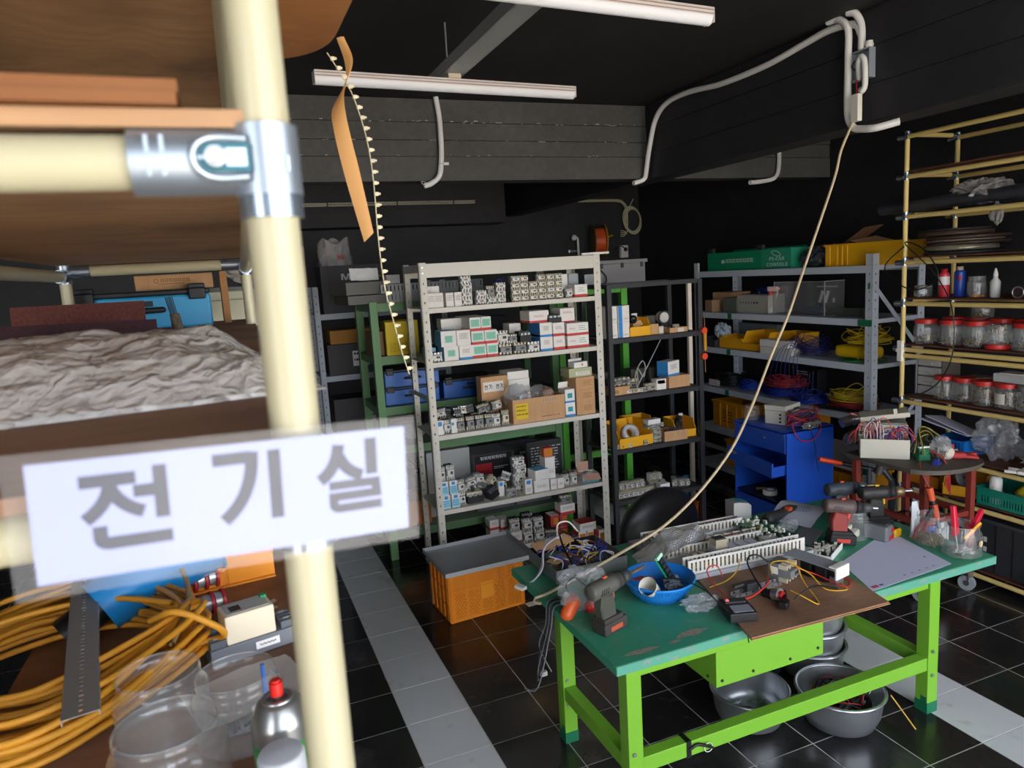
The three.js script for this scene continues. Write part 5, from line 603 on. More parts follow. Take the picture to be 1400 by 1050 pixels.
// ---------------------------------------------------------------- green racks and the back rack
function slotDuct(name, label, L, h, w, pos, ry, m, group, slot = 0.014) { // open wiring duct with slotted sides
  const t = thing(name, label, 'wiring duct', pos, ry, group); part(t, 'base', bx(L, 0.002, w), m);
  for (const s of [-1, 1]) { const hs = []; for (let x = -L / 2 + 0.012; x < L / 2 - 0.012; x += slot * 1.9) hs.push([[x, h * 0.22], [x + slot * 0.62, h * 0.22], [x + slot * 0.62, h * 0.84], [x, h * 0.84]]); part(t, 'slotted_side', ex([[-L / 2, 0], [L / 2, 0], [L / 2, h], [-L / 2, h]], 0.002, 0, hs).translate(0, 0, s * w / 2 - 0.001), m); }
  return t;
}
{
  const G = M(0x9b9d9b, 0.5), K = 'grey wiring ducts on top of the green rack', YT = 1.849;
  slotDuct('wiring_duct', 'lower grey slotted wiring duct on top of the green rack', 0.75, 0.06, 0.1, [1.45, YT, -5.02], 0, G, K); slotDuct('wiring_duct', 'upper grey slotted wiring duct lying on the lower one', 0.75, 0.06, 0.1, [1.42, YT + 0.064, -5.03], 0.01, G, K); slotDuct('wiring_duct', 'rear grey slotted wiring duct on top of the green rack', 0.75, 0.06, 0.1, [1.48, YT, -5.18], 0, G, K);
  carton('long dark grey sheet-metal cover at the end of the wiring ducts, lower', 0.32, 0.06, 0.34, [0.95, YT, -5.14], 0.12, { m: M(0x55554f, 0.55), name: 'metal_cover', group: 'sheet-metal covers on the green rack' }); carton('long dark grey sheet-metal cover at the end of the wiring ducts, upper', 0.34, 0.085, 0.34, [0.94, YT + 0.066, -5.16], 0.2, { m: M(0x605f58, 0.55), name: 'metal_cover', group: 'sheet-metal covers on the green rack' });
  { const c = solo('foil_note', 'white crumpled note taped over the dark cartons', 'paper', (() => { const g = new THREE.PlaneGeometry(0.2, 0.09, 12, 6), p = g.attributes.position; for (let i = 0; i < p.count; i++) p.setZ(i, 0.02 * fbm(p.getX(i) * 30 + 5, p.getY(i) * 30 + 5, 7, 64, 2)); g.computeVertexNormals(); return g; })(), M(0xdcdcd8, 0.5, 0, { side: THREE.DoubleSide }), [0.96, YT + 0.2, -5.1], 0.1); c.rotation.x = -0.35; }
  { const b = solo('yellow_wire_bundle', 'bundle of yellow-brown wires lying on the sheet-metal covers', 'cable', [0, 1, 2, 3].map((k) => tb([[-0.1, 0.01, 0.02 * k], [-0.03, 0.03 + 0.01 * k, 0.03], [0.05, 0.02, 0.02 * k - 0.02], [0.12, 0.03, 0.02]], 0.006, 5, 20)), M(0x8a6a2c, 0.5), [1.06, YT + 0.153, -5.2]); }
  carton('pale grey small box on top of the upper wiring duct', 0.1, 0.06, 0.06, [1.14, YT + 0.128, -5.04], 0.2, { m: M(0xb4b4b0, 0.6) });
  // yellow carton
  { const c = carton('bright yellow carton with torn open lid on the green rack', 0.23, 0.235, 0.2, [1.175, 1.4785, -5.08], -0.05, { m: M(0xd8ba14, 0.6), marks: [[scribble('#d6b814', '#a08a10', 6), -0.1, 0.05, 0.7, 0.35]] }); part(c, 'side_panel', bx(0.002, 0.18, 0.19, -0.1165, 0.0, 0), M(0xc0a614, 0.65)); part(c, 'lid_flap', mv(bx(0.2, 0.002, 0.06, 0, 0, 0), -0.02, 0.238, 0.08, 0.2), M(0xd8ba14, 0.6)); }  // shaded side of the carton painted as a darker yellow sheet
  carton('brown kraft carton beside the bright yellow carton on the green rack', 0.09, 0.17, 0.2, [1.005, 1.4785, -5.15], 0, { m: M(0x8a6a48, 0.8) });
  carton('dark carton at the back of the upper green shelf', 0.5, 0.2, 0.2, [1.8, 1.4785, -5.3], 0, { m: M(0x2a2c30, 0.7) });
  toolCase('lower blue tool case at the end of the green rack', 0.4, 0.125, 0.3, [1.22, 1.1185, -5.165], 0, 0x1f62b4, 'blue tool cases on the green rack'); toolCase('upper blue tool case stacked on the lower blue case', 0.4, 0.125, 0.3, [1.225, 1.2445, -5.165], 0, 0x1f62b4, 'blue tool cases on the green rack'); toolCase('single blue tool case behind the third white shelf', 0.42, 0.14, 0.3, [1.66, 1.1185, -5.165], 0, 0x1f5cae, 'blue tool cases on the green rack');
  for (const [x, l] of [[1.2, 'crumpled clear plastic on the lower green shelf'], [1.5, 'crumpled clear plastic under the single blue tool case']]) solo('plastic_sheet', l, 'plastic', (() => { const g = new THREE.IcosahedronGeometry(0.12, 4), p = g.attributes.position; for (let i = 0; i < p.count; i++) { const k = 0.7 + 0.6 * fbm(p.getX(i) * 18 + 9, p.getZ(i) * 18 + p.getY(i) * 14 + 9, 191, 64, 3); p.setXYZ(i, p.getX(i) * k * 1.3, p.getY(i) * k * 0.55, p.getZ(i) * k); } g.computeVertexNormals(); return g; })(), M(0xbcc2c8, 0.3, 0, { transmission: 0.3 }), [x, 0.89, -5.2]);
  // product cartons on the bottom level
  const front = canvasTex(256, 192, (g, w, h) => { g.fillStyle = '#17171a'; g.fillRect(0, 0, w, h); g.fillStyle = '#c4232b'; g.fillRect(8, 60, 110, 124); g.fillStyle = '#e8e8e8'; for (let i = 0; i < 7; i++) { const x = 40 + i * 26; g.fillRect(x, 14, 16, 4); g.fillRect(x + 2, 24, 14, 4); g.fillRect(x + 6, 14, 4, 22); g.fillRect(x + 18, 12, 4, 26); } g.fillRect(130, 90, 100, 5); g.fillRect(130, 102, 70, 4); g.fillStyle = '#5a0c10'; for (let i = 0; i < 4; i++) g.fillRect(20, 110 + i * 16, 84, 5); });
  const FM = M(0xffffff, 0.6, 0, { map: front }), GB = 'grey product cartons behind the fourth white shelf';
  for (const [x, w, l] of [[1.81, 0.31, 'grey carton with black and red printed front behind the fourth shelf'], [2.13, 0.3, 'second black and red printed carton beside the first']]) { carton('lower plain grey carton under a printed carton', w, 0.22, 0.3, [x, 0.2085, -5.2], 0, { m: M(0x6f7072, 0.7), group: 'plain grey cartons at the bottom of the green rack' }); carton(l, w, 0.22, 0.3, [x, 0.429, -5.2], 0, { m: M(0x77787a, 0.7), marks: [[FM, 0, 0.01, 0.98, 0.98]], group: GB }); }
  carton('white steel enclosure behind the pale blue cartons', 0.34, 0.5, 0.25, [1.478, 0.2085, -5.25], 0, { m: M(0xb9bab4, 0.5), name: 'enclosure' });
  { const c = carton('picture-printed black and white carton standing behind the white cluster', 0.28, 0.27, 0.04, [2.12, 0.49, -4.795], 0, { m: M(0x222326, 0.6), marks: [[scribble('#2a2a2c', '#b8b8b4', 9), 0, 0.05, 0.95, 0.9]] }); }
  carton('tall orange crate end under the green rack, by the floor', 0.3, 0.18, 0.25, [1.14, 0.2085, -5.15], 0, { m: M(0xc87420, 0.5), name: 'plastic_crate' });
  // toolbox and tin on the bright green frame
  { const t = thing('metal_toolbox', 'grey metal toolbox with three latches on the bright green frame', 'toolbox', [3.02, 1.859, -5.3], 0.05), m = M(0x8d8a8b, 0.5, 0.2); part(t, 'body', rb(0.5, 0.165, 0.25, 0.03, 0, 0, 0.005, 2), m); part(t, 'lid', rb(0.53, 0.03, 0.27, 0.035, 0.165, 0, 0.005, 2), m); for (const x of [-0.15, 0.05, 0.24]) part(t, 'latch', rb(0.025, 0.04, 0.01, x, 0.13, 0.135, 0.002, 1), DG); part(t, 'cable', tb([[-0.16, 0.12, 0.14], [-0.12, 0.07, 0.15], [-0.12, 0.02, 0.145], [-0.17, 0.01, 0.14]], 0.005, 6, 24), BLACK); }
  carton('bare galvanised tin box between the white rack and the toolbox', 0.15, 0.095, 0.12, [2.71, 1.859, -5.06], 0.02, { m: M(0xa5a8aa, 0.35, 0.7), name: 'tin_box' });
  // dark cartons with M print
  const mt = (y) => M(0xffffff, 0.7, 0, { map: canvasTex(128, 96, (g, w, h) => { g.fillStyle = '#3a3a3c'; g.fillRect(0, 0, w, h); g.fillStyle = '#b9b9b9'; g.font = 'bold 44px sans-serif'; g.fillText('MI', 44, 62); }) }), MT = mt(), DK = M(0x3b3b3d, 0.7), GM = 'dark cartons with a white M on the back rack';
  for (const [y, l] of [[1.7605, 'lower dark carton with pale letters at the top of the back rack'], [1.9515, 'upper dark carton with pale letters at the top of the back rack']]) carton(l, 0.5, 0.19, 0.35, [1.03, y, -6.15], 0, { m: DK, marks: [[MT, -0.1, 0.1, 0.6, 0.8]], group: GM });
  carton('mustard brown carton on the second back shelf', 0.42, 0.11, 0.3, [1.02, 1.51, -6.14], 0, { m: M(0x9a6c22, 0.7), name: 'carton' }); carton('dark carton with a white handwritten tag on the second back shelf', 0.44, 0.25, 0.32, [1.0, 1.2555, -6.15], 0, { m: DK, marks: [[scribble('#c9c9c6', '#333333', 2), 0.1, 0.25, 0.3, 0.5]] }); carton('dark carton with a small pale tag on the third back shelf', 0.46, 0.3, 0.32, [1.02, 0.7505, -6.15], 0, { m: DK, marks: [[scribble('#9a9a98', '#333333', 2), 0.15, 0.3, 0.15, 0.45]] });
  { const b = solo('paper_bag', 'crumpled grey plastic shopping bag on the dark cartons', 'bag', (() => { const g = new THREE.CylinderGeometry(0.1, 0.12, 0.2, 40, 14, true).translate(0, 0.1, 0), p = g.attributes.position; for (let i = 0; i < p.count; i++) { const y = p.getY(i), a = Math.atan2(p.getZ(i), p.getX(i)), k = 1 + 0.35 * (fbm(Math.cos(a) * 3 + 5, y * 14 + Math.sin(a) * 3 + 5, 201, 64, 3) - 0.5) * 2; p.setXYZ(i, p.getX(i) * k * 1.15, y + (y > 0.17 ? 0.03 * Math.sin(a * 3) : 0), p.getZ(i) * k * 0.7); } g.computeVertexNormals(); return g; })(), M(0x8d8a88, 0.5, 0, { side: THREE.DoubleSide }), [0.93, 2.142, -6.1]); part(b, 'red_print', bx(0.05, 0.03, 0.002, 0.03, 0.05, 0.092), M(0x9a3a3c, 0.6)); }
  { const f = thing('wooden_frame', 'pale wooden frame leaning in the far corner behind the back rack', 'frame', [0.6, 0, -7.35], 0), m = met(T.plyLight, 0xffffff, 0.7); for (const x of [-0.2, 0.2]) part(f, 'stile', bx(0.05, 2.32, 0.03, x, 0, 0), m); part(f, 'rail', bx(0.45, 0.05, 0.03, 0, 2.32, 0), m); }  // plain wooden frame leaning in the corner
}
// ---------------------------------------------------------------- grey rack contents (its face looks towards -x)
function coil(name, label, R, n, r, pos, m, o = {}) { // wire coil lying flat
  const t = thing(name, label, 'wire coil', pos, 0, o.group), pts = [];
  for (let i = 0; i < n * 12; i++) { const a = i / 12 * 6.2832, k = Math.floor(i / 12), q = R * (1 - 0.35 * hash(k, 1, o.s ?? 3)); pts.push([Math.cos(a) * q + (hash(k, 2, 3) - 0.5) * R * 0.2, r + (o.h ?? 0.05) * hash(k, 3, 7) * (0.7 + 0.3 * Math.sin(a * 2 + k)) + (k / n) * (o.h ?? 0.05) * 0.4, Math.sin(a) * q * (o.asp ?? 1) + (hash(k, 4, 3) - 0.5) * R * 0.2]); }
  part(t, 'winding', new THREE.TubeGeometry(new THREE.CatmullRomCurve3(pts.map((p) => V(...p))), n * 22, r, 5), m);
  for (let k = 0; k < (o.ends ?? 2); k++) part(t, 'loose_end', tb([[R * 0.6, (o.h ?? 0.05), R * 0.3 * k], [R * 0.3 - R * 0.5 * k, (o.h ?? 0.05) + 0.05 + 0.03 * k, R * 0.4], [-R * 0.5, (o.h ?? 0.05) + 0.02, R * 0.6 - 0.1 * k], [-R * 0.9, 0.02, R * 0.4]], r, 5, 26), m);
  return t;
}
const crumple = (r, s, sx = 1, sy = 1, sz = 1, f = 20) => { const g = new THREE.IcosahedronGeometry(r, 8), q = g.attributes.position; for (let i = 0; i < q.count; i++) { const x = q.getX(i), y = q.getY(i), z = q.getZ(i), rg = 1 - 2 * Math.abs(fbm(x * f + y * f * 0.6 + 9, z * f - y * f * 0.5 + 9, s, 64, 3) - 0.5), r2 = 1 - 2 * Math.abs(fbm(z * f * 1.7 + y * f + 9, x * f * 1.7 + 9, s + 3, 64, 2) - 0.5), k = 0.35 + 0.5 * rg * rg + 0.25 * r2; q.setXYZ(i, x * k * sx, y * k * sy, z * k * sz); } g.computeVertexNormals(); g.computeBoundingBox(); return g.translate(0, -g.boundingBox.min.y, 0); };
{
  const X = 4.2, H = [1.9055, 1.5355, 1.2155, 0.8455, 0.4705];
  { const w = M(0x128e64, 0.5), c = thing('open_carton', 'green glossy product carton with white Korean print on the grey rack top', 'box', [X + 0.16, H[0], -5.03], 0); // a wide flat carton, its long face to -x
    part(c, 'body', rb(0.3, 0.16, 1.05, 0, 0, 0, 0.003, 1), w); part(c, 'pale_half', bx(0.3015, 0.161, 0.34, 0, 0, 0.356), M(0x2f9a78, 0.5)); part(c, 'inner_flap', bx(0.004, 0.02, 0.9, 0.13, 0.16, -0.05), w); part(c, 'clip', bx(0.03, 0.04, 0.07, -0.13, 0.16, 0.16), DG); part(c, 'clip', bx(0.03, 0.04, 0.05, -0.13, 0.16, -0.48), DG);
    const pr = canvasTex(256, 64, (g, W, Hh) => { g.fillStyle = '#128e64'; g.fillRect(0, 0, W, Hh); g.fillStyle = '#d8e6de'; g.beginPath(); g.arc(22, 32, 15, 0, 7); g.fill(); for (let i = 0; i < 8; i++) { const x = 44 + i * 26; g.fillRect(x, 16, 16, 5); g.fillRect(x + 4, 16, 5, 18); g.fillRect(x, 36, 18, 5); g.fillRect(x + 17, 12, 4, 34); } }), p2 = canvasTex(128, 96, (g, W, Hh) => { g.fillStyle = '#2f9a78'; g.fillRect(0, 0, W, Hh); g.fillStyle = '#bfe0d2'; g.font = 'bold 26px sans-serif'; g.fillText('PS-CAR', 24, 56); g.fillText('CONSOLE', 10, 88); g.beginPath(); g.ellipse(64, 18, 26, 12, 0.4, 0, 7); g.lineWidth = 4; g.strokeStyle = '#bfe0d2'; g.stroke(); });
    plate(c, 'print', 0.44, 0.07, 0.001, -0.1512, 0.08, -0.12, M(0xffffff, 0.5, 0, { map: pr }), -Math.PI / 2); plate(c, 'print', 0.26, 0.14, 0.001, -0.1515, 0.08, 0.36, M(0xffffff, 0.5, 0, { map: p2 }), -Math.PI / 2); }
  { const c = thing('plastic_crate', 'yellow plastic crate with ribbed corner on the grey rack top', 'crate', [X + 0.2, H[0], -3.83], 0), m = M(0xf4b816, 0.42); for (const s of [-1, 1]) part(c, 'wall', bx(0.006, 0.155, 0.7, s * 0.165, 0, 0), m); for (const s of [-1, 1]) part(c, 'wall', bx(0.33, 0.155, 0.006, 0, 0, s * 0.35), m); part(c, 'bottom', bx(0.33, 0.006, 0.7), m); for (let k = 0; k < 5; k++) part(c, 'rib', rb(0.012, 0.15, 0.02, -0.168, 0, -0.33 + k * (k < 2 ? 0.02 : 0.045), 0.004, 1), m); part(c, 'rim', [bx(0.014, 0.012, 0.71, -0.168, 0.148, 0), bx(0.014, 0.012, 0.71, 0.168, 0.148, 0)], m); }
  { const k = M(0x8a6446, 0.85); const f1 = solo('cardboard_sheet', 'folded brown cardboard sheet sticking out of the yellow crate', 'cardboard', [mv(bx(0.25, 0.003, 0.5), 0, 0, 0, 0.25, 0, 0.1)], CARD, [X + 0.2, H[0] + 0.13, -3.75]); solo('cardboard_sheet', 'brown cardboard flap raised over the yellow crate', 'cardboard', [mv(bx(0.2, 0.003, 0.3), 0, 0, 0, -0.5, 0, 0.1)], k, [X + 0.2, H[0] + 0.2, -4.03]); solo('paper_wrap', 'crumpled brown paper lying behind the green carton', 'paper', crumple(0.13, 211, 0.9, 0.35, 1.5, 12), k, [X + 0.26, H[0] + 0.085, -4.33]); solo('plastic_pack', 'black and clear plastic pack between the green carton and yellow crate', 'pack', crumple(0.11, 215, 0.9, 0.7, 1.3, 16), M(0x3c4046, 0.25), [X + 0.1, H[0], -4.33]); }
  // shelf two
  carton('kraft carton with open front flap at the far end of the grey rack', 0.22, 0.17, 0.26, [X + 0.23, H[1], -5.5], 0, { m: CARD }).rotation.y = 0.02; carton('low kraft box in front of the far kraft carton', 0.1, 0.11, 0.1, [X + 0.02, H[1], -5.5], 0, { m: M(0x9a7a58, 0.8) });
  solo('blue_plastic', 'crumpled dark blue plastic film under the green carton', 'plastic', crumple(0.12, 221, 0.7, 0.9, 0.9, 16), M(0x16306a, 0.2), [X + 0.35, H[1] + 0.001, -5.2]);
  carton('grey-green box beside the beige punched panel', 0.16, 0.13, 0.18, [X + 0.1, H[1], -5.265], 0, { m: M(0x5d665c, 0.7) });
  { const c = carton('beige metal panel box with a row of punched holes on the grey rack', 0.18, 0.15, 0.38, [X + 0.12, H[1], -4.98], 0, { m: M(0xa9a79c, 0.55), name: 'metal_box' }); for (let k = 0; k < 7; k++) part(c, 'punched_hole', mv(cy(k > 4 ? 0.009 : 0.006, 0.002, 0, 0, 0, 10), -0.091, 0.09, -0.15 + k * 0.035, 0, 0, Math.PI / 2), BLACK); part(c, 'lid', bx(0.184, 0.006, 0.384, 0, 0.15, 0), M(0xa9a79c, 0.55)); }
  { const s = thing('spray_bottle', 'clear spray bottle with red collar and white trigger on the grey rack', 'bottle', [X + 0.01, H[1], -4.735], 0.3); part(s, 'bottle', lt([[0, 0.001], [0.04, 0.002], [0.045, 0.02], [0.04, 0.08], [0.02, 0.13], [0.015, 0.16]], 22), CLEAR); part(s, 'collar', cy(0.018, 0.028, 0, 0.158, 0, 14), RED); part(s, 'trigger_head', [rb(0.03, 0.04, 0.09, 0, 0.188, 0.02, 0.008, 2), mv(bx(0.012, 0.05, 0.01), 0, 0.14, 0.05, 0.3), bx(0.012, 0.02, 0.02, 0, 0.2, 0.07)], M(0xd8b4ae, 0.5)); }
  { const b = thing('acrylic_case', 'clear acrylic case with black back and white slanted logo', 'case', [X + 0.18, H[1], -4.5], 0), fr = M(0xb9bec4, 0.3); part(b, 'front_panel', bx(0.003, 0.26, 0.54, -0.1, 0, 0), M(0xffffff, 0.05, 0, { transmission: 0.95 })); part(b, 'back_panel', bx(0.006, 0.26, 0.54, 0.1, 0, 0), M(0x15161a, 0.4)); part(b, 'base', bx(0.2, 0.004, 0.54), M(0x1c1d20, 0.4)); for (const s of [-1, 1]) part(b, 'side_panel', bx(0.2, 0.26, 0.003, 0, 0, s * 0.27), M(0xffffff, 0.05, 0, { transmission: 0.95 })); part(b, 'edge', [bx(0.004, 0.004, 0.544, -0.1, 0.258, 0), bx(0.004, 0.262, 0.004, -0.1, 0, 0.27), bx(0.004, 0.262, 0.004, -0.1, 0, -0.27), bx(0.2, 0.004, 0.004, 0, 0.258, 0.27)], fr);
    for (const z of [0.04, 0.1]) { const o = part(b, 'logo_bar', rb(0.002, 0.1, 0.03, 0, -0.05, 0, 0.0009, 1), M(0xdadada, 0.5)); o.position.set(0.0955, 0.13, z); o.rotation.x = -0.35 * -1; } part(b, 'logo_dot', rb(0.002, 0.035, 0.022, 0.0955, 0.085, 0.17, 0.0009, 1), M(0xdadada, 0.5)); part(b, 'lettering', Array.from({ length: 12 }, (_, i) => bx(0.001, 0.012, 0.01, 0.0962, 0.205, 0.0 + i * 0.018)), M(0xbcbcbc, 0.5)); }
  coil('wire_coil', 'dark blue wire coil inside the clear acrylic case', 0.09, 10, 0.004, [X + 0.18, H[1] + 0.005, -4.45], M(0x1a2050, 0.4), { h: 0.035 });
  { const o = slotDuct('metal_bracket', 'low dark steel bracket on the second grey shelf', 0.3, 0.06, 0.08, [X + 0.1, H[1], -3.95], Math.PI / 2, M(0x4c5248, 0.55)); }
  // shelf three
  carton('grey curved cover standing behind the small yellow bins', 0.06, 0.2, 0.5, [X + 0.3, H[2], -5.2], 0, { m: M(0x6f767d, 0.55), name: 'metal_cover' });
  bin('dark grey low bin at the far end of the third grey shelf', 0.2, 0.085, 0.22, [X + 0.08, H[2], -5.52], -Math.PI / 2, M(0x3e4144, 0.5), { front: 0.7 }); solo('paper_wad', 'pale blue crumpled paper in the dark grey bin', 'paper', crumple(0.08, 231, 0.8, 1.1, 1.2, 18), M(0xaebfcc, 0.7), [X + 0.1, H[2] + 0.05, -5.47]);
  bin('small yellow bin with a white tag on the third grey shelf', 0.3, 0.11, 0.2, [X + 0.1, H[2], -5.24], -Math.PI / 2, YB, { front: 0.8 }); bin('larger open yellow bin in the middle of the third grey shelf', 0.3, 0.16, 0.26, [X + 0.13, H[2], -4.94], -Math.PI / 2, YB, { front: 0.35 }); bin('open yellow bin next to the white plastic boxes', 0.26, 0.16, 0.26, [X + 0.2, H[2], -4.66], -Math.PI / 2, YB, { front: 0.4 });
  carton('white plastic box lying on another on the third grey shelf', 0.1, 0.055, 0.32, [X + 0.0, H[2] + 0.0605, -4.64], 0, { m: WHITE, name: 'plastic_box', group: 'white plastic boxes' }); carton('lower white plastic box with grey lid on the third grey shelf', 0.1, 0.06, 0.34, [X + 0.0, H[2], -4.62], 0.03, { m: M(0xcfcfca, 0.5), name: 'plastic_box', group: 'white plastic boxes' });
  coil('wire_coil', 'dark blue thin wire tangle hanging over the third grey shelf', 0.14, 22, 0.0022, [X + 0.1, H[2], -4.36], M(0x1c2468, 0.45), { h: 0.12, ends: 1, s: 9 });
  { const t = thing('hanging_wires', 'thin dark blue wires drooping from the tangle to the shelf below', 'wires', [X - 0.06, 0, -4.4]); for (let k = 0; k < 7; k++) part(t, 'wire', tb([[0.1, 1.24 + 0.01 * k, -0.05 * k + 0.1], [0.02, 1.3 + 0.02 * k, 0.03 * k - 0.1], [-0.05 - 0.01 * k, 1.2, 0.05 * k - 0.15], [-0.06, 1.02 - 0.02 * k, 0.06 * k - 0.2], [-0.02, 0.95, 0.05 * k - 0.1], [0.02, 1.0 + 0.02 * k, 0.03 * k]], 0.002, 5, 40), M(0x20286c, 0.45)); }
  coil('wire_coil', 'bright yellow wire coil looped by the grey rack post', 0.16, 15, 0.003, [X + 0.12, H[2] + 0.12, -3.86], M(0xd2b424, 0.4), { h: 0.09, s: 5 }); { const r = thing('wire_spool', 'yellow wrapped wire roll on a green wire ring', 'spool', [X + 0.1, H[2] + 0.022, -3.92], 0); part(r, 'yellow_roll', rb(0.15, 0.09, 0.33, 0, 0, 0, 0.035, 4), M(0xd8b418, 0.3)); part(r, 'wrapped_end', rb(0.12, 0.08, 0.05, 0, 0.005, -0.15, 0.02, 3), M(0xc9b878, 0.3)); part(r, 'band', [bx(0.152, 0.092, 0.012, 0, -0.001, 0.06)], M(0xb89a10, 0.4)); }
  coil('wire_coil', 'green wire ring under the yellow wrapped roll', 0.15, 5, 0.0035, [X + 0.08, H[2], -3.88], M(0x1c7a3c, 0.4), { h: 0.012, ends: 0 });
  // shelf four
  coil('wire_coil', 'black film-wrapped cable coil with white label on the fourth grey shelf', 0.16, 16, 0.008, [X + 0.14, H[3], -5.38], M(0x17181b, 0.3), { h: 0.09, ends: 0 }); solo('coil_label', 'white printed label wrapped on the black cable coil', 'label', bx(0.002, 0.055, 0.15), TXTR, [X - 0.055, H[3] + 0.02, -5.4]);
  coil('wire_coil', 'blue wire roll wrapped in film at the fourth grey shelf', 0.12, 14, 0.006, [X + 0.1, H[3], -5.06], M(0x1a3fa8, 0.35), { h: 0.07, ends: 0 }); coil('wire_coil', 'red wire coil on top of the blue coils', 0.17, 16, 0.005, [X + 0.14, H[3] + 0.075, -4.7], M(0xb02a22, 0.4), { h: 0.07, ends: 0 }); coil('wire_coil', 'blue wire coil under the red wire coil', 0.17, 14, 0.005, [X + 0.14, H[3], -4.72], M(0x1c3aa8, 0.4), { h: 0.06, ends: 1 }); coil('wire_coil', 'flat blue wire coil beside the red-topped coils', 0.15, 12, 0.005, [X + 0.08, H[3], -4.36], M(0x1a38a0, 0.4), { h: 0.035 }); coil('wire_coil', 'yellow wire coil on a red one near the grey post', 0.17, 16, 0.003, [X + 0.13, H[3] + 0.06, -4.0], M(0xc8ac28, 0.45), { h: 0.06, s: 8 }); coil('wire_coil', 'dark red wire coil below the yellow coil near the grey post', 0.17, 12, 0.005, [X + 0.13, H[3], -4.0], M(0x98242a, 0.45), { h: 0.05, ends: 0 });
  carton('black printed carton behind the red wire coil', 0.1, 0.2, 0.3, [X + 0.38, H[3], -4.7], 0, { m: M(0x1a1a1d, 0.5), marks: [] }); { const o = solo('printed_tag', 'white script print on the black carton behind the red coil', 'print', bx(0.001, 0.05, 0.14), scribble('#1a1a1d', '#d8d8d8', 2), [X + 0.3285, H[3] + 0.14, -4.72]); }
  solo('black_hose', 'thick black hose lying across the front of the fourth grey shelf', 'hose', tb([[4.1, 0.87, -4.15], [4.12, 0.875, -3.95], [4.1, 0.89, -3.7], [4.0, 0.93, -3.5]], 0.014, 8, 30), BLACK);
  // lower shelves
  const cr = (l, z, y, w) => { const c = thing('plastic_crate', l, 'crate', [X + 0.2, y, z], 0, 'amber plastic crates under the grey rack'), m = M(0xe0981c, 0.45); for (const s of [-1, 1]) { part(c, 'wall', bx(0.006, 0.24, w, s * 0.17, 0, 0), m); part(c, 'wall', bx(0.34, 0.24, 0.006, 0, 0, s * w / 2), m); } part(c, 'bottom', bx(0.34, 0.006, w), m); part(c, 'rim', [bx(0.02, 0.02, w + 0.02, -0.175, 0.22, 0), bx(0.02, 0.02, w + 0.02, 0.175, 0.22, 0)], m); part(c, 'vent_slots', Array.from({ length: 24 }, (_, i) => bx(0.002, 0.014, 0.012, -0.174, 0.05 + (i % 4) * 0.03, -0.1 + Math.floor(i / 4) * 0.022)), M(0x4a3008, 0.7)); for (const z of [-0.3, -0.1, 0.16, 0.32]) part(c, 'rib', bx(0.01, 0.22, 0.012, -0.176, 0, z * w), m); };
  cr('amber plastic crate with vent slots on the fifth grey shelf', -5.28, H[4], 0.5); cr('second amber plastic crate on the fifth grey shelf behind the cabinet', -4.7, H[4], 0.5); cr('amber crate on the lowest grey shelf', -5.1, 0.1205, 0.5); cr('amber crate at the near end of the lowest grey shelf', -4.1, 0.1205, 0.5);
}
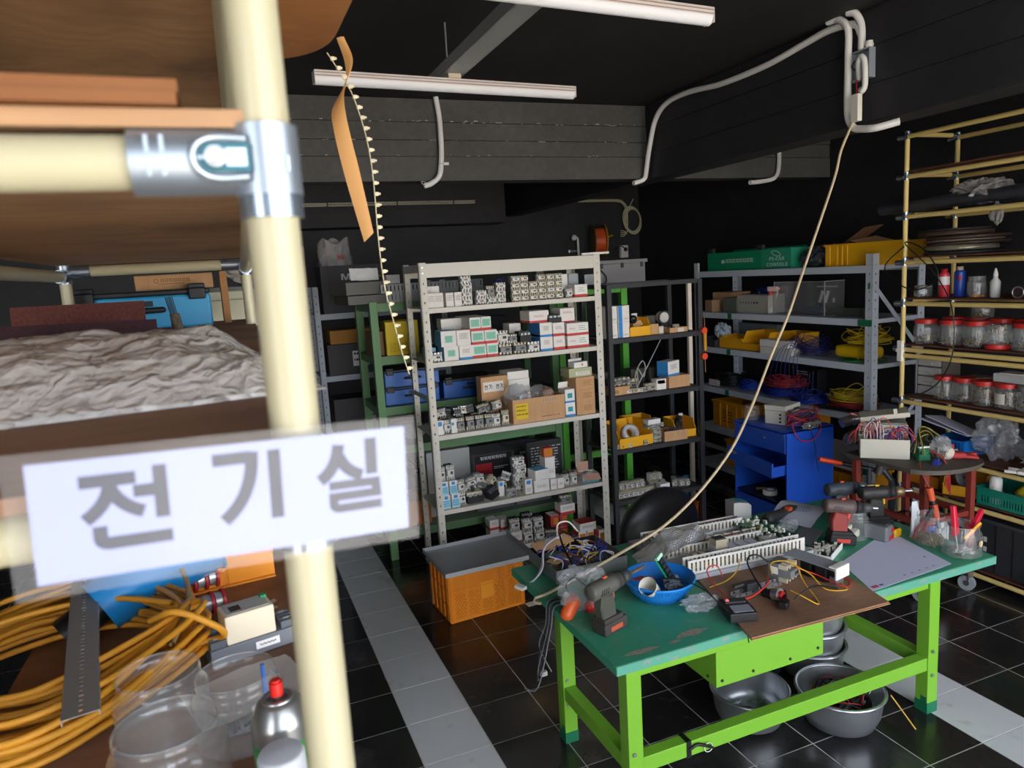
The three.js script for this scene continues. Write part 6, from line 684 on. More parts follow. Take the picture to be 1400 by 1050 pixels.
// ---------------------------------------------------------------- tall tube rack contents
{
  const RL = M(0xc42a24, 0.4), XA = 4.12;
  // black pipes wrapped in film
  for (const [y, z0, dx, l] of [[2.262, -3.55, 0.01, 'thick black pipe wrapped in film on the tall tube rack'], [2.262, -3.52, 0.085, 'second black pipe beside the wrapped one on the tall tube rack']]) { const p = thing('black_pipe', l, 'pipe', [0, 0, 0], 0, 'black pipes on the tall tube rack'); part(p, 'pipe', rod([4.06 + dx, y, z0], [4.06 + dx, y + 0.03, -1.8], 0.036, 16), M(0x34363c, 0.35)); }
  solo('plastic_wrap', 'crumpled clear film tied around the black pipes', 'plastic', [crumple(0.11, 241, 1.0, 0.7, 1.7, 18).translate(0.03, -0.03, 0), crumple(0.05, 243, 0.3, 1.3, 0.8, 22).translate(-0.03, -0.16, 0.14)], M(0xc4c2be, 0.15, 0, { transmission: 0.6 }), [4.085, 2.26, -2.92]);
  const disc = (l, r, y, z, t, m, x = 4.22) => solo('round_disc', l, 'disc', lt([[0, 0], [r * 0.96, 0], [r, t * 0.3], [r, t], [r * 0.9, t * 0.8], [0, t * 0.8]], 44), m, [x, y, z], 0, 'stacked round discs on the tall tube rack');
  const dk = M(0x3c2f28, 0.5), gd = M(0x26282a, 0.5);
  disc('wide dark disc at the bottom of the disc stack', 0.22, 1.9545, -3.08, 0.02, gd); disc('shiny clear-rimmed disc low in the disc stack', 0.2, 1.975, -3.1, 0.035, M(0x8e8672, 0.2, 0.3)); disc('wide brown disc in the middle of the disc stack', 0.22, 2.0105, -3.06, 0.018, dk); disc('pale brown disc in the middle of the disc stack', 0.21, 2.029, -3.09, 0.014, M(0x7a6a5c, 0.5)); disc('glossy brown disc near the top of the disc stack', 0.22, 2.0435, -3.06, 0.02, dk); disc('tan-rimmed dark disc on top of the disc stack', 0.2, 2.064, -3.14, 0.03, M(0x4a352a, 0.5)); disc('thin dark disc crowning the disc stack', 0.19, 2.0945, -3.15, 0.014, gd);
  { const s = thing('wire_spool', 'white cylinder spool with brown flange on the tall tube rack', 'spool', [4.15, 1.9545, -2.46], 0); part(s, 'drum', cy(0.07, 0.17, 0, 0, 0, 24), WHITE); part(s, 'flange', cy(0.11, 0.008, 0, 0.17, 0, 28), M(0x6a4a38, 0.7)); }
  // cans on the 1.70 shelf
  const can = (l, x, z, r, h, body, cap, pos) => { const c = thing('spray_can', l, 'spray can', [x, 1.6995, z], 0); part(c, 'body', lt([[0, 0], [r, 0.002], [r, h * 0.8], [r * 0.75, h * 0.88], [r * 0.5, h * 0.89]], 22), body); part(c, 'cap', lt([[r * 0.6, h * 0.86], [r * 0.6, h], [0, h]], 18), cap); return c; };
  { const c = can('red and white spray can on the tall tube rack', 4.08, -3.1, 0.03, 0.17, M(0xc23440, 0.35), M(0xb02028, 0.4)); part(c, 'white_band', cy(0.0304, 0.05, 0, 0.075, 0, 22), M(0xd8d0d0, 0.4)); } { const c = can('blue spray can beside the red and white one', 4.12, -3.03, 0.03, 0.18, M(0x1c3f9c, 0.35), M(0xb8a890, 0.5)); part(c, 'red_flash', bx(0.03, 0.03, 0.004, -0.022, 0.1, 0.0201), RED); }
  jar('clear_jar', 'small clear jar of grey fittings by the rack post', [4.07, 1.6995, -3.23], 0.052, 0.07, undefined, { lid: M(0x8a8a86, 0.4, 0.3) }); jar('clear_jar', 'clear jar with an orange clip inside, beside the blue can', [4.09, 1.6995, -2.9], 0.05, 0.12); solo('orange_clip', 'orange plastic clip inside the clear jar', 'clip', [bx(0.07, 0.012, 0.02), bx(0.02, 0.012, 0.05, 0.02, 0, 0)], ORANGE, [4.09, 1.702, -2.9]);
  { const b = thing('nozzle_bottle', 'white plastic bottle with tapered nozzle on the tall tube rack', 'bottle', [4.1, 1.6995, -2.8]); part(b, 'bottle', lt([[0, 0], [0.026, 0.001], [0.026, 0.09], [0.012, 0.11], [0.011, 0.12]], 20), M(0xd4d6d2, 0.5)); part(b, 'nozzle', lt([[0.013, 0.12], [0.012, 0.135], [0.004, 0.165], [0, 0.166]], 14), WHITE); }
  for (const [z, l, m] of [[-2.62, 'dark glass can lying on its side on the tall tube rack', M(0x3a2c2a, 0.3)], [-2.53, 'silver-bottomed can lying on its side on the tall tube rack', M(0xaaa8a4, 0.3, 0.8)]]) { const c = thing('spray_can', l, 'spray can', [4.02, 1.7345, z], 0, 'cans lying on their side'); part(c, 'body', mv(lt([[0, 0], [0.03, 0.002], [0.034, 0.01], [0.034, 0.16], [0, 0.165]], 22), 0, 0, 0, 0, 0, -Math.PI / 2), m); part(c, 'base_rim', mv(tor(0.03, 0.004, 0, 0, 0, 22), 0, 0, 0, 0, 0, Math.PI / 2), STEEL); }
  carton('white box standing at the right of the lying cans', 0.12, 0.16, 0.1, [4.1, 1.6995, -2.4], 0, { m: WHITE });
  // red-lidded jars
  const fill = (j, n, R, h, mats, l) => { const gs = mats.map(() => []); for (let i = 0; i < n; i++) { const a = rnd(6.28), q = Math.sqrt(rnd()) * R * 0.86, g = i % 2 ? new THREE.CylinderGeometry(0.0035, 0.0035, 0.02, 5) : new THREE.CylinderGeometry(0.007, 0.007, 0.005, 6); gs[i % mats.length].push(mv(g, Math.cos(a) * q, 0.01 + rnd(h), Math.sin(a) * q, rnd(3), rnd(3), 0)); } gs.forEach((g, i) => { const o = part(j, i ? 'pale_screws' : 'screws', g, mats[i]); o.userData.kind = 'stuff'; }); };
  const brass = M(0xb79a58, 0.35, 0.8), silv = M(0xb9bbbb, 0.3, 0.9), P = [[4.09, -3.22, 1.4095, 'jar of silver nuts with red lid next to the rack post', 1], [4.09, -3.05, 1.4095, 'half-empty red-lidded jar of bolts, second on the upper jar shelf', 0], [4.09, -2.89, 1.4095, 'red-lidded jar with a few bright nuts on the upper jar shelf', 1], [4.09, -2.61, 1.4095, 'nearly empty red-lidded jar on the upper jar shelf', 2], [4.08, -2.47, 1.4095, 'red-lidded jar at the right end of the upper jar shelf', 1]];
  for (const [x, z, y, l, k] of P) { const j = jar('screw_jar', l, [x, y, z], 0.068, 0.148, 'red-lidded screw jars', { lid: RL, seg: 26 }); fill(j, k === 1 ? 90 : k ? 14 : 60, 0.068, k === 1 ? 0.04 : 0.025, [silv, brass]); }
  { const j = jar('screw_jar', 'upside-down jar of bolts standing on its red lid', [4.07, 1.4095, -2.755], 0.066, 0.14, 'red-lidded screw jars', { lid: RL, seg: 26 }); j.rotation.x = Math.PI; j.position.y += 0.1475; fill(j, 50, 0.06, 0.05, [brass, silv]); }
  const j0 = jar('screw_jar', 'red-lidded jar in the back row of the upper jar shelf', [4.26, 1.4095, -3.16], 0.066, 0.15, 'back row of red-lidded jars', { lid: RL, seg: 22 }); fill(j0, 40, 0.066, 0.04, [silv, brass]); for (const z of [-3.01, -2.86, -2.71, -2.56]) copy(j0, [4.26, 1.4095, z]);
  for (const z of [-2.97, -2.57]) { const j = jar('clear_jar', 'clear jar stacked on top of the back row of red-lidded jars', [4.25, 1.5675, z], 0.06, 0.085, 'jars stacked on the back row', {}); fill(j, 20, 0.06, 0.02, [silv, brass]); }
  const Q = [[4.09, -3.08, 'red-lidded jar in front of the drawer organiser', 2], [4.1, -2.96, 'narrow red-lidded jar on the lower jar shelf', 2], [4.08, -2.82, 'red-lidded jar packed with brass screws', 0], [4.08, -2.69, 'red-lidded jar with paper label and dark bolts', 1], [4.08, -2.565, 'jar of olive plugs on the lower jar shelf', 3]];
  for (const [x, z, l, k] of Q) { const j = jar('screw_jar', l, [x, 1.0745, z], 0.064, 0.14, 'lower red-lidded screw jars', { lid: k === 3 ? M(0x9a9a94, 0.4, 0, { transmission: 0.4 }) : RL, seg: 26 }); fill(j, [200, 140, 25, 140][k], 0.064, [0.095, 0.08, 0.02, 0.07][k], k === 1 ? [brass, M(0x5a5650, 0.4, 0.6)] : k === 3 ? [M(0x7a7c58, 0.5), silv] : [brass, silv]); if (k === 1) part(j, 'paper_label', mv(new THREE.CylinderGeometry(0.0652, 0.0652, 0.06, 16, 1, true, 3.9, 1.2), 0, 0.06, 0), M(0xc9c5ba, 0.7, 0, { side: THREE.DoubleSide })); }
  { const b = thing('plastic_box', 'clear plastic box of silver clips lying on the jars', 'box', [4.11, 1.225, -2.66], 0); part(b, 'shell', rb(0.13, 0.05, 0.19, 0, 0, 0, 0.006, 1), HAZY); part(b, 'white_lid_strip', bx(0.1, 0.004, 0.12, -0.01, 0.05, 0), WHITE); }
  { const o = thing('drawer_organiser', 'grey clear-drawer organiser at the end of the lower jar shelf', 'organiser', [4.2, 1.0745, -3.21]); part(o, 'shell', [bx(0.16, 0.005, 0.17, 0, 0.25, 0), bx(0.16, 0.255, 0.005, 0, 0, 0.085), bx(0.16, 0.255, 0.005, 0, 0, -0.085)], M(0x6a625a, 0.5)); for (let k = 0; k < 4; k++) { const d = part(o, 'drawer', rb(0.14, 0.052, 0.15, -0.02, 0.006 + k * 0.061, 0, 0.004, 1), HAZY); part(d, 'pull', bx(0.012, 0.01, 0.06, -0.095, 0.018 + k * 0.061, 0), M(0xb4b0a8, 0.4)); } }
  carton('pale card box behind the narrow red-lidded jar', 0.1, 0.13, 0.12, [4.28, 1.0745, -3.0], 0, { m: M(0x9a9284, 0.7) }); carton('dark plastic case at the back of the lower jar shelf', 0.12, 0.17, 0.3, [4.32, 1.0745, -2.7], 0, { m: M(0x202226, 0.5) });
  // black cable looping down the rack front
  solo('black_cable', 'thin black cable looping over the front of the tall tube rack', 'cable', tb([[3.98, 2.02, -3.30], [3.96, 1.9, -3.42], [3.96, 1.8, -3.33], [3.97, 1.75, -3.2], [3.96, 1.83, -3.05], [3.97, 1.99, -3.15], [3.96, 2.04, -3.28], [3.955, 1.88, -3.1], [3.955, 1.72, -2.98], [3.95, 1.55, -2.93], [3.95, 1.35, -2.94], [3.955, 1.2, -3.02], [3.97, 1.11, -3.15], [3.985, 1.09, -3.26]], 0.004, 6, 120), BLACK);
  // lower shelves
  { const b = thing('plastic_basket', 'blue plastic basket holding papers on the tall tube rack', 'basket', [4.15, 0.7445, -3.0], 0.1), m = M(0x1468b4, 0.4); part(b, 'shell', Array.from({ length: 4 }, (_, i) => { const s = i % 2 ? 0.2 : 0.3, g = bx(s, 0.1, 0.004, 0, 0, 0); return mv(g, i === 1 ? 0.15 : i === 3 ? -0.15 : 0, 0, i === 0 ? 0.1 : i === 2 ? -0.1 : 0, 0, i % 2 ? Math.PI / 2 : 0, 0); }).concat([bx(0.3, 0.004, 0.2)]), m); for (let k = 0; k < 9; k++) part(b, 'rib', bx(0.006, 0.085, 0.003, -0.155, 0.008, -0.08 + k * 0.02), M(0x0e4e90, 0.4)); part(b, 'rim', [bx(0.32, 0.01, 0.012, 0, 0.095, 0.103), bx(0.012, 0.01, 0.22, -0.155, 0.095, 0)], m); }
  solo('paper_stack', 'tilted white papers leaning on the blue plastic basket', 'paper', [mv(bx(0.2, 0.004, 0.3), 0, 0, 0, 0.25, 0.2, -0.2), mv(bx(0.2, 0.004, 0.28), 0.01, 0.012, 0.03, 0.3, 0.1, -0.2)], M(0xb9bacb, 0.7), [4.1, 0.90, -3.05]);
  solo('plastic_bag', 'large crumpled clear bag beside the blue plastic basket', 'bag', crumple(0.14, 251, 0.8, 1.0, 1.1, 14), BAG, [4.13, 0.7445, -2.76]); solo('plastic_bag', 'small crumpled clear bag in front of the blue plastic basket', 'bag', crumple(0.07, 255, 0.8, 1.0, 1.2, 20), BAG, [4.06, 0.7445, -3.17]);
  solo('plastic_bag', 'long grey plastic bag drooping on the tall tube rack', 'bag', crumple(0.15, 257, 0.7, 0.6, 1.5, 12), M(0xb0b3b6, 0.2, 0, { transmission: 0.55 }), [4.12, 0.7445, -2.45]);
  { const g = thing('work_glove', 'white cotton work glove on the tall tube rack edge', 'glove', [3.99, 0.7445, -2.5], 0.3), m = M(0xd8d4ca, 0.9); part(g, 'palm', rb(0.08, 0.02, 0.09, 0, 0, 0, 0.009, 3), m); for (let k = 0; k < 4; k++) part(g, 'finger', rod([-0.028 + k * 0.019, 0.01, -0.04], [-0.035 + k * 0.023, 0.01, -0.1 + 0.01 * (k % 3)], 0.009, 8), m); part(g, 'thumb', rod([0.035, 0.01, 0.0], [0.065, 0.01, -0.04], 0.009, 8), m); part(g, 'cuff', rb(0.075, 0.022, 0.03, 0, 0, 0.055, 0.008, 2), WHITE); }
  { const b = thing('plastic_basket', 'green mesh basket with a yellow roll on the lower tube rack', 'basket', [4.13, 0.4995, -2.62], 0), m = M(0x14806a, 0.4); for (const [x, z, w, ry] of [[-0.13, 0, 0.34, Math.PI / 2], [0.13, 0, 0.34, Math.PI / 2], [0, 0.17, 0.26, 0], [0, -0.17, 0.26, 0]]) { const hs = []; for (let u = -w / 2 + 0.03; u < w / 2 - 0.03; u += 0.016) hs.push([[u, 0.02], [u + 0.008, 0.02], [u + 0.008, 0.06], [u, 0.06]]); part(b, 'mesh_side', ex([[-w / 2, 0], [w / 2, 0], [w / 2, 0.1], [-w / 2, 0.1]], 0.003, 0, hs).rotateY(ry).translate(x, 0, z), m); } part(b, 'bottom', bx(0.26, 0.003, 0.34), m); part(b, 'rim', [bx(0.014, 0.008, 0.36, -0.134, 0.1, 0), bx(0.014, 0.008, 0.36, 0.134, 0.1, 0), bx(0.27, 0.008, 0.014, 0, 0.1, 0.174), bx(0.27, 0.008, 0.014, 0, 0.1, -0.174)], m); }
  solo('tape_roll', 'yellow and black tape roll inside the green mesh basket', 'tape', mv(lt([[0.03, -0.025], [0.06, -0.025], [0.06, 0.025], [0.03, 0.025], [0.03, -0.025]], 28), 0, 0.06, 0, 0.7, 0.4, 0), M(0xb8a818, 0.4), [4.13, 0.515, -2.58]);
  { const s = can('white spray can with grey cap standing in the green mesh basket', 4.06, -2.72, 0.033, 0.19, M(0xd8d6d0, 0.4), M(0x55585c, 0.4)); s.position.y = 0.505; part(s, 'printed_text', bx(0.004, 0.05, 0.02, -0.032, 0.07, 0), TXT); }
  bin('yellow bin tilted beside the green mesh basket', 0.22, 0.13, 0.26, [4.16, 0.4995, -2.95], -1.2, YB2); solo('tape_roll', 'grey disc reel in the tilted yellow bin', 'reel', mv(lt([[0.02, -0.01], [0.07, -0.01], [0.07, 0.01], [0.02, 0.01], [0.02, -0.01]], 28), 0, 0.08, 0, 1.2, 0.3, 0), M(0x6a6c6e, 0.4), [4.14, 0.51, -2.97]); bin('amber bin at the far end of the lower tube rack', 0.24, 0.15, 0.26, [4.18, 0.4995, -3.19], -Math.PI / 2, M(0xc07818, 0.5));
  take(contactor('pale grey terminal connector on the edge of the lower tube rack', undefined, M(0xaeb4bc, 0.5), MG, 0.08, 0.05, 0.07), [4.04, 0.4995, -2.42], -1.2);
  { const c = thing('folding_crate', 'black folding crate with white printed marks under the tube rack', 'crate', [4.2, 0.0945, -2.68], 0), m = M(0x2b2d30, 0.5); part(c, 'body', rb(0.36, 0.3, 0.34, 0, 0, 0, 0.006, 1), m); part(c, 'lid', rb(0.38, 0.02, 0.36, 0, 0.3, 0, 0.004, 1), M(0x3a3c40, 0.45)); for (const z of [-0.1, 0, 0.1]) part(c, 'groove', bx(0.002, 0.28, 0.008, -0.181, 0.01, z), BLACK); part(c, 'printed_mark', [0.06, 0.12, 0.18].flatMap((y) => [-0.14, -0.06].map((z) => bx(0.001, 0.03, 0.02, -0.1815, y, z))), M(0xc4c4bc, 0.5)); }
  carton('small kraft carton with white label in front of the black folding crate', 0.09, 0.1, 0.11, [4.04, 0.0945, -2.42], 0.2, { m: CARD, marks: [[TXT, 0, 0.3, 0.7, 0.5]] }); carton('yellow carton at the foot of the tall tube rack', 0.1, 0.13, 0.12, [4.07, 0.0945, -2.27], 0.1, { m: M(0xd8a81c, 0.6), marks: [[PAPER, 0, 0.2, 0.5, 0.4]] });
}
// ---------------------------------------------------------------- blue tool cabinet and trolley
{
  const c = thing('tool_cabinet', 'royal blue steel tool cabinet with sagging drawers in front of the grey rack', 'cabinet', [3.33, 0, -3.6], 0), m = M(0x1950bc, 0.42), w = 0.4, d = 0.52, h = 0.87; // drawers look to -x
  part(c, 'side_panel', rb(w, h, 0.012, w / 2, 0, -0.006, 0.002, 1), m); part(c, 'side_panel', rb(w, h, 0.012, w / 2, 0, -d + 0.006, 0.002, 1), m); part(c, 'back_panel', bx(0.01, h, d - 0.02, w - 0.005, 0, -d / 2), m); part(c, 'top_panel', bx(w, 0.012, d, w / 2, h - 0.012, -d / 2), m); part(c, 'bottom_panel', bx(w, 0.012, d - 0.02, w / 2, 0.05, -d / 2), m); part(c, 'shelf', bx(w - 0.02, 0.008, d - 0.02, w / 2, 0.36, -d / 2), M(0x14203c, 0.6));
  const d1 = part(c, 'drawer', [rb(0.016, 0.13, d - 0.03, 0.004, 0.72, -d / 2, 0.003, 1), bx(0.02, 0.012, d - 0.03, -0.006, 0.84, -d / 2)], m); part(d1, 'keyhole', mv(cy(0.008, 0.004, 0, 0, 0, 12), -0.006, 0.8, -0.2, 0, 0, Math.PI / 2), STEEL);
  const d2 = part(c, 'drawer', [rb(0.014, 0.1, d - 0.04, 0, 0, 0, 0.003, 1), bx(0.25, 0.006, d - 0.06, 0.125, 0.0, 0), bx(0.25, 0.07, 0.006, 0.125, 0, d / 2 - 0.03), bx(0.25, 0.07, 0.006, 0.125, 0, -d / 2 + 0.03)], m); d2.position.set(-0.09, 0.585, -d / 2); d2.rotation.set(0.06, -0.05, 0.03); part(d2, 'badge', bx(0.002, 0.02, 0.06, -0.008, 0.06, -0.16), STEEL);
  part(c, 'lower_door', rb(0.014, 0.28, d - 0.03, 0.004, 0.065, -d / 2, 0.003, 1), m); for (const x of [0.09, 0.21, 0.35]) part(c, 'rivet', mv(cy(0.006, 0.003, 0, 0, 0, 8), x, 0.36, 0.001, Math.PI / 2), STEEL);
  const lg = ['left', 'right']; solo('tape_roll', 'white tape roll lying in the open compartment of the blue cabinet', 'tape', lt([[0.025, 0], [0.05, 0], [0.05, 0.03], [0.025, 0.03], [0.025, 0]], 26), WHITE, [3.42, 0.3685, -3.86]); solo('small_tool', 'yellow-handled small tool in the open compartment of the blue cabinet', 'tool', [rod([0, 0.012, 0], [0.06, 0.012, 0.03], 0.01, 8), rod([0.06, 0.012, 0.03], [0.13, 0.012, 0.06], 0.004, 6)], M(0x9a8020, 0.5), [3.4, 0.3685, -3.98]);
  // on the cabinet
  { const e = thing('plastic_enclosure', 'small cream plastic enclosure with clip lid on the blue cabinet', 'enclosure', [3.53, 0.8705, -3.86], 0.35), q = M(0xc9c6b8, 0.5); part(e, 'base', rb(0.21, 0.095, 0.15, 0, 0, 0, 0.006, 2), q); part(e, 'lid', rb(0.215, 0.035, 0.155, 0, 0.095, 0, 0.006, 2), q); part(e, 'clip', [bx(0.06, 0.014, 0.01, 0.04, 0.09, 0.08)], DG); for (let k = 0; k < 3; k++) part(e, 'knockout', mv(cy(0.008, 0.003, 0, 0, 0, 10), -0.106, 0.02 + k * 0.025, 0.04, 0, 0, Math.PI / 2), BLACK); }
  jar('clear_jar', 'clear jar at the back corner of the blue cabinet', [3.42, 0.8705, -4.04], 0.055, 0.1); jar('clear_jar', 'clear jar with brass nut behind the wire pile on the cabinet', [3.66, 0.8705, -3.75], 0.058, 0.08);
  { const t = thing('wire_pile', 'tangled red, blue and black wires heaped on the blue cabinet', 'wires', [3.52, 0.8705, -3.66], 0); for (let k = 0; k < 16; k++) { const a = hash(k, 1, 9) * 6.28, R = 0.07 + 0.05 * hash(k, 2, 9), y = 0.02 + 0.075 * hash(k, 3, 9), q = []; for (let i = 0; i < 12; i++) { const b = a + i * 0.6; q.push([Math.cos(b) * R * 1.15 + (hash(i, k, 5) - 0.5) * 0.03, y * (0.6 + 0.5 * Math.sin(b * 1.5 + k)) + 0.02, Math.sin(b) * R * 0.5 + (hash(i, k, 6) - 0.5) * 0.03]); } part(t, 'wire', tb(q, 0.0032, 5, 60), [M(0xb02430, 0.4), M(0x1c2450, 0.4), M(0x8a2440, 0.4), BLACK, M(0x2a3a90, 0.4)][k % 5]); } part(t, 'drooping_wire', tb([[-0.13, 0.04, 0.04], [-0.14, -0.02, 0.085], [-0.08, -0.07, 0.08], [0.02, -0.075, 0.075], [0.08, -0.01, 0.075], [0.1, 0.05, 0.05]], 0.004, 6, 40), M(0xb82a4c, 0.4)); part(t, 'drooping_wire', tb([[0.06, 0.03, 0.05], [0.08, -0.08, 0.075], [0.04, -0.18, 0.075], [0.02, -0.28, 0.075]], 0.002, 5, 30), M(0x2448c0, 0.4)); part(t, 'drooping_wire', tb([[0.0, 0.03, 0.05], [0.03, -0.1, 0.075], [0.05, -0.24, 0.075], [0.07, -0.3, 0.075]], 0.002, 5, 30), BLACK); }
  solo('foil_roll', 'crinkled silver foil sleeve under the wire pile on the cabinet', 'foil', mv(crumple(0.03, 261, 3.6, 0.9, 0.9, 60), 0, 0, 0, 0, 0.2, 0), M(0xc4c4c0, 0.25, 0.8), [3.52, 0.8705, -3.58]);
}
{ // machine fitting between cabinet and trolley
  const t = thing('pipe_coupling', 'chrome pipe couplings on a slanting grey tube beside the blue cabinet', 'pipe fitting', [3.74, 0.0, -3.42], 0); part(t, 'tube', rod([-0.02, 0.845, 0], [0.18, 0.52, 0.12], 0.018, 12), M(0x5f666c, 0.4, 0.6)); part(t, 'upper_coupling', [rod([-0.09, 0.915, -0.04], [0.07, 0.95, 0.0], 0.033, 16), rod([-0.02, 0.93, -0.02], [0.02, 0.94, -0.01], 0.04, 16)], STEEL); part(t, 'lower_coupling', [rod([-0.07, 0.81, 0.0], [0.05, 0.86, 0.02], 0.04, 16), mv(tor(0.03, 0.01, 0, 0, 0, 18), -0.075, 0.81, 0, 0, 0, 1.2)], M(0x8f938f, 0.35, 0.6)); part(t, 'stand', rod([0.18, 0.0, 0.12], [0.18, 0.53, 0.12], 0.02, 10), M(0x3a3e42, 0.5)); part(t, 'foot', cy(0.06, 0.012, 0.18, 0, 0.12, 18), M(0x3a3e42, 0.5)); part(t, 'pink_rod', rod([-0.06, 0.98, 0.0], [0.05, 0.935, 0.06], 0.009, 8), M(0xd88a78, 0.5)); }
{
  const t = thing('trolley', 'rusty red steel trolley on castors with a grey rounded top', 'trolley', [3.7, 0, -2.93], 0), m = M(0x833226, 0.55), s = new THREE.Shape(); s.moveTo(-0.27, -0.3).lineTo(0.25, -0.3).lineTo(0.25, 0.1).quadraticCurveTo(0.25, 0.3, 0.02, 0.3).quadraticCurveTo(-0.2, 0.3, -0.27, 0.16); s.closePath();
  part(t, 'top', new THREE.ExtrudeGeometry(s, { depth: 0.014, bevelEnabled: false, curveSegments: 14 }).rotateX(Math.PI / 2).translate(0, 0.8, 0), met(T.fine, 0x7d7468, 0.7)); part(t, 'under_plate', new THREE.ExtrudeGeometry(s, { depth: 0.012, bevelEnabled: false, curveSegments: 14 }).scale(0.97, 0.97, 1).rotateX(Math.PI / 2).translate(0, 0.785, 0), M(0x57514a, 0.6));
  const L = [[-0.22, -0.25], [0.2, -0.25], [-0.16, 0.16], [0.19, 0.18]]; for (const [x, z] of L) { part(t, 'leg', rb(0.036, 0.66, 0.036, x, 0.115, z, 0.003, 1), m); const k = part(t, 'castor', mv(cy(0.045, 0.026, 0, -0.013, 0, 24), x, 0.045, z, 0, 0.3, Math.PI / 2), M(0x8a8d90, 0.5)); part(k, 'fork', [bx(0.04, 0.05, 0.006, x, 0.06, z + 0.02), bx(0.04, 0.05, 0.006, x, 0.06, z - 0.02), bx(0.05, 0.008, 0.05, x, 0.108, z)], STEEL); part(k, 'hub', mv(cy(0.016, 0.03, 0, -0.015, 0, 14), x, 0.045, z, 0, 0.3, Math.PI / 2), DG); }
  for (const y of [0.14, 0.46]) { for (const z of [-0.25, 0.17]) part(t, 'rail', bx(0.42, 0.03, 0.03, -0.01, y, z), m); for (const x of [-0.19, 0.195]) part(t, 'rail', bx(0.03, 0.03, 0.42, x, y, -0.04), m); } part(t, 'lower_shelf', bx(0.4, 0.006, 0.4, 0, 0.17, -0.04), M(0x3a3632, 0.7));
  const Y = 0.8005;
  { const e = thing('plastic_enclosure', 'large cream electrical enclosure with raised lid at the back of the trolley', 'enclosure', [3.675, Y, -3.16], -0.78), q = M(0xc4c0ae, 0.5); part(e, 'base', rb(0.25, 0.17, 0.16, 0, 0, 0, 0.008, 2), q); const l = part(e, 'lid', [rb(0.27, 0.03, 0.17, 0, 0, 0, 0.006, 2), bx(0.02, 0.03, 0.02, 0.06, 0.03, 0.08)], q); l.position.set(0, 0.2, 0); l.rotation.set(0, 0, 0.14); part(e, 'inner_panel', bx(0.23, 0.006, 0.14, 0, 0.172, 0), M(0x8f8f86, 0.6)); }
  { const e = thing('plastic_enclosure', 'cream open enclosure base spilling coloured wires on the trolley', 'enclosure', [3.545, Y, -3.045], -0.78), q = M(0xc9c5b4, 0.5), w = 0.255, d = 0.13, h = 0.115; part(e, 'bottom', bx(w, 0.004, d), q); for (const k of [-1, 1]) { part(e, 'wall', rb(w, h, 0.005, 0, 0, k * d / 2, 0.002, 1), q); part(e, 'wall', rb(0.005, h, d, k * w / 2, 0, 0, 0.002, 1), q); } }
  { const b = thing('wire_tangle', 'red, blue and white wires arching out of the open cream enclosure', 'wires', [3.545, Y + 0.02, -3.045], -0.78); for (let k = 0; k < 30; k++) { const x = -0.11 + 0.2 * hash(k, 1, 4), z = -0.04 + 0.07 * hash(k, 2, 4), hh = 0.12 + 0.08 * hash(k, 3, 4) * (x < 0 ? 1.3 : 0.7), u = (hash(k, 4, 4) - 0.45) * 0.2; part(b, 'wire', tb([[x, 0.02, z], [x - u * 0.2, hh * 0.7, z], [x + u * 0.5, hh, z + 0.01], [x + u, hh * 0.75, z + 0.02], [x + u * 1.1, 0.06, z]], 0.0028, 5, 26), [M(0xb8323a, 0.4), M(0x3a2c8a, 0.4), M(0xd8d2d0, 0.4), M(0xc04a40, 0.4)][k % 4]); } }
  for (const [x, z, r, l] of [[3.68, -2.93, 0.3, 'green terminal connector behind the clear screw bag'], [3.64, -2.86, -0.3, 'white-tipped green connector at the trolley edge'], [3.72, -2.98, 0.8, 'green connector block under the black leads']]) { const g = thing('terminal_connector', l, 'connector', [x, Y, z], r, 'green connectors on the trolley'); part(g, 'body', [rb(0.07, 0.035, 0.03, 0, 0, 0, 0.003, 1), rb(0.06, 0.04, 0.02, 0, 0.034, 0, 0.003, 1)], M(0x0e6a44, 0.45)); part(g, 'white_tip', bx(0.06, 0.008, 0.022, 0, 0.074, 0), WHITE); }
  { const b = thing('lead_bundle', 'black and yellow leads looped over the green connectors', 'cable', [3.7, Y + 0.02, -2.92], 0.2); for (let k = 0; k < 7; k++) part(b, 'lead', tb([[-0.1, 0.02, 0.02 * k - 0.05], [-0.05, 0.1 + 0.008 * k, 0.01], [0.03, 0.11 + 0.006 * k, 0.02], [0.12, 0.05, 0.02 * k - 0.03], [0.19, 0.01, 0.03]], 0.004, 5, 30), k % 3 ? BLACK : M(0x8a8030, 0.5)); for (let k = 0; k < 4; k++) part(b, 'red_lead', tb([[-0.07, 0.05, 0.08], [-0.05, 0.0, 0.15], [-0.055 + 0.01 * k, -0.08, 0.17], [-0.06 + 0.02 * k, -0.15 - 0.02 * k, 0.165]], 0.004, 5, 24), M(0xa02428, 0.45)); }
  { const b = thing('screw_bag', 'clear bag of small silver screws on the trolley', 'bag', [3.73, Y, -2.82]); part(b, 'film', crumple(0.07, 271, 0.9, 1.0, 0.9, 18), BAG); const gs = []; for (let i = 0; i < 120; i++) gs.push(mv(new THREE.CylinderGeometry(0.003, 0.003, 0.014, 5), rnd(-0.035, 0.035), 0.012 + rnd(0.045), rnd(-0.035, 0.035), rnd(3), rnd(3), 0)); part(b, 'screws', gs, M(0xb0a898, 0.35, 0.8)).userData.kind = 'stuff'; }
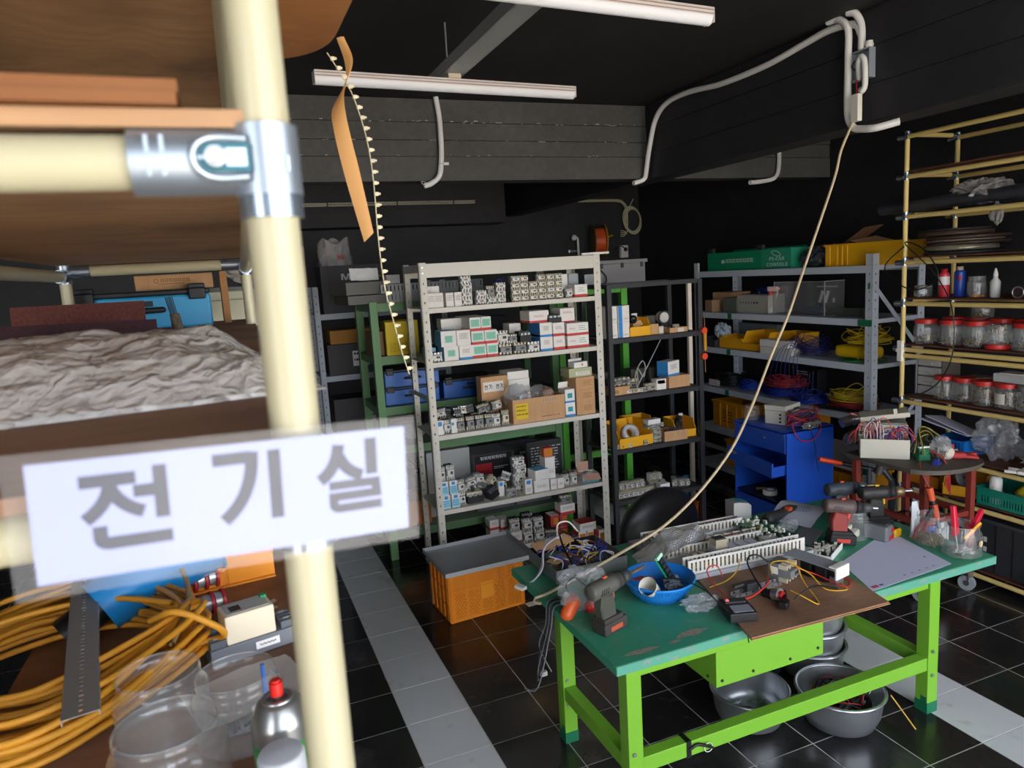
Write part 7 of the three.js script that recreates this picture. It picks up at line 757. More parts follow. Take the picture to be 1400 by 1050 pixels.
  { const g = thing('work_glove', 'red rubber-palmed white work glove on the trolley', 'glove', [3.82, Y, -2.79], -0.6), r = M(0xb0383a, 0.8), w = M(0xd4c8b8, 0.9); part(g, 'cuff', sp(0.04, -0.055, 0.035, 0.01, 16), w); part(g, 'palm', rb(0.08, 0.035, 0.08, 0, 0.004, 0, 0.015, 3), r); for (let k = 0; k < 4; k++) part(g, 'finger', rod([0.03, 0.018, -0.03 + k * 0.02], [0.09 + 0.008 * (k % 2), 0.012, -0.04 + k * 0.026], 0.01, 8), r); part(g, 'thumb', rod([-0.01, 0.03, -0.035], [0.0, 0.06, -0.07], 0.01, 8), r); }
  solo('white_tube', 'white marker tube lying behind the red glove', 'tube', [rod([-0.06, 0.009, 0.02], [0.07, 0.009, -0.01], 0.009, 12), rod([-0.065, 0.009, 0.022], [-0.05, 0.009, 0.018], 0.0095, 12)], WHITE, [3.87, Y, -2.87]); carton('brown wooden block at the right of the trolley top', 0.13, 0.035, 0.07, [3.88, Y, -2.96], 0.4, { m: M(0x7a3f26, 0.7), name: 'wood_block' }); solo('green_scrap', 'crumpled light green plastic scrap on the trolley', 'scrap', crumple(0.03, 281, 1.3, 0.6, 1, 40), M(0x5a9a4c, 0.5), [3.8, Y, -2.94]); solo('blue_clip', 'small blue and white clip at the trolley front edge', 'clip', [bx(0.05, 0.012, 0.03), bx(0.025, 0.02, 0.02, 0, 0.012, 0)], M(0x2a3a90, 0.5), [3.62, Y, -2.76], 0.3); solo('red_bushing', 'red plastic bushing beside the red glove', 'cap', cy(0.02, 0.03, 0, 0, 0, 16), RED, [3.9, Y, -2.75]);
  { const s = thing('spray_can', 'red-capped blue and white spray can on the trolley lower shelf', 'spray can', [3.63, 0.176, -2.8]); part(s, 'body', cy(0.032, 0.26, 0, 0, 0, 20), M(0x1c3a94, 0.35)); part(s, 'white_band', cy(0.0325, 0.06, 0, 0.08, 0, 20), WHITE); part(s, 'cap', cy(0.028, 0.06, 0, 0.26, 0, 18), M(0x9a1c1c, 0.4)); }
  { const s = thing('white_bottle', 'plain white bottle beside the red-capped spray can', 'bottle', [3.76, 0.176, -2.82]); part(s, 'body', lt([[0, 0], [0.034, 0.002], [0.034, 0.22], [0.02, 0.25], [0.02, 0.27], [0, 0.27]], 20), WHITE); part(s, 'cap', cy(0.022, 0.02, 0, 0.27, 0, 16), M(0xb0b0ac, 0.5)); }
  coil('wire_coil', 'black cable heap on the trolley lower shelf', 0.12, 14, 0.007, [3.7, 0.176, -3.02], M(0x14161a, 0.4), { h: 0.2, ends: 2 });
}
// ---------------------------------------------------------------- crate, tray, chair, basins
{
  const c = thing('plastic_crate', 'orange mesh plastic crate standing on the tiles under a grey steel tray', 'crate', [1.275, 0, -4.0], 0.075), m = M(0xf08e1c, 0.42), w = 0.49, d = 0.33, h = 0.315;
  part(c, 'base', rb(w, 0.02, d, 0, 0, 0, 0.01, 2), m); const cells = (W, n, rows, solid) => { const hs = [], cw = W / n; for (let i = 0; i < n; i++) for (let r = 0; r < rows; r++) { if (solid && solid(i, r)) continue; for (let a = 0; a < 8; a++) for (let b = 0; b < 6; b++) { if ((a + b) % 2) continue; const x = -W / 2 + i * cw + 0.01 + a * (cw - 0.02) / 8, y = 0.03 + r * 0.087 + b * 0.0125; hs.push([[x, y], [x + 0.006, y], [x + 0.006, y + 0.0075], [x, y + 0.0075]]); } } return hs; };
  part(c, 'mesh_front', ex([[-w / 2 + 0.03, 0.012], [w / 2 - 0.03, 0.012], [w / 2 - 0.03, h - 0.02], [-w / 2 + 0.03, h - 0.02]], 0.003, 0, cells(w - 0.06, 5, 3, (i, r) => i === 2 && r === 1)).translate(0, 0, d / 2 - 0.01), m); part(c, 'mesh_back', bx(w - 0.06, h - 0.03, 0.003, 0, 0.012, -d / 2 + 0.008), m);
  for (let i = 0; i <= 5; i++) part(c, 'rib', bx(0.006, h - 0.02, 0.008, -w / 2 + 0.03 + i * (w - 0.06) / 5, 0.01, d / 2 - 0.006), m); for (const y of [0.02, 0.105, 0.192, 0.275, 0.3]) part(c, 'rib', bx(w - 0.05, 0.006, 0.008, 0, y, d / 2 - 0.005), m);
  for (const sx of [-1, 1]) { part(c, 'corner_post', Array.from({ length: 4 }, (_, k) => rb(0.009, h - 0.01, 0.012, sx * (w / 2 - 0.004 - k * 0.0085), 0.006, d / 2 - 0.004 - (k === 0 ? 0.006 : 0), 0.003, 1)), m); for (let k = 0; k < 5; k++) part(c, 'side_fin', rb(0.01, h - 0.02, 0.022, sx * (w / 2 - 0.004), 0.01, -d / 2 + 0.03 + k * 0.065, 0.003, 1), m); part(c, 'side_wall', bx(0.003, h - 0.06, d - 0.04, sx * (w / 2 - 0.012), 0.01, 0), m); for (const y of [0.1, 0.2, 0.29]) part(c, 'rib', bx(0.008, 0.007, d - 0.03, sx * (w / 2 - 0.004), y, 0), m); }
  part(c, 'label_panel', bx(0.082, 0.1, 0.004, 0, 0.11, d / 2 - 0.004), M(0xfaa026, 0.4)); part(c, 'rim', [bx(w, 0.02, 0.014, 0, h - 0.02, d / 2 - 0.006), bx(w, 0.02, 0.014, 0, h - 0.02, -d / 2 + 0.006), bx(0.014, 0.02, d, -w / 2 + 0.006, h - 0.02, 0), bx(0.014, 0.02, d, w / 2 - 0.006, h - 0.02, 0)], m);
  const t = thing('steel_tray', 'shallow grey steel tray turned up on the orange crate', 'tray', [1.295, h + 0.0005, -3.99], 0.03), g = M(0x9c9ea0, 0.42, 0.15); part(t, 'plate', bx(0.57, 0.003, 0.45), g); for (const z of [-1, 1]) part(t, 'lip', bx(0.57, 0.026, 0.003, 0, 0, z * 0.225), M(0xb2b5b6, 0.4, 0.3)); for (const x of [-1, 1]) part(t, 'lip', bx(0.003, 0.026, 0.45, x * 0.285, 0, 0), g);
  solo('paper_sheet', 'white paper scrap lying on the tiles by the orange crate', 'paper', bx(0.14, 0.002, 0.05), WHITE, [1.6, 0.001, -3.84], 0.1);
}
{ // black shell chair behind the bench
  const c = thing('shell_chair', 'black glossy moulded chair tucked behind the work bench', 'chair', [2.2, 0, -3.38], 0.3), m = M(0x17181a, 0.42);
  const g = new THREE.SphereGeometry(0.27, 40, 28, 0, Math.PI * 2, 0, Math.PI * 0.62), p = g.attributes.position; for (let i = 0; i < p.count; i++) { const x = p.getX(i), y = p.getY(i), z = p.getZ(i); p.setXYZ(i, x * 1.2 + (y > 0 ? -0.05 * y / 0.27 : 0), y * 0.95 + 0.5, z * 0.42 + 0.06 * (y > 0 ? y * 1.2 : 0)); } g.computeVertexNormals();
  part(c, 'backrest', g, m); part(c, 'seat', mv(lt([[0, 0], [0.2, 0.005], [0.24, 0.03], [0.23, 0.05], [0.1, 0.035], [0, 0.03]], 36).scale(1, 1, 0.95), 0, 0.4, 0.1), m); part(c, 'pedestal', cy(0.025, 0.34, 0, 0.06, 0.06, 14), STEEL); for (let k = 0; k < 5; k++) { const a = k * 1.2566; part(c, 'leg', rod([0, 0.08, 0.06], [Math.cos(a) * 0.24, 0.05, 0.06 + Math.sin(a) * 0.24], 0.014, 8), BLACK); part(c, 'castor', sp(0.025, Math.cos(a) * 0.24, 0.026, 0.06 + Math.sin(a) * 0.24, 12), BLACK); }
}
const ALU = M(0xbfc2c4, 0.3, 0.85);
function basin(label, pos, R, H, group) { const b = thing('metal_basin', label, 'basin', pos, 0, group); part(b, 'bowl', lt([[0, 0.002], [R * 0.6, 0.003], [R * 0.78, 0.02], [R * 0.9, H * 0.4], [R * 0.97, H * 0.94], [R * 0.955, H * 0.94], [R * 0.885, H * 0.42], [R * 0.76, 0.028], [R * 0.58, 0.012], [0, 0.01]], 48), ALU); part(b, 'rolled_rim', tor(R * 0.985, 0.008, 0, H * 0.95, 0, 48), ALU); return b; }
basin('aluminium basin with clear plastic scraps under the bench drawer', [1.955, 0, -2.34], 0.165, 0.165, 'aluminium basins under the bench'); basin('aluminium basin full of black adapters and red wires under the bench', [2.285, 0, -2.16], 0.18, 0.17, 'aluminium basins under the bench');
for (let k = 0; k < 3; k++) basin(['lowest', 'middle', 'topmost'][k] + ' aluminium basin of the nested stack under the bench', [2.47 - 0.01 * k, k * 0.105, -2.52 + 0.005 * k], 0.165, 0.16, 'nested aluminium basins');
solo('plastic_scraps', 'crumpled clear plastic scraps in the aluminium basin', 'plastic', crumple(0.085, 291, 1.1, 0.45, 1, 26), BAG, [1.96, 0.013, -2.34]); { const c = solo('loose_plastic_cap', 'small white cap with blue ring among the plastic scraps', 'cap', cy(0.016, 0.024, 0, 0, 0, 16), WHITE, [1.9, 0.085, -2.28]); part(c, 'blue_ring', cy(0.0165, 0.008, 0, 0.016, 0, 16), M(0x2038a8, 0.4)); }  // the small white piece is a loose plastic cap
{ const a = thing('power_adapter', 'black box adapter standing in the second aluminium basin', 'adapter', [2.25, 0.075, -2.16], 0.5); part(a, 'case', rb(0.1, 0.11, 0.035, 0, 0, 0, 0.006, 2), BLACK); part(a, 'lug', [bx(0.012, 0.012, 0.036, -0.04, 0.1, 0), bx(0.012, 0.012, 0.036, 0.04, 0.1, 0)], DG); a.rotation.z = -0.15; const t = thing('wire_tangle', 'red and black wires coiled in the second aluminium basin', 'wires', [2.285, 0.03, -2.16]); for (let k = 0; k < 12; k++) { const q = []; for (let i = 0; i < 9; i++) { const b = i * 0.7 + k; q.push([Math.cos(b) * (0.07 + 0.05 * hash(k, i, 1)), 0.05 + 0.08 * hash(k, i, 2), Math.sin(b) * (0.07 + 0.05 * hash(k, i, 3))]); } part(t, 'wire', tb(q, 0.0028, 5, 50), k % 3 === 0 ? M(0xb02830, 0.4) : k % 3 === 1 ? BLACK : M(0x1c4a3c, 0.4)); } part(t, 'black_loop', mv(tor(0.045, 0.012, 0, 0, 0, 24), 0.03, 0.1, 0.07, 0.3), BLACK); part(t, 'yellow_wire', rod([0.1, 0.16, 0.17], [0.16, 0.03, 0.24], 0.003, 6), M(0xc89a30, 0.5)); for (let k = 0; k < 3; k++) part(t, 'metal_pin', rod([0.04 + 0.02 * k, 0.12, 0.08], [0.08 + 0.02 * k, 0.15, 0.03 + 0.02 * k], 0.002, 5), STEEL); }
// ---------------------------------------------------------------- on the work bench
const TY = 0.6605, PCB = M(0x0e6b46, 0.4);
{ // plywood board overhanging the front edge
  const b = ex([[1.62, 1.925], [2.25, 1.895], [2.40, 2.56], [1.80, 2.6]], 0.012, 0).rotateX(-Math.PI / 2); const o = solo('plywood_board', 'brown thin plywood board overhanging the front of the bench', 'board', b, met(T.plyBrown, 0xffffff, 0.65), [0, TY, 0]);
  part(o, 'bare_edge', bar([1.62, 0.006, -1.924], [2.25, 0.006, -1.894], 0.0115, 0.002), met(T.plyLight, 0xffffff, 0.7));
}
const BY = TY + 0.0125;
{ // control panel assembly: back plate with slotted ducts and devices
  const p = thing('control_panel', 'grey mounting plate with white slotted ducts, relays and circuit boards on the bench', 'control panel', [1.71, BY, -2.43], -0.06), wm = M(0xd9d7cd, 0.5), L = 0.60, D = 0.48;
  part(p, 'mounting_plate', [rb(L + 0.08, 0.022, D, L / 2, 0.0, -D / 2 + 0.02, 0.003, 1)], M(0xa9adb0, 0.45));
  const duct = (n, x, z, len, ry, h = 0.062, w = 0.042, mat = wm) => { const g = part(p, n, bx(len, 0.003, w), mat); g.position.set(x, 0.0225, z); g.rotation.y = ry; for (const s of [-1, 1]) { const hs = []; for (let u = -len / 2 + 0.014; u < len / 2 - 0.014; u += 0.0205) hs.push([[u, 0.01], [u + 0.0085, 0.01], [u + 0.0085, h * 0.83], [u, h * 0.83]]); part(g, 'slotted_side', ex([[-len / 2, 0], [len / 2, 0], [len / 2, h], [-len / 2, h]], 0.002, 0, hs).translate(0, 0, s * w / 2 - 0.001), mat); } const wires = []; for (let k = 0; k < 5; k++) wires.push(rod([-len / 2 + 0.01, 0.015 + 0.008 * k, -0.01 + 0.005 * k], [len / 2 - 0.01, 0.012 + 0.009 * k, 0.01 - 0.004 * k], 0.003, 5)); part(g, 'yellow_wires', wires.slice(0, 3), M(0xb8942c, 0.5)); part(g, 'brown_wires', wires.slice(3), M(0x5a4238, 0.5)); return g; };
  duct('wiring_duct', L / 2, -0.015, L, 0); duct('wiring_duct', L / 2 - 0.04, -0.2, L - 0.1, 0, 0.05); duct('wiring_duct', L / 2 - 0.03, -0.385, L - 0.06, 0, 0.05); duct('wiring_duct', -0.005, -0.27, 0.17, Math.PI / 2, 0.06, 0.04, M(0xa8aaa8, 0.5));
  { const q = part(p, 'power_relay', rb(0.06, 0.095, 0.055, 0.215, 0.0225, -0.09, 0.003, 1), M(0xb0a58f, 0.4, 0.4)); part(q, 'dark_top', bx(0.05, 0.002, 0.04, 0.215, 0.118, -0.09), DG); part(q, 'label', bx(0.001, 0.04, 0.035, 0.1845, 0.05, -0.085), M(0xb8bcc8, 0.5)); }
  { const q = part(p, 'power_relay', rb(0.07, 0.05, 0.05, 0.17, 0.0225, -0.31, 0.003, 1), M(0x8b8d8f, 0.45)); part(q, 'label', bx(0.05, 0.001, 0.035, 0.18, 0.073, -0.31), WHITE); part(p, 'power_relay', mv(rb(0.07, 0.045, 0.05, 0, 0, 0, 0.003, 1), 0.28, 0.0225, -0.3, 0, 0.2), M(0xc4c4be, 0.45)); }
  for (let k = 0; k < 3; k++) { const q = part(p, 'terminal_breaker', [rb(0.045, 0.045, 0.07, 0.29 + k * 0.055, 0.0225, -0.1, 0.006, 2), ...[-1, 0, 1].map((s) => bx(0.01, 0.03, 0.02, 0.29 + k * 0.055 + s * 0.014, 0.0225, -0.055))], M(0xd6dae0, 0.5)); part(q, 'dark_lead', [-1, 0, 1].map((s) => rod([0.29 + k * 0.055 + s * 0.014, 0.04, -0.05], [0.29 + k * 0.055 + s * 0.014, 0.025, -0.03], 0.004, 6)).concat([bx(0.03, 0.002, 0.002, 0.29 + k * 0.055, 0.03, -0.04)]), M(0x1a2048, 0.5)); }
  for (let k = 0; k < 3; k++) { const q = part(p, 'glass_relay', rb(0.026, 0.045, 0.032, 0.06 + k * 0.035, 0.0225, -0.1, 0.004, 1), M(0xd9cdb8, 0.15, 0, { transmission: 0.4 })); part(q, 'copper_core', bx(0.014, 0.025, 0.016, 0.06 + k * 0.035, 0.03, -0.1), M(0xb08a5a, 0.4, 0.6)); }
  for (let k = 0; k < 5; k++) part(p, 'terminal_block', rb(0.014, 0.042, 0.05, 0.47 + k * 0.0145, 0.0225, -0.11, 0.002, 1), M(0xd2d2cc, 0.5)); for (let k = 0; k < 3; k++) part(p, 'coloured_lead', tb([[0.48 + k * 0.016, 0.05, -0.085], [0.485 + k * 0.016, 0.055, -0.065], [0.48 + k * 0.018, 0.03, -0.045]], 0.005, 6, 12), [M(0xc8a820, 0.5), M(0x2038a0, 0.5), RED][k]);
  { const q = part(p, 'circuit_board', bx(0.16, 0.003, 0.3, 0.56, 0.045, -0.24), PCB); part(q, 'board_components', Array.from({ length: 46 }, () => { const s = rnd(0.006, 0.016); return bx(s, rnd(0.006, 0.02), s * rnd(0.6, 1.3), 0.49 + rnd(0.14), 0.048, -0.38 + rnd(0.28)); }), M(0xd8d8c8, 0.5)).userData.kind = 'stuff'; part(q, 'board_chips', Array.from({ length: 22 }, () => bx(rnd(0.008, 0.02), 0.006, rnd(0.008, 0.016), 0.49 + rnd(0.14), 0.048, -0.38 + rnd(0.28))), BLACK).userData.kind = 'stuff'; part(q, 'display_module', [rb(0.075, 0.014, 0.05, 0.57, 0.05, -0.06, 0.003, 1)], WHITE); part(q, 'display', bx(0.055, 0.001, 0.03, 0.575, 0.0645, -0.062), DG); }
  { const q = part(p, 'drive_unit', [ex([[0, 0], [0.1, 0], [0.1, 0.085], [0.085, 0.1], [0.03, 0.112], [0, 0.112]], 0.07, 0.002).translate(0.52, 0.0225, -0.47)], M(0xb5b5b2, 0.35, 0.5), 'silver drive unit with a teal label'); part(q, 'teal_label', [mv(bx(0.058, 0.0012, 0.06), 0.578, 0.1345, -0.435, 0, 0, -0.215)], M(0x2a8a9c, 0.45)); part(q, 'front_plate', bx(0.002, 0.08, 0.06, 0.6235, 0.026, -0.435), M(0xd4e0d8, 0.5)); part(q, 'connector', [0, 1].flatMap((k) => [bx(0.006, 0.012, 0.016, 0.6255, 0.085, -0.45 + k * 0.03), bx(0.004, 0.03, 0.012, 0.6255, 0.045, -0.45 + k * 0.03)]), BLUE); }
  for (let k = 0; k < 9; k++) part(p, 'loose_wire', tb([[0.1 + 0.05 * k, 0.05, -0.16 - 0.02 * (k % 3)], [0.12 + 0.05 * k, 0.075, -0.2], [0.15 + 0.045 * k, 0.06, -0.26]], 0.0025, 5, 14), [M(0xc8a428, 0.5), RED, DG, M(0xd0ccc0, 0.5)][k % 4]);
}
{ // loose board and bracket at the end of the panel
  const b = thing('circuit_board', 'green circuit board in a white tray beside the control panel', 'circuit board', [2.42, TY, -2.40], 0.5); part(b, 'tray', [bx(0.17, 0.003, 0.13), bx(0.17, 0.03, 0.003, 0, 0, 0.066), bx(0.003, 0.02, 0.13, -0.085, 0, 0)], WHITE); part(b, 'board', bx(0.15, 0.003, 0.11, 0, 0.012, 0), PCB); part(b, 'components', Array.from({ length: 34 }, () => bx(rnd(0.006, 0.02), rnd(0.006, 0.02), rnd(0.006, 0.014), rnd(-0.07, 0.07), 0.015, rnd(-0.05, 0.05))), M(0xd8d6c8, 0.5)).userData.kind = 'stuff'; part(b, 'chips', Array.from({ length: 16 }, () => bx(rnd(0.01, 0.02), 0.008, rnd(0.008, 0.016), rnd(-0.07, 0.07), 0.015, rnd(-0.05, 0.05))), BLACK).userData.kind = 'stuff';
  carton('flat grey aluminium heat plate lying behind the green circuit board', 0.2, 0.012, 0.1, [2.5, TY, -2.57], 0.55, { m: M(0x85888a, 0.45, 0.3), name: 'metal_plate' });
  const k = thing('meter_bracket', 'grey bracket plate carrying black meters with a white front on the plywood', 'bracket', [2.19, BY, -2.21], -1.37); part(k, 'plate', mv(bx(0.25, 0.002, 0.09), 0, 0.068, 0, 0, 0, 0.0), M(0xb4b9be, 0.4, 0.3)); for (const x of [-0.02, 0.05]) part(k, 'meter', rb(0.05, 0.066, 0.07, x, 0, 0, 0.004, 1), BLACK); part(k, 'white_front', [bx(0.006, 0.05, 0.09, 0.125, 0.03, 0), bx(0.03, 0.006, 0.09, 0.11, 0.075, 0)], WHITE); part(k, 'foot', bx(0.03, 0.03, 0.05, 0.1, 0, 0), M(0x7a7d80, 0.4, 0.4));
}
{ const t = contactor('grey relay socket with yellow wire loop on the plywood board', undefined, MG, M(0x6b6e70, 0.5), 0.085, 0.075, 0.1); take(t, [2.06, BY, -2.245], 0.35); part(t, 'label', bx(0.001, 0.03, 0.03, -0.043, 0.03, -0.02), WHITE);
  const w = thing('wire_bundle', 'yellow, red and black hook-up wires strewn over the plywood board', 'wires', [0, BY, 0]); const Y = M(0xd8a81e, 0.45), R = M(0xc8322a, 0.45);
  part(w, 'yellow_wire', tb([[2.0, 0.03, -2.25], [1.99, 0.085, -2.24], [2.03, 0.1, -2.2], [2.06, 0.08, -2.17], [2.05, 0.04, -2.13], [2.03, 0.006, -2.04], [2.0, 0.004, -2.0], [1.96, 0.03, -2.04], [1.95, 0.035, -2.09]], 0.0025, 6, 60), Y); part(w, 'yellow_wire', tb([[2.06, 0.08, -2.2], [2.1, 0.05, -2.14], [2.12, 0.006, -2.08], [2.19, 0.004, -2.04], [2.22, 0.004, -2.1]], 0.0025, 6, 50), Y); part(w, 'yellow_wire', tb([[1.74, 0.004, -2.32], [1.82, 0.02, -2.31], [1.9, 0.04, -2.34], [1.94, 0.06, -2.38]], 0.0025, 6, 30), Y);
  part(w, 'red_wire', tb([[1.7, 0.035, -2.14], [1.72, 0.04, -2.26], [1.735, 0.075, -2.33], [1.79, 0.08, -2.34], [1.8, 0.04, -2.31]], 0.0025, 6, 50), R); part(w, 'red_wire', tb([[1.7, 0.034, -2.12], [1.8, 0.03, -2.13], [1.9, 0.05, -2.16], [1.93, 0.06, -2.2]], 0.0035, 6, 40), R); part(w, 'red_wire', tb([[2.08, 0.06, -2.2], [2.15, 0.03, -2.16], [2.2, 0.006, -2.06], [2.26, 0.004, -2.09], [2.24, 0.02, -2.16]], 0.0025, 6, 40), R);
  part(w, 'black_wire', tb([[1.88, 0.01, -2.08], [1.88, 0.01, -2.15], [1.9, 0.09, -2.28], [1.97, 0.1, -2.31], [2.02, 0.06, -2.27]], 0.0035, 6, 50), BLACK); part(w, 'black_wire', tb([[1.93, 0.02, -2.05], [2.02, 0.05, -2.05], [2.1, 0.03, -2.06], [2.16, 0.008, -2.06]], 0.0035, 6, 40), BLACK);
  const l = thing('pilot_lamp', 'red push-button lamp with chrome bezel on the plywood board', 'pilot lamp', [1.90, BY + 0.027, -2.09], 0); part(l, 'bezel', mv(cy(0.026, 0.03, 0, -0.03, 0, 24), 0, 0, 0, 1.35, 0, -0.2), STEEL); part(l, 'red_lens', mv(cy(0.016, 0.012, 0, 0, 0, 20), 0, 0, 0, 1.35, 0, -0.2), M(0x9c1a18, 0.25)); part(l, 'body', mv(cy(0.018, 0.05, 0, -0.08, 0, 16), 0, 0, 0, 1.35, 0, -0.2), BLACK);
  const q = thing('black_connector', 'black angled lead connector lying by the red pilot lamp', 'connector', [1.875, BY, -2.045], 0.6); part(q, 'head', rb(0.045, 0.03, 0.035, 0, 0, 0, 0.006, 2), BLACK); part(q, 'boot', rod([0.02, 0.015, 0], [0.08, 0.028, -0.02], 0.011, 12), BLACK);
  const r = slotDuct('din_rail', 'perforated steel mounting rail with black clips on the plywood board', 0.24, 0.014, 0.034, [1.89, BY, -2.215], 0.05, M(0xb0b2b2, 0.35, 0.8), undefined, 0.018); part(r, 'black_clip', [rb(0.06, 0.03, 0.03, -0.03, 0.012, 0, 0.003, 1), rb(0.1, 0.012, 0.02, -0.06, 0.03, -0.012, 0.003, 1)], DG); }
{ const m = thing('panel_meter', 'black box meter with a pale grey window on the plywood board', 'meter', [1.69, BY, -2.085], -0.32); part(m, 'case', rb(0.105, 0.036, 0.13, 0, 0, 0, 0.004, 2), M(0x1c1d1f, 0.45)); part(m, 'window', bx(0.075, 0.001, 0.055, 0.005, 0.0362, 0.025), M(0x9aa0a8, 0.25)); part(m, 'terminal_cover', [bx(0.08, 0.006, 0.02, 0, 0.036, -0.03), bx(0.08, 0.004, 0.012, 0, 0.036, -0.05)], DG); part(m, 'red_plug', mv(cy(0.007, 0.03, 0, 0, 0, 10), -0.03, 0.034, -0.055, 1.2), M(0xd8323a, 0.4)); }
// blue colander with parts
{ const b = thing('plastic_colander', 'round blue perforated plastic colander on the bench', 'basket', [1.535, TY, -2.38]), m = M(0x1e82da, 0.38, 0, { side: THREE.DoubleSide }), H = 0.085, hs = [];
  part(b, 'bowl', lt([[0, 0.004], [0.07, 0.004], [0.085, 0.008], [0.115, 0.04], [0.135, H * 0.94], [0.142, H], [0.145, H], [0.145, H - 0.008], [0.138, H - 0.008], [0.119, 0.038], [0.088, 0.003], [0.07, 0], [0, 0]], 56), m); const dots = []; for (let r = 0; r < 5; r++) for (let k = 0; k < 64; k++) { const a = k / 64 * 6.283, R = 0.1046 + r * 0.0074; dots.push(mv(new THREE.BoxGeometry(0.004, 0.004, 0.0025), 0, 0, R, 0, 0, 0).translate(0, 0.021 + r * 0.0115, 0).rotateY(a)); } const dd = part(b, 'perforations', dots, M(0x0b4688, 0.6)); dd.userData.kind = 'stuff'; part(b, 'rim', tor(0.143, 0.005, 0, H, 0, 56), m);
  const c = solo('paper_cup', 'white paper cup tilted inside the blue colander', 'cup', lt([[0, 0.0], [0.026, 0.0], [0.036, 0.07], [0.038, 0.071], [0.0365, 0.072], [0.025, 0.003], [0, 0.003]], 30), M(0xd9d5c4, 0.6), [1.475, TY + 0.058, -2.32]); c.rotation.set(0.55, 0, 0.75);
  const p = thing('circuit_board', 'narrow green circuit board with black relays standing in the blue colander', 'circuit board', [1.555, TY + 0.035, -2.37], 0); p.rotation.set(-0.35, 0.3, -2.65); p.position.set(1.55, TY + 0.15, -2.4); part(p, 'board', bx(0.045, 0.16, 0.002, 0, -0.02, 0), M(0x1a8a5c, 0.4)); for (let k = 0; k < 6; k++) part(p, 'relay', rb(0.026, 0.018, 0.016, 0.002, 0.0 + k * 0.022, 0.009, 0.002, 1), M(0x1a2430, 0.4)); part(p, 'terminal', rb(0.04, 0.014, 0.016, 0, -0.018, 0.008, 0.002, 1), M(0xb8e0c8, 0.5));
  for (let k = 0; k < 3; k++) solo('striped_stick', 'red-striped flat stick lying in the blue colander', 'stick', mv(bx(0.09, 0.003, 0.012), 0, 0, 0, 0.15, 0.55, -0.3), k % 2 ? M(0xb84a44, 0.5) : M(0x9a2c30, 0.5), [1.45 + 0.012 * k, TY + 0.088 + 0.003 * k, -2.40 + 0.018 * k], 0, 'red-striped sticks in the colander');
  for (const [x, z, l] of [[1.6, -2.38, 'grey translucent plastic piece in the blue colander'], [1.57, -2.33, 'clear plastic fitting in the front of the blue colander']]) solo('plastic_piece', l, 'plastic', crumple(0.035, 301 + x, 1.2, 0.7, 0.9, 40), M(0x8f979f, 0.25, 0, { transmission: 0.4 }), [x, TY + 0.03, z]); }
{ const w = new THREE.PlaneGeometry(0.3, 0.2, 30, 20).rotateX(-Math.PI / 2), p = w.attributes.position; for (let i = 0; i < p.count; i++) p.setY(i, 0.12 + 0.03 * Math.sin(p.getX(i) * 12) + 0.04 * fbm(p.getX(i) * 12 + 5, p.getZ(i) * 12 + 5, 307, 64, 3) - Math.max(0, -p.getX(i) - 0.02) * 0.5); w.computeVertexNormals(); const bt = tex(128, (u, v) => { const a = u * 6, b = v * 6, r = Math.floor(b), dx = (a + (r % 2) * 0.5) % 1 - 0.5, dy = b % 1 - 0.5, q = 40 + 200 * Math.sqrt(Math.max(0, 1 - (dx * dx + dy * dy) * 6.5)); return [q, q, q]; }, false, 14); solo('bubble_wrap', 'sheet of bubble wrap draped over the end of the control panel', 'bubble wrap', w, M(0xe2e4e4, 0.14, 0, { transmission: 0.15, clearcoat: 0.5, bumpMap: bt, bumpScale: 0.006, metric: true, side: THREE.DoubleSide }), [1.72, TY, -2.57], -0.35); }
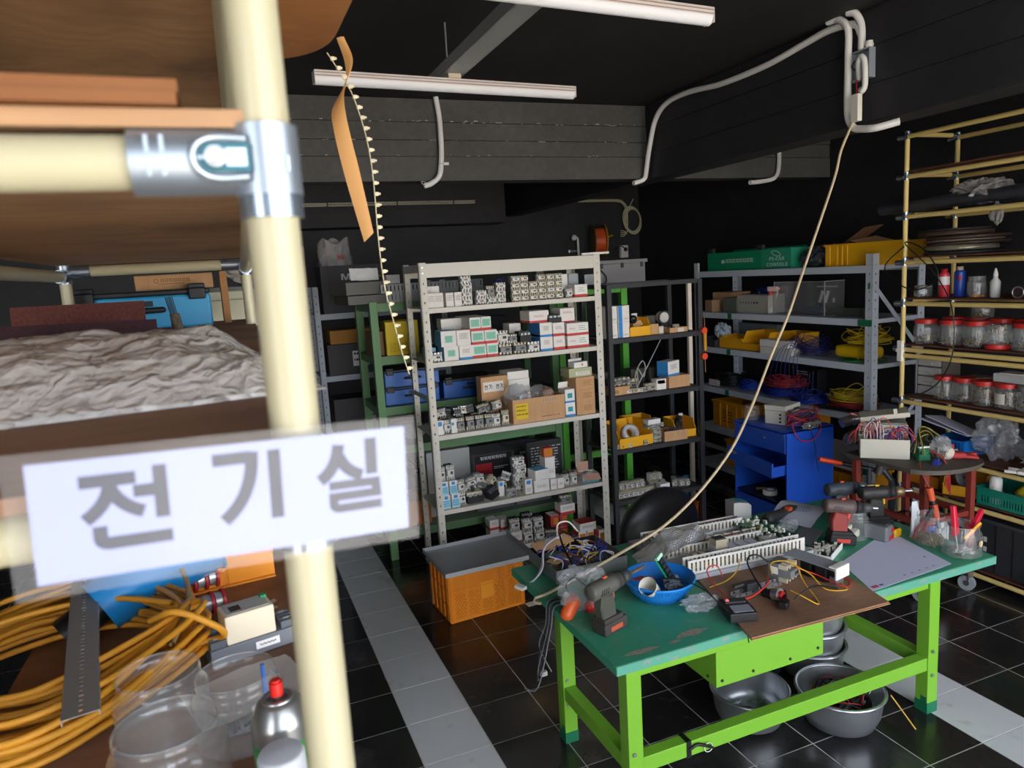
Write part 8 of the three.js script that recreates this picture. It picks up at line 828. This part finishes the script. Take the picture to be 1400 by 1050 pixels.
// open grey electrical box at the back corner
{ const e = thing('wired_box', 'open grey steel box crammed with coloured wires at the bench corner', 'enclosure', [1.395, TY, -2.84], 0.0), m = M(0x7c7f7c, 0.5, 0.2), w = 0.35, d = 0.3, h = 0.058; part(e, 'bottom', bx(w, 0.003, d), m); for (const s of [-1, 1]) { part(e, 'wall', bx(0.003, h, d, s * w / 2, 0, 0), m); part(e, 'wall', bx(w, h, 0.003, 0, 0, s * d / 2), s > 0 ? m : BLACK); } part(e, 'card_liner', [mv(bx(0.2, 0.003, 0.07), -0.06, h + 0.012, -0.13, 0.3, 0.1, 0.05), mv(bx(0.12, 0.003, 0.06), -0.1, h - 0.006, 0.02, 0, 0.5, 0)], CARD); part(e, 'circuit_board', bx(0.1, 0.003, 0.08, -0.1, 0.05, -0.03), PCB); for (let k = 0; k < 10; k++) part(e, 'terminal', bx(0.014, 0.03, 0.02, -0.09 + k * 0.023, 0.012, 0.1), k % 2 ? BLACK : DG);
  for (let k = 0; k < 34; k++) { const x = -0.13 + 0.27 * hash(k, 1, 21), z = -0.1 + 0.2 * hash(k, 2, 21), c = k % 6; part(e, 'wire', tb([[x, 0.02, z + 0.04], [x + 0.05 * (hash(k, 3, 21) - 0.5), 0.05 + 0.012 * hash(k, 4, 21), z + 0.03], [x + 0.1 * (hash(k, 5, 21) - 0.4), 0.058 + 0.014 * hash(k, 6, 21), z - 0.02], [Math.min(0.15, x + 0.16 * (hash(k, 7, 21) - 0.3)), 0.05, z - 0.03 + 0.03 * hash(k, 8, 21)], [Math.min(0.15, x + 0.2 * (hash(k, 7, 21) - 0.3)), 0.02, z - 0.04]], 0.0032, 5, 20), [M(0xd8b020, 0.45), M(0x2440b0, 0.45), M(0xd8d4cc, 0.45), M(0x7a3a38, 0.45), M(0xd0cce0, 0.45), M(0x2a3a90, 0.45)][c]); }
  part(e, 'white_harness', [0, 1, 2, 3].map((k) => tb([[-0.02, 0.09 + 0.004 * k, -0.12], [-0.1, 0.11, -0.09 + 0.01 * k], [-0.165, 0.1, 0.0], [-0.2, 0.05, 0.05 + 0.004 * k], [-0.24, 0.01, 0.07], [-0.285, -0.01, 0.07]], 0.0045, 5, 40)), M(0xcfcdd4, 0.45)); part(e, 'white_plug', mv(rb(0.03, 0.016, 0.05, 0, 0, 0, 0.003, 1), -0.315, -0.02, 0.075, 0, 0.4, 0), WHITE); part(e, 'black_lead', tb([[0.05, 0.08, -0.15], [-0.03, 0.13, -0.1], [-0.08, 0.12, 0.02], [-0.085, 0.06, 0.12], [-0.09, 0.005, 0.16]], 0.005, 6, 40), BLACK); part(e, 'white_loop', tb([[-0.02, 0.07, -0.16], [0.0, 0.13, -0.19], [0.06, 0.13, -0.2], [0.1, 0.08, -0.18]], 0.004, 6, 30), WHITE); }
// cordless tools
function drill(label, pos, rot, body, accent, o = {}) { // local x points along the chuck, y up from the battery
  const t = thing(o.name ?? 'cordless_drill', label, 'drill', pos, 0); t.rotation.set(...rot); const H = 0.19, b = M(body, 0.55), a = M(accent, 0.5), g = M(o.grip ?? 0x1d1e20, 0.7);
  const bt = part(t, 'battery', [rb(0.12, 0.05, 0.075, 0.01, 0, 0, 0.008, 2), rb(0.1, 0.02, 0.065, 0.005, 0.045, 0, 0.006, 2)], g); part(bt, 'battery_badge', rb(0.06, 0.018, 0.002, 0.01, 0.014, 0.0375, 0.0008, 1), a);
  part(t, 'grip', ex([[-0.035, 0.06], [0.025, 0.06], [0.022, 0.1], [0.018, 0.14], [-0.032, 0.15], [-0.042, 0.11]], 0.034, 0.006).translate(0.0, 0, -0.017), o.body2 ? M(o.body2, 0.55) : b);
  const hd = part(t, 'motor_housing', [mv(lt([[0, -0.085], [0.026, -0.083], [0.033, -0.07], [0.034, 0.03], [0.03, 0.055], [0.0, 0.056]], 24), 0, H - 0.012, 0, 0, 0, -Math.PI / 2)], b); part(hd, 'vent_slots', Array.from({ length: 4 }, (_, k) => mv(bx(0.004, 0.022, 0.002), -0.05 + k * 0.011, H - 0.024, 0.0325, 0, 0, -0.3)), BLACK).userData.kind = 'stuff'; part(hd, 'top_switch', rb(0.02, 0.008, 0.014, 0.0, H + 0.02, 0, 0.002, 1), a);
  part(t, 'clutch_ring', mv(lt([[0, 0], [0.03, 0.0], [0.031, 0.012], [0.028, 0.03], [0.0, 0.03]], 24), 0.054, H - 0.012, 0, 0, 0, -Math.PI / 2), g); const ch = part(t, 'chuck', mv(lt([[0, 0], [0.024, 0.0], [0.024, 0.022], [0.02, 0.04], [0.012, 0.05], [0, 0.05]], 20), 0.084, H - 0.012, 0, 0, 0, -Math.PI / 2), o.chuck ?? DG); part(ch, 'bit', rod([0.13, H - 0.012, 0], [0.13 + (o.bit ?? 0.09), H - 0.012, 0], o.br ?? 0.006, 12), o.bm ?? STEEL);
  part(t, 'trigger', rb(0.016, 0.036, 0.016, 0.032, 0.118, 0, 0.004, 2), a); return t; }
drill('scuffed black cordless impact driver standing by the blue colander', [1.215, TY, -2.235], [0, 0.28, 0.05], 0x57564f, 0xc2573a, { bit: 0.085, br: 0.007, bm: M(0xc9b4a4, 0.25, 0.9), grip: 0x3a3733, body2: 0x4a4a42 });
drill('red and grey cordless driver lying back beside the clear jar', [2.55, TY + 0.008, -2.43], [0, -0.45, -0.1], 0x5a4a46, 0xc63a28, { body2: 0x8a2f28, bit: 0.03, grip: 0x1b1b1d });
drill('dark blue-grey cordless hammer drill with silver chuck behind the jars', [2.78, TY, -2.63], [0, -0.25, 0.0], 0x39424a, 0xd0482e, { chuck: STEEL, bit: 0.06, grip: 0x333a40, bm: M(0xa8967a, 0.35, 0.8), br: 0.012 });
drill('black and yellow cordless drill squeezed behind the saw blade', [2.87, TY, -2.5], [0, -0.4, 0.0], 0x2a2826, 0xd8a818, { bit: 0.04, grip: 0x232120, chuck: M(0x8c7a5a, 0.4, 0.6) });
{ const g = thing('rotary_tool', 'black and orange grinder lying on the crumpled drawing', 'grinder', [2.53, TY + 0.035, -2.80], 0.25); part(g, 'body', [mv(lt([[0, -0.1], [0.028, -0.098], [0.032, -0.06], [0.026, 0.0], [0.024, 0.06], [0, 0.062]], 22), 0, 0, 0, 0, 0, -Math.PI / 2)], DG); part(g, 'nose', mv(lt([[0.024, 0], [0.03, 0.01], [0.03, 0.05], [0.015, 0.1], [0.006, 0.11], [0, 0.11]], 20), 0.06, 0, 0, 0, 0, -Math.PI / 2), M(0x2b2826, 0.5)); part(g, 'orange_switch', rb(0.03, 0.02, 0.03, 0.07, 0.012, 0.015, 0.004, 2), M(0xd85a28, 0.5)); part(g, 'bit', rod([0.16, 0, 0], [0.24, -0.015, 0.0], 0.004, 8), M(0x6a4038, 0.5)); part(g, 'cable_end', rod([-0.1, 0, 0], [-0.16, 0.0, 0.0], 0.014, 12), BLACK); }
{ const w = new THREE.PlaneGeometry(0.3, 0.21, 26, 18).rotateX(-Math.PI / 2), p = w.attributes.position; for (let i = 0; i < p.count; i++) { const x = p.getX(i), z = p.getZ(i); p.setY(i, 0.004 + Math.max(0, 0.055 * Math.sin((x + 0.15) * 9) * (0.6 - z * 2.5)) + 0.012 * fbm(x * 10 + 5, z * 10 + 5, 317, 64, 3)); } w.computeVertexNormals(); solo('crumpled_drawing', 'crumpled white drawing sheet at the back of the bench', 'paper', w, M(0xffffff, 0.8, 0, { side: THREE.DoubleSide, map: canvasTex(128, 96, (g, W, H) => { g.fillStyle = '#c9cedd'; g.fillRect(0, 0, W, H); g.strokeStyle = '#5a68a8'; g.lineWidth = 1; for (let i = 0; i < 14; i++) g.strokeRect(50 + i * 3, 40 + (i % 5) * 6, 10, 5); }) }), [2.67, TY, -2.80], 0.5); }
{ const s = ex([[2.40, 2.27], [2.88, 2.44], [2.78, 2.035], [2.29, 2.005]], 0.0008, 0).rotateX(-Math.PI / 2); const o = solo('drawing_sheet', 'large white drawing sheet with small red stamp on the bench', 'paper', s, M(0xd4d6ea, 0.7), [0, TY, 0]); plate(o, 'red_stamp', 0.035, 0.0006, 0.018, 2.33, 0.0012, -2.03, M(0xb84a60, 0.7)); plate(o, 'blue_stamp', 0.02, 0.0006, 0.01, 2.365, 0.0012, -2.03, M(0x5058a0, 0.7)); for (let k = 0; k < 5; k++) plate(o, 'pen_mark', 0.012, 0.0005, 0.007, 2.52 + k * 0.045, 0.0012, -2.05 - 0.002 * k, M(0x8a8cb8, 0.7)); plate(o, 'pen_mark', 0.014, 0.0005, 0.006, 2.75, 0.0012, -2.14, M(0x4a5080, 0.7)); plate(o, 'red_mark', 0.012, 0.0005, 0.006, 2.33, 0.0012, -2.13, M(0xc05060, 0.7)); }
jar('clear_jar', 'clear screw-neck jar of white sachets behind the drawing sheet', [2.675, TY, -2.45], 0.062, 0.14); solo('paper_sachet', 'cream paper sachet inside the clear jar behind the drawing', 'sachet', [rb(0.05, 0.035, 0.03, 0, 0, 0, 0.006, 2), rb(0.04, 0.05, 0.02, 0.01, 0, -0.03, 0.006, 2)], M(0xd9d2bc, 0.8), [2.675, TY + 0.006, -2.45], 0.4);
{ const b = thing('tool_battery', 'grey tool battery with red corner standing on the bench', 'battery', [2.76, TY, -2.39], 0.3); part(b, 'case', rb(0.075, 0.075, 0.11, 0, 0, 0, 0.012, 3), M(0x6c7074, 0.5)); part(b, 'red_corner', [rb(0.05, 0.02, 0.004, 0.008, 0.008, 0.054, 0.001, 1), rb(0.03, 0.02, 0.004, 0.02, 0.042, 0.054, 0.001, 1)], M(0xb82a2e, 0.4)); part(b, 'terminal_rail', [bx(0.05, 0.008, 0.09, 0, 0.075, -0.005)], DG); const y = thing('tool_battery', 'small yellow tool battery beside the grey one', 'battery', [2.845, TY, -2.385], 0.2); part(y, 'case', rb(0.06, 0.04, 0.06, 0, 0, 0, 0.01, 3), M(0xd8a418, 0.45)); part(y, 'black_inset', bx(0.03, 0.003, 0.035, 0, 0.0395, 0.004), BLACK); solo('plastic_bag', 'small crumpled clear bag beside the red driver', 'bag', crumple(0.045, 331, 1.3, 0.8, 1, 30), BAG, [2.47, TY, -2.66]); }
{ const s = thing('saw_blade_set', 'white wrapped saw blades standing upright between the jars', 'blades', [2.89, TY, -2.33], -0.4); for (let k = 0; k < 2; k++) { const pts = [[0, 0]]; for (let i = 0; i <= 10; i++) pts.push([0.034 + (i % 2) * 0.005 + k * 0.004, 0.002 + i * 0.014]); pts.push([0.03, 0.16 + 0.02 * k], [0.006, 0.17 + 0.01 * k]); const b = part(s, 'blade', ex(pts, 0.0015, 0), M(0xd4d6d8, 0.4)); b.position.z = k * 0.016; b.rotation.z = 0.05 * k; } }
{ const p = thing('pliers', 'worn red-handled pliers standing against the clear jar', 'pliers', [2.885, TY, -2.295], -0.3); p.rotation.z = -0.5; for (const s of [-1, 1]) part(p, 'handle', tb([[s * 0.012, 0.0, 0], [s * 0.016, 0.05, 0], [s * 0.006, 0.1, 0]], 0.007, 8, 20), M(0x8a2c2c, 0.5)); part(p, 'jaw', [rb(0.024, 0.06, 0.012, 0, 0.1, 0, 0.005, 2), rb(0.012, 0.02, 0.009, 0, 0.155, 0, 0.003, 1)], M(0x3c3a38, 0.4, 0.6)); }
{ const j = jar('clear_jar', 'clear jar with brass screws in the bottom on the bench corner', [2.905, TY, -2.235], 0.066, 0.14), gs = []; for (let i = 0; i < 130; i++) { const a = rnd(6.28), q = Math.sqrt(rnd()) * 0.056; gs.push(mv(new THREE.CylinderGeometry(0.003, 0.003, 0.016, 5), Math.cos(a) * q, 0.008 + rnd(0.035), Math.sin(a) * q, rnd(3), rnd(3), 0)); } part(j, 'brass_screws', gs, M(0xa89058, 0.35, 0.8)).userData.kind = 'stuff'; }
{ const j = jar('clear_canister', 'squarish clear canister holding two red-handled tools on the bench corner', [2.905, TY, -2.085], 0.082, 0.14, undefined, { seg: 8, ry: 0.3, square: true }); part(j, 'bung', mv(cy(0.014, 0.006, 0, 0, 0, 18), -0.02, 0.075, 0.078, Math.PI / 2), M(0xd8c8a0, 0.5));
  for (const [x, z, rz, rx, l] of [[-0.035, -0.01, 0.12, -0.1, 'upright red plastic tool handle in the clear canister'], [0.03, 0.01, -0.95, 0.1, 'slanting red plastic tool handle in the clear canister']]) { const h = thing('red_handled_tool', l, 'handle', [2.905 + x, TY + 0.1, -2.085 + z], 0, 'red tool handles in the canister'); h.rotation.set(rx, 0.3, rz); part(h, 'handle', ex([[-0.02, 0], [0.018, 0], [0.016, 0.06], [0.014, 0.12], [-0.004, 0.125], [-0.01, 0.06]], 0.012, 0.004), M(0xd0203c, 0.35)); part(h, 'blade', rod([0, 0, 0.006], [0.0, -0.07, 0.006], 0.004, 8), STEEL); }  // two tools known only by their red handles
  solo('yellow_strip', 'yellow plastic strip slanting inside the clear canister', 'strip', rb(0.1, 0.014, 0.008, 0, 0, 0, 0.003, 1), M(0xe0a020, 0.45), [2.93, TY + 0.11, -2.05], -0.3).rotation.z = 0.75; solo('plastic_scraps', 'pale plastic scraps at the bottom of the clear canister', 'plastic', crumple(0.05, 341, 1.1, 0.35, 1.1, 40), M(0xc4c2b8, 0.35, 0, { transmission: 0.3 }), [2.905, TY + 0.004, -2.085]); }
{ // bag with orange and red pieces at the left edge
  const b = thing('clear_bag', 'clear plastic bag with an orange and a red plastic shell at the bench edge', 'bag', [1.2, TY, -2.43]); part(b, 'film', crumple(0.1, 351, 1.25, 0.95, 0.7, 14), BAG); part(b, 'orange_shell', mv(new THREE.CapsuleGeometry(0.028, 0.05, 6, 18), -0.06, 0.035, 0.03, 0, 0.3, -0.75), M(0xe0602a, 0.4)); part(b, 'red_shell', mv(new THREE.CapsuleGeometry(0.026, 0.05, 6, 18), 0.05, 0.032, 0.02, 0, 0.2, -0.9), M(0xc82c28, 0.4)); part(b, 'yellow_sticker', mv(bx(0.02, 0.002, 0.014), 0.055, 0.056, 0.036, 0.5, 0, 0.4), YELL); part(b, 'grey_cord', tb([[-0.03, 0.06, 0.03], [-0.06, 0.11, 0.0], [-0.02, 0.14, 0.0], [0.02, 0.1, 0.02]], 0.004, 6, 24), DG);
  solo('plastic_bag', 'small flat clear bag in front of the blue colander', 'bag', crumple(0.06, 361, 1.4, 0.55, 0.9, 34), BAG, [1.6, TY, -2.2]);
  const l = thing('probe_lead', 'thin black lead hanging from the colander over the bench front', 'cable'); part(l, 'lead', tb([[1.47, 0.75, -2.36], [1.55, 0.775, -2.27], [1.61, 0.75, -2.17], [1.64, 0.69, -2.08], [1.645, 0.668, -2.02], [1.65, 0.664, -1.99], [1.652, 0.62, -1.978]], 0.0028, 6, 60), BLACK);
  const c = thing('hanging_leads', 'dark leads dangling off the bench edge beside the lime leg', 'cable', [1.1, 0, -2.5]); for (let k = 0; k < 5; k++) part(c, 'lead', tb([[0.06, 0.668 + 0.003 * k, -0.06 + 0.02 * k], [0.0, 0.674, -0.03 + 0.015 * k], [-0.025, 0.6, 0.0 + 0.012 * k], [-0.05 - 0.012 * k, 0.5 - 0.03 * k, 0.02 * k - 0.02], [-0.02 - 0.03 * k, 0.4 - 0.01 * k, 0.02]], 0.003, 5, 30), k % 2 ? BLACK : M(0x6a6a70, 0.4)); part(c, 'clear_plug', [rb(0.03, 0.02, 0.02, -0.06, 0.4, 0.03, 0.004, 1)], M(0xa8a8a8, 0.3)); }
{ const r = thing('pencil_lead', 'orange-handled cutter leaning between the cabinet and the trolley', 'cutter', [3.56, 0, -3.3], -0.35); part(r, 'orange_grip', [rod([-0.2, 0.735, 0.0], [-0.06, 0.70, 0], 0.016, 10)], M(0xe04a20, 0.4)); part(r, 'black_arm', [rod([-0.06, 0.70, 0], [0.16, 0.64, 0.0], 0.014, 10)], BLACK); part(r, 'stand_pipe', rod([0.12, 0.0, 0], [0.12, 0.66, 0], 0.015, 10), DG); part(r, 'foot', cy(0.06, 0.012, 0.12, 0, 0, 18), DG); part(r, 'blue_tipped_post', [rod([0.16, 0.62, 0.03], [0.19, 0.71, 0.03], 0.022, 14)], M(0x57544e, 0.5)); part(r, 'blue_tip', rod([0.19, 0.71, 0.03], [0.193, 0.72, 0.03], 0.021, 14), M(0x3a78c8, 0.4)); r.name = 'bolt_cutter'; }
{ const s = thing('soldering_pen', 'orange and black soldering pen hanging from the trolley edge', 'tool', [3.5, 0, -2.73], 0); part(s, 'upper_grip', rod([0, 0.70, 0.02], [0.012, 0.63, 0.03], 0.02, 14), M(0xd0542e, 0.45)); part(s, 'band', rod([0.012, 0.63, 0.03], [0.018, 0.605, 0.035], 0.018, 14), BLACK); part(s, 'lower_grip', rod([0.018, 0.605, 0.035], [0.035, 0.52, 0.05], 0.021, 14, 0.014), M(0xd0542e, 0.45)); part(s, 'tip', rod([0.035, 0.52, 0.05], [0.043, 0.47, 0.055], 0.01, 10), M(0x7a8a96, 0.4, 0.5)); part(s, 'cord', tb([[0, 0.7, 0.02], [-0.005, 0.77, -0.02], [0.01, 0.812, -0.05], [0.08, 0.806, -0.1]], 0.005, 6, 24), M(0x8a3a2a, 0.5)); }
// ---------------------------------------------------------------- small things around the racks
{ const c = thing('plastic_crate', 'small orange plastic crate on the floor under the black rack', 'crate', [3.17, 0, -4.62], 0.25), m = M(0xc86a1c, 0.45), w = 0.26, d = 0.2, h = 0.13; part(c, 'bottom', bx(w, 0.005, d), m); for (const s of [-1, 1]) { part(c, 'wall', bx(w, h, 0.005, 0, 0, s * d / 2), m); part(c, 'wall', bx(0.005, h, d, s * w / 2, 0, 0), m); part(c, 'handle_rim', bx(0.014, 0.012, d + 0.012, s * w / 2, h - 0.006, 0), m); } for (let k = 0; k < 4; k++) part(c, 'rib', bx(0.006, h, 0.006, -0.1 + k * 0.066, 0, d / 2 + 0.004), m); }
solo('blue_plank', 'narrow sky blue board standing behind the small orange crate', 'board', rb(0.06, 0.26, 0.02, 0, 0, 0, 0.002, 1), M(0x2a86c4, 0.5), [3.42, 0, -4.86], 0.1);
solo('wooden_batten', 'pale upright wooden batten behind the black rack post', 'batten', rb(0.035, 1.86, 0.03, 0, 0, 0, 0.003, 1), M(0xeee0cc, 0.7), [3.56, 0, -4.95]);
solo('white_tube', 'short white tube lying on the corner of the white rack top', 'tube', rod([0, 0.009, 0], [0.2, 0.012, 0.02], 0.008, 10), WHITE, [2.32, 2.089, -4.43]);
{ const t = thing('cable_tie', 'black cable tied around the lime front rail of the bench', 'cable tie', [1.42, 0.2, -2.06]); part(t, 'band', [bx(0.02, 0.068, 0.002, 0, -0.003, 0.027), bx(0.02, 0.002, 0.054, 0, 0.061, 0)], BLACK); part(t, 'tail', tb([[0, 0.03, 0.029], [0.03, 0.045, 0.034], [0.07, 0.03, 0.036], [0.1, 0.012, 0.034]], 0.006, 6, 20), BLACK); part(t, 'clear_loop', mv(new THREE.TorusGeometry(0.018, 0.0015, 5, 20), 0.08, 0.02, 0.036), WHITE); }
solo('metal_strap', 'thin metal strap hanging down under the bench top', 'strap', bar([0, 0, 0], [0.01, -0.13, 0.0], 0.008, 0.002), STEEL, [1.46, 0.624, -2.32]);
renderer.render(scene, camera);
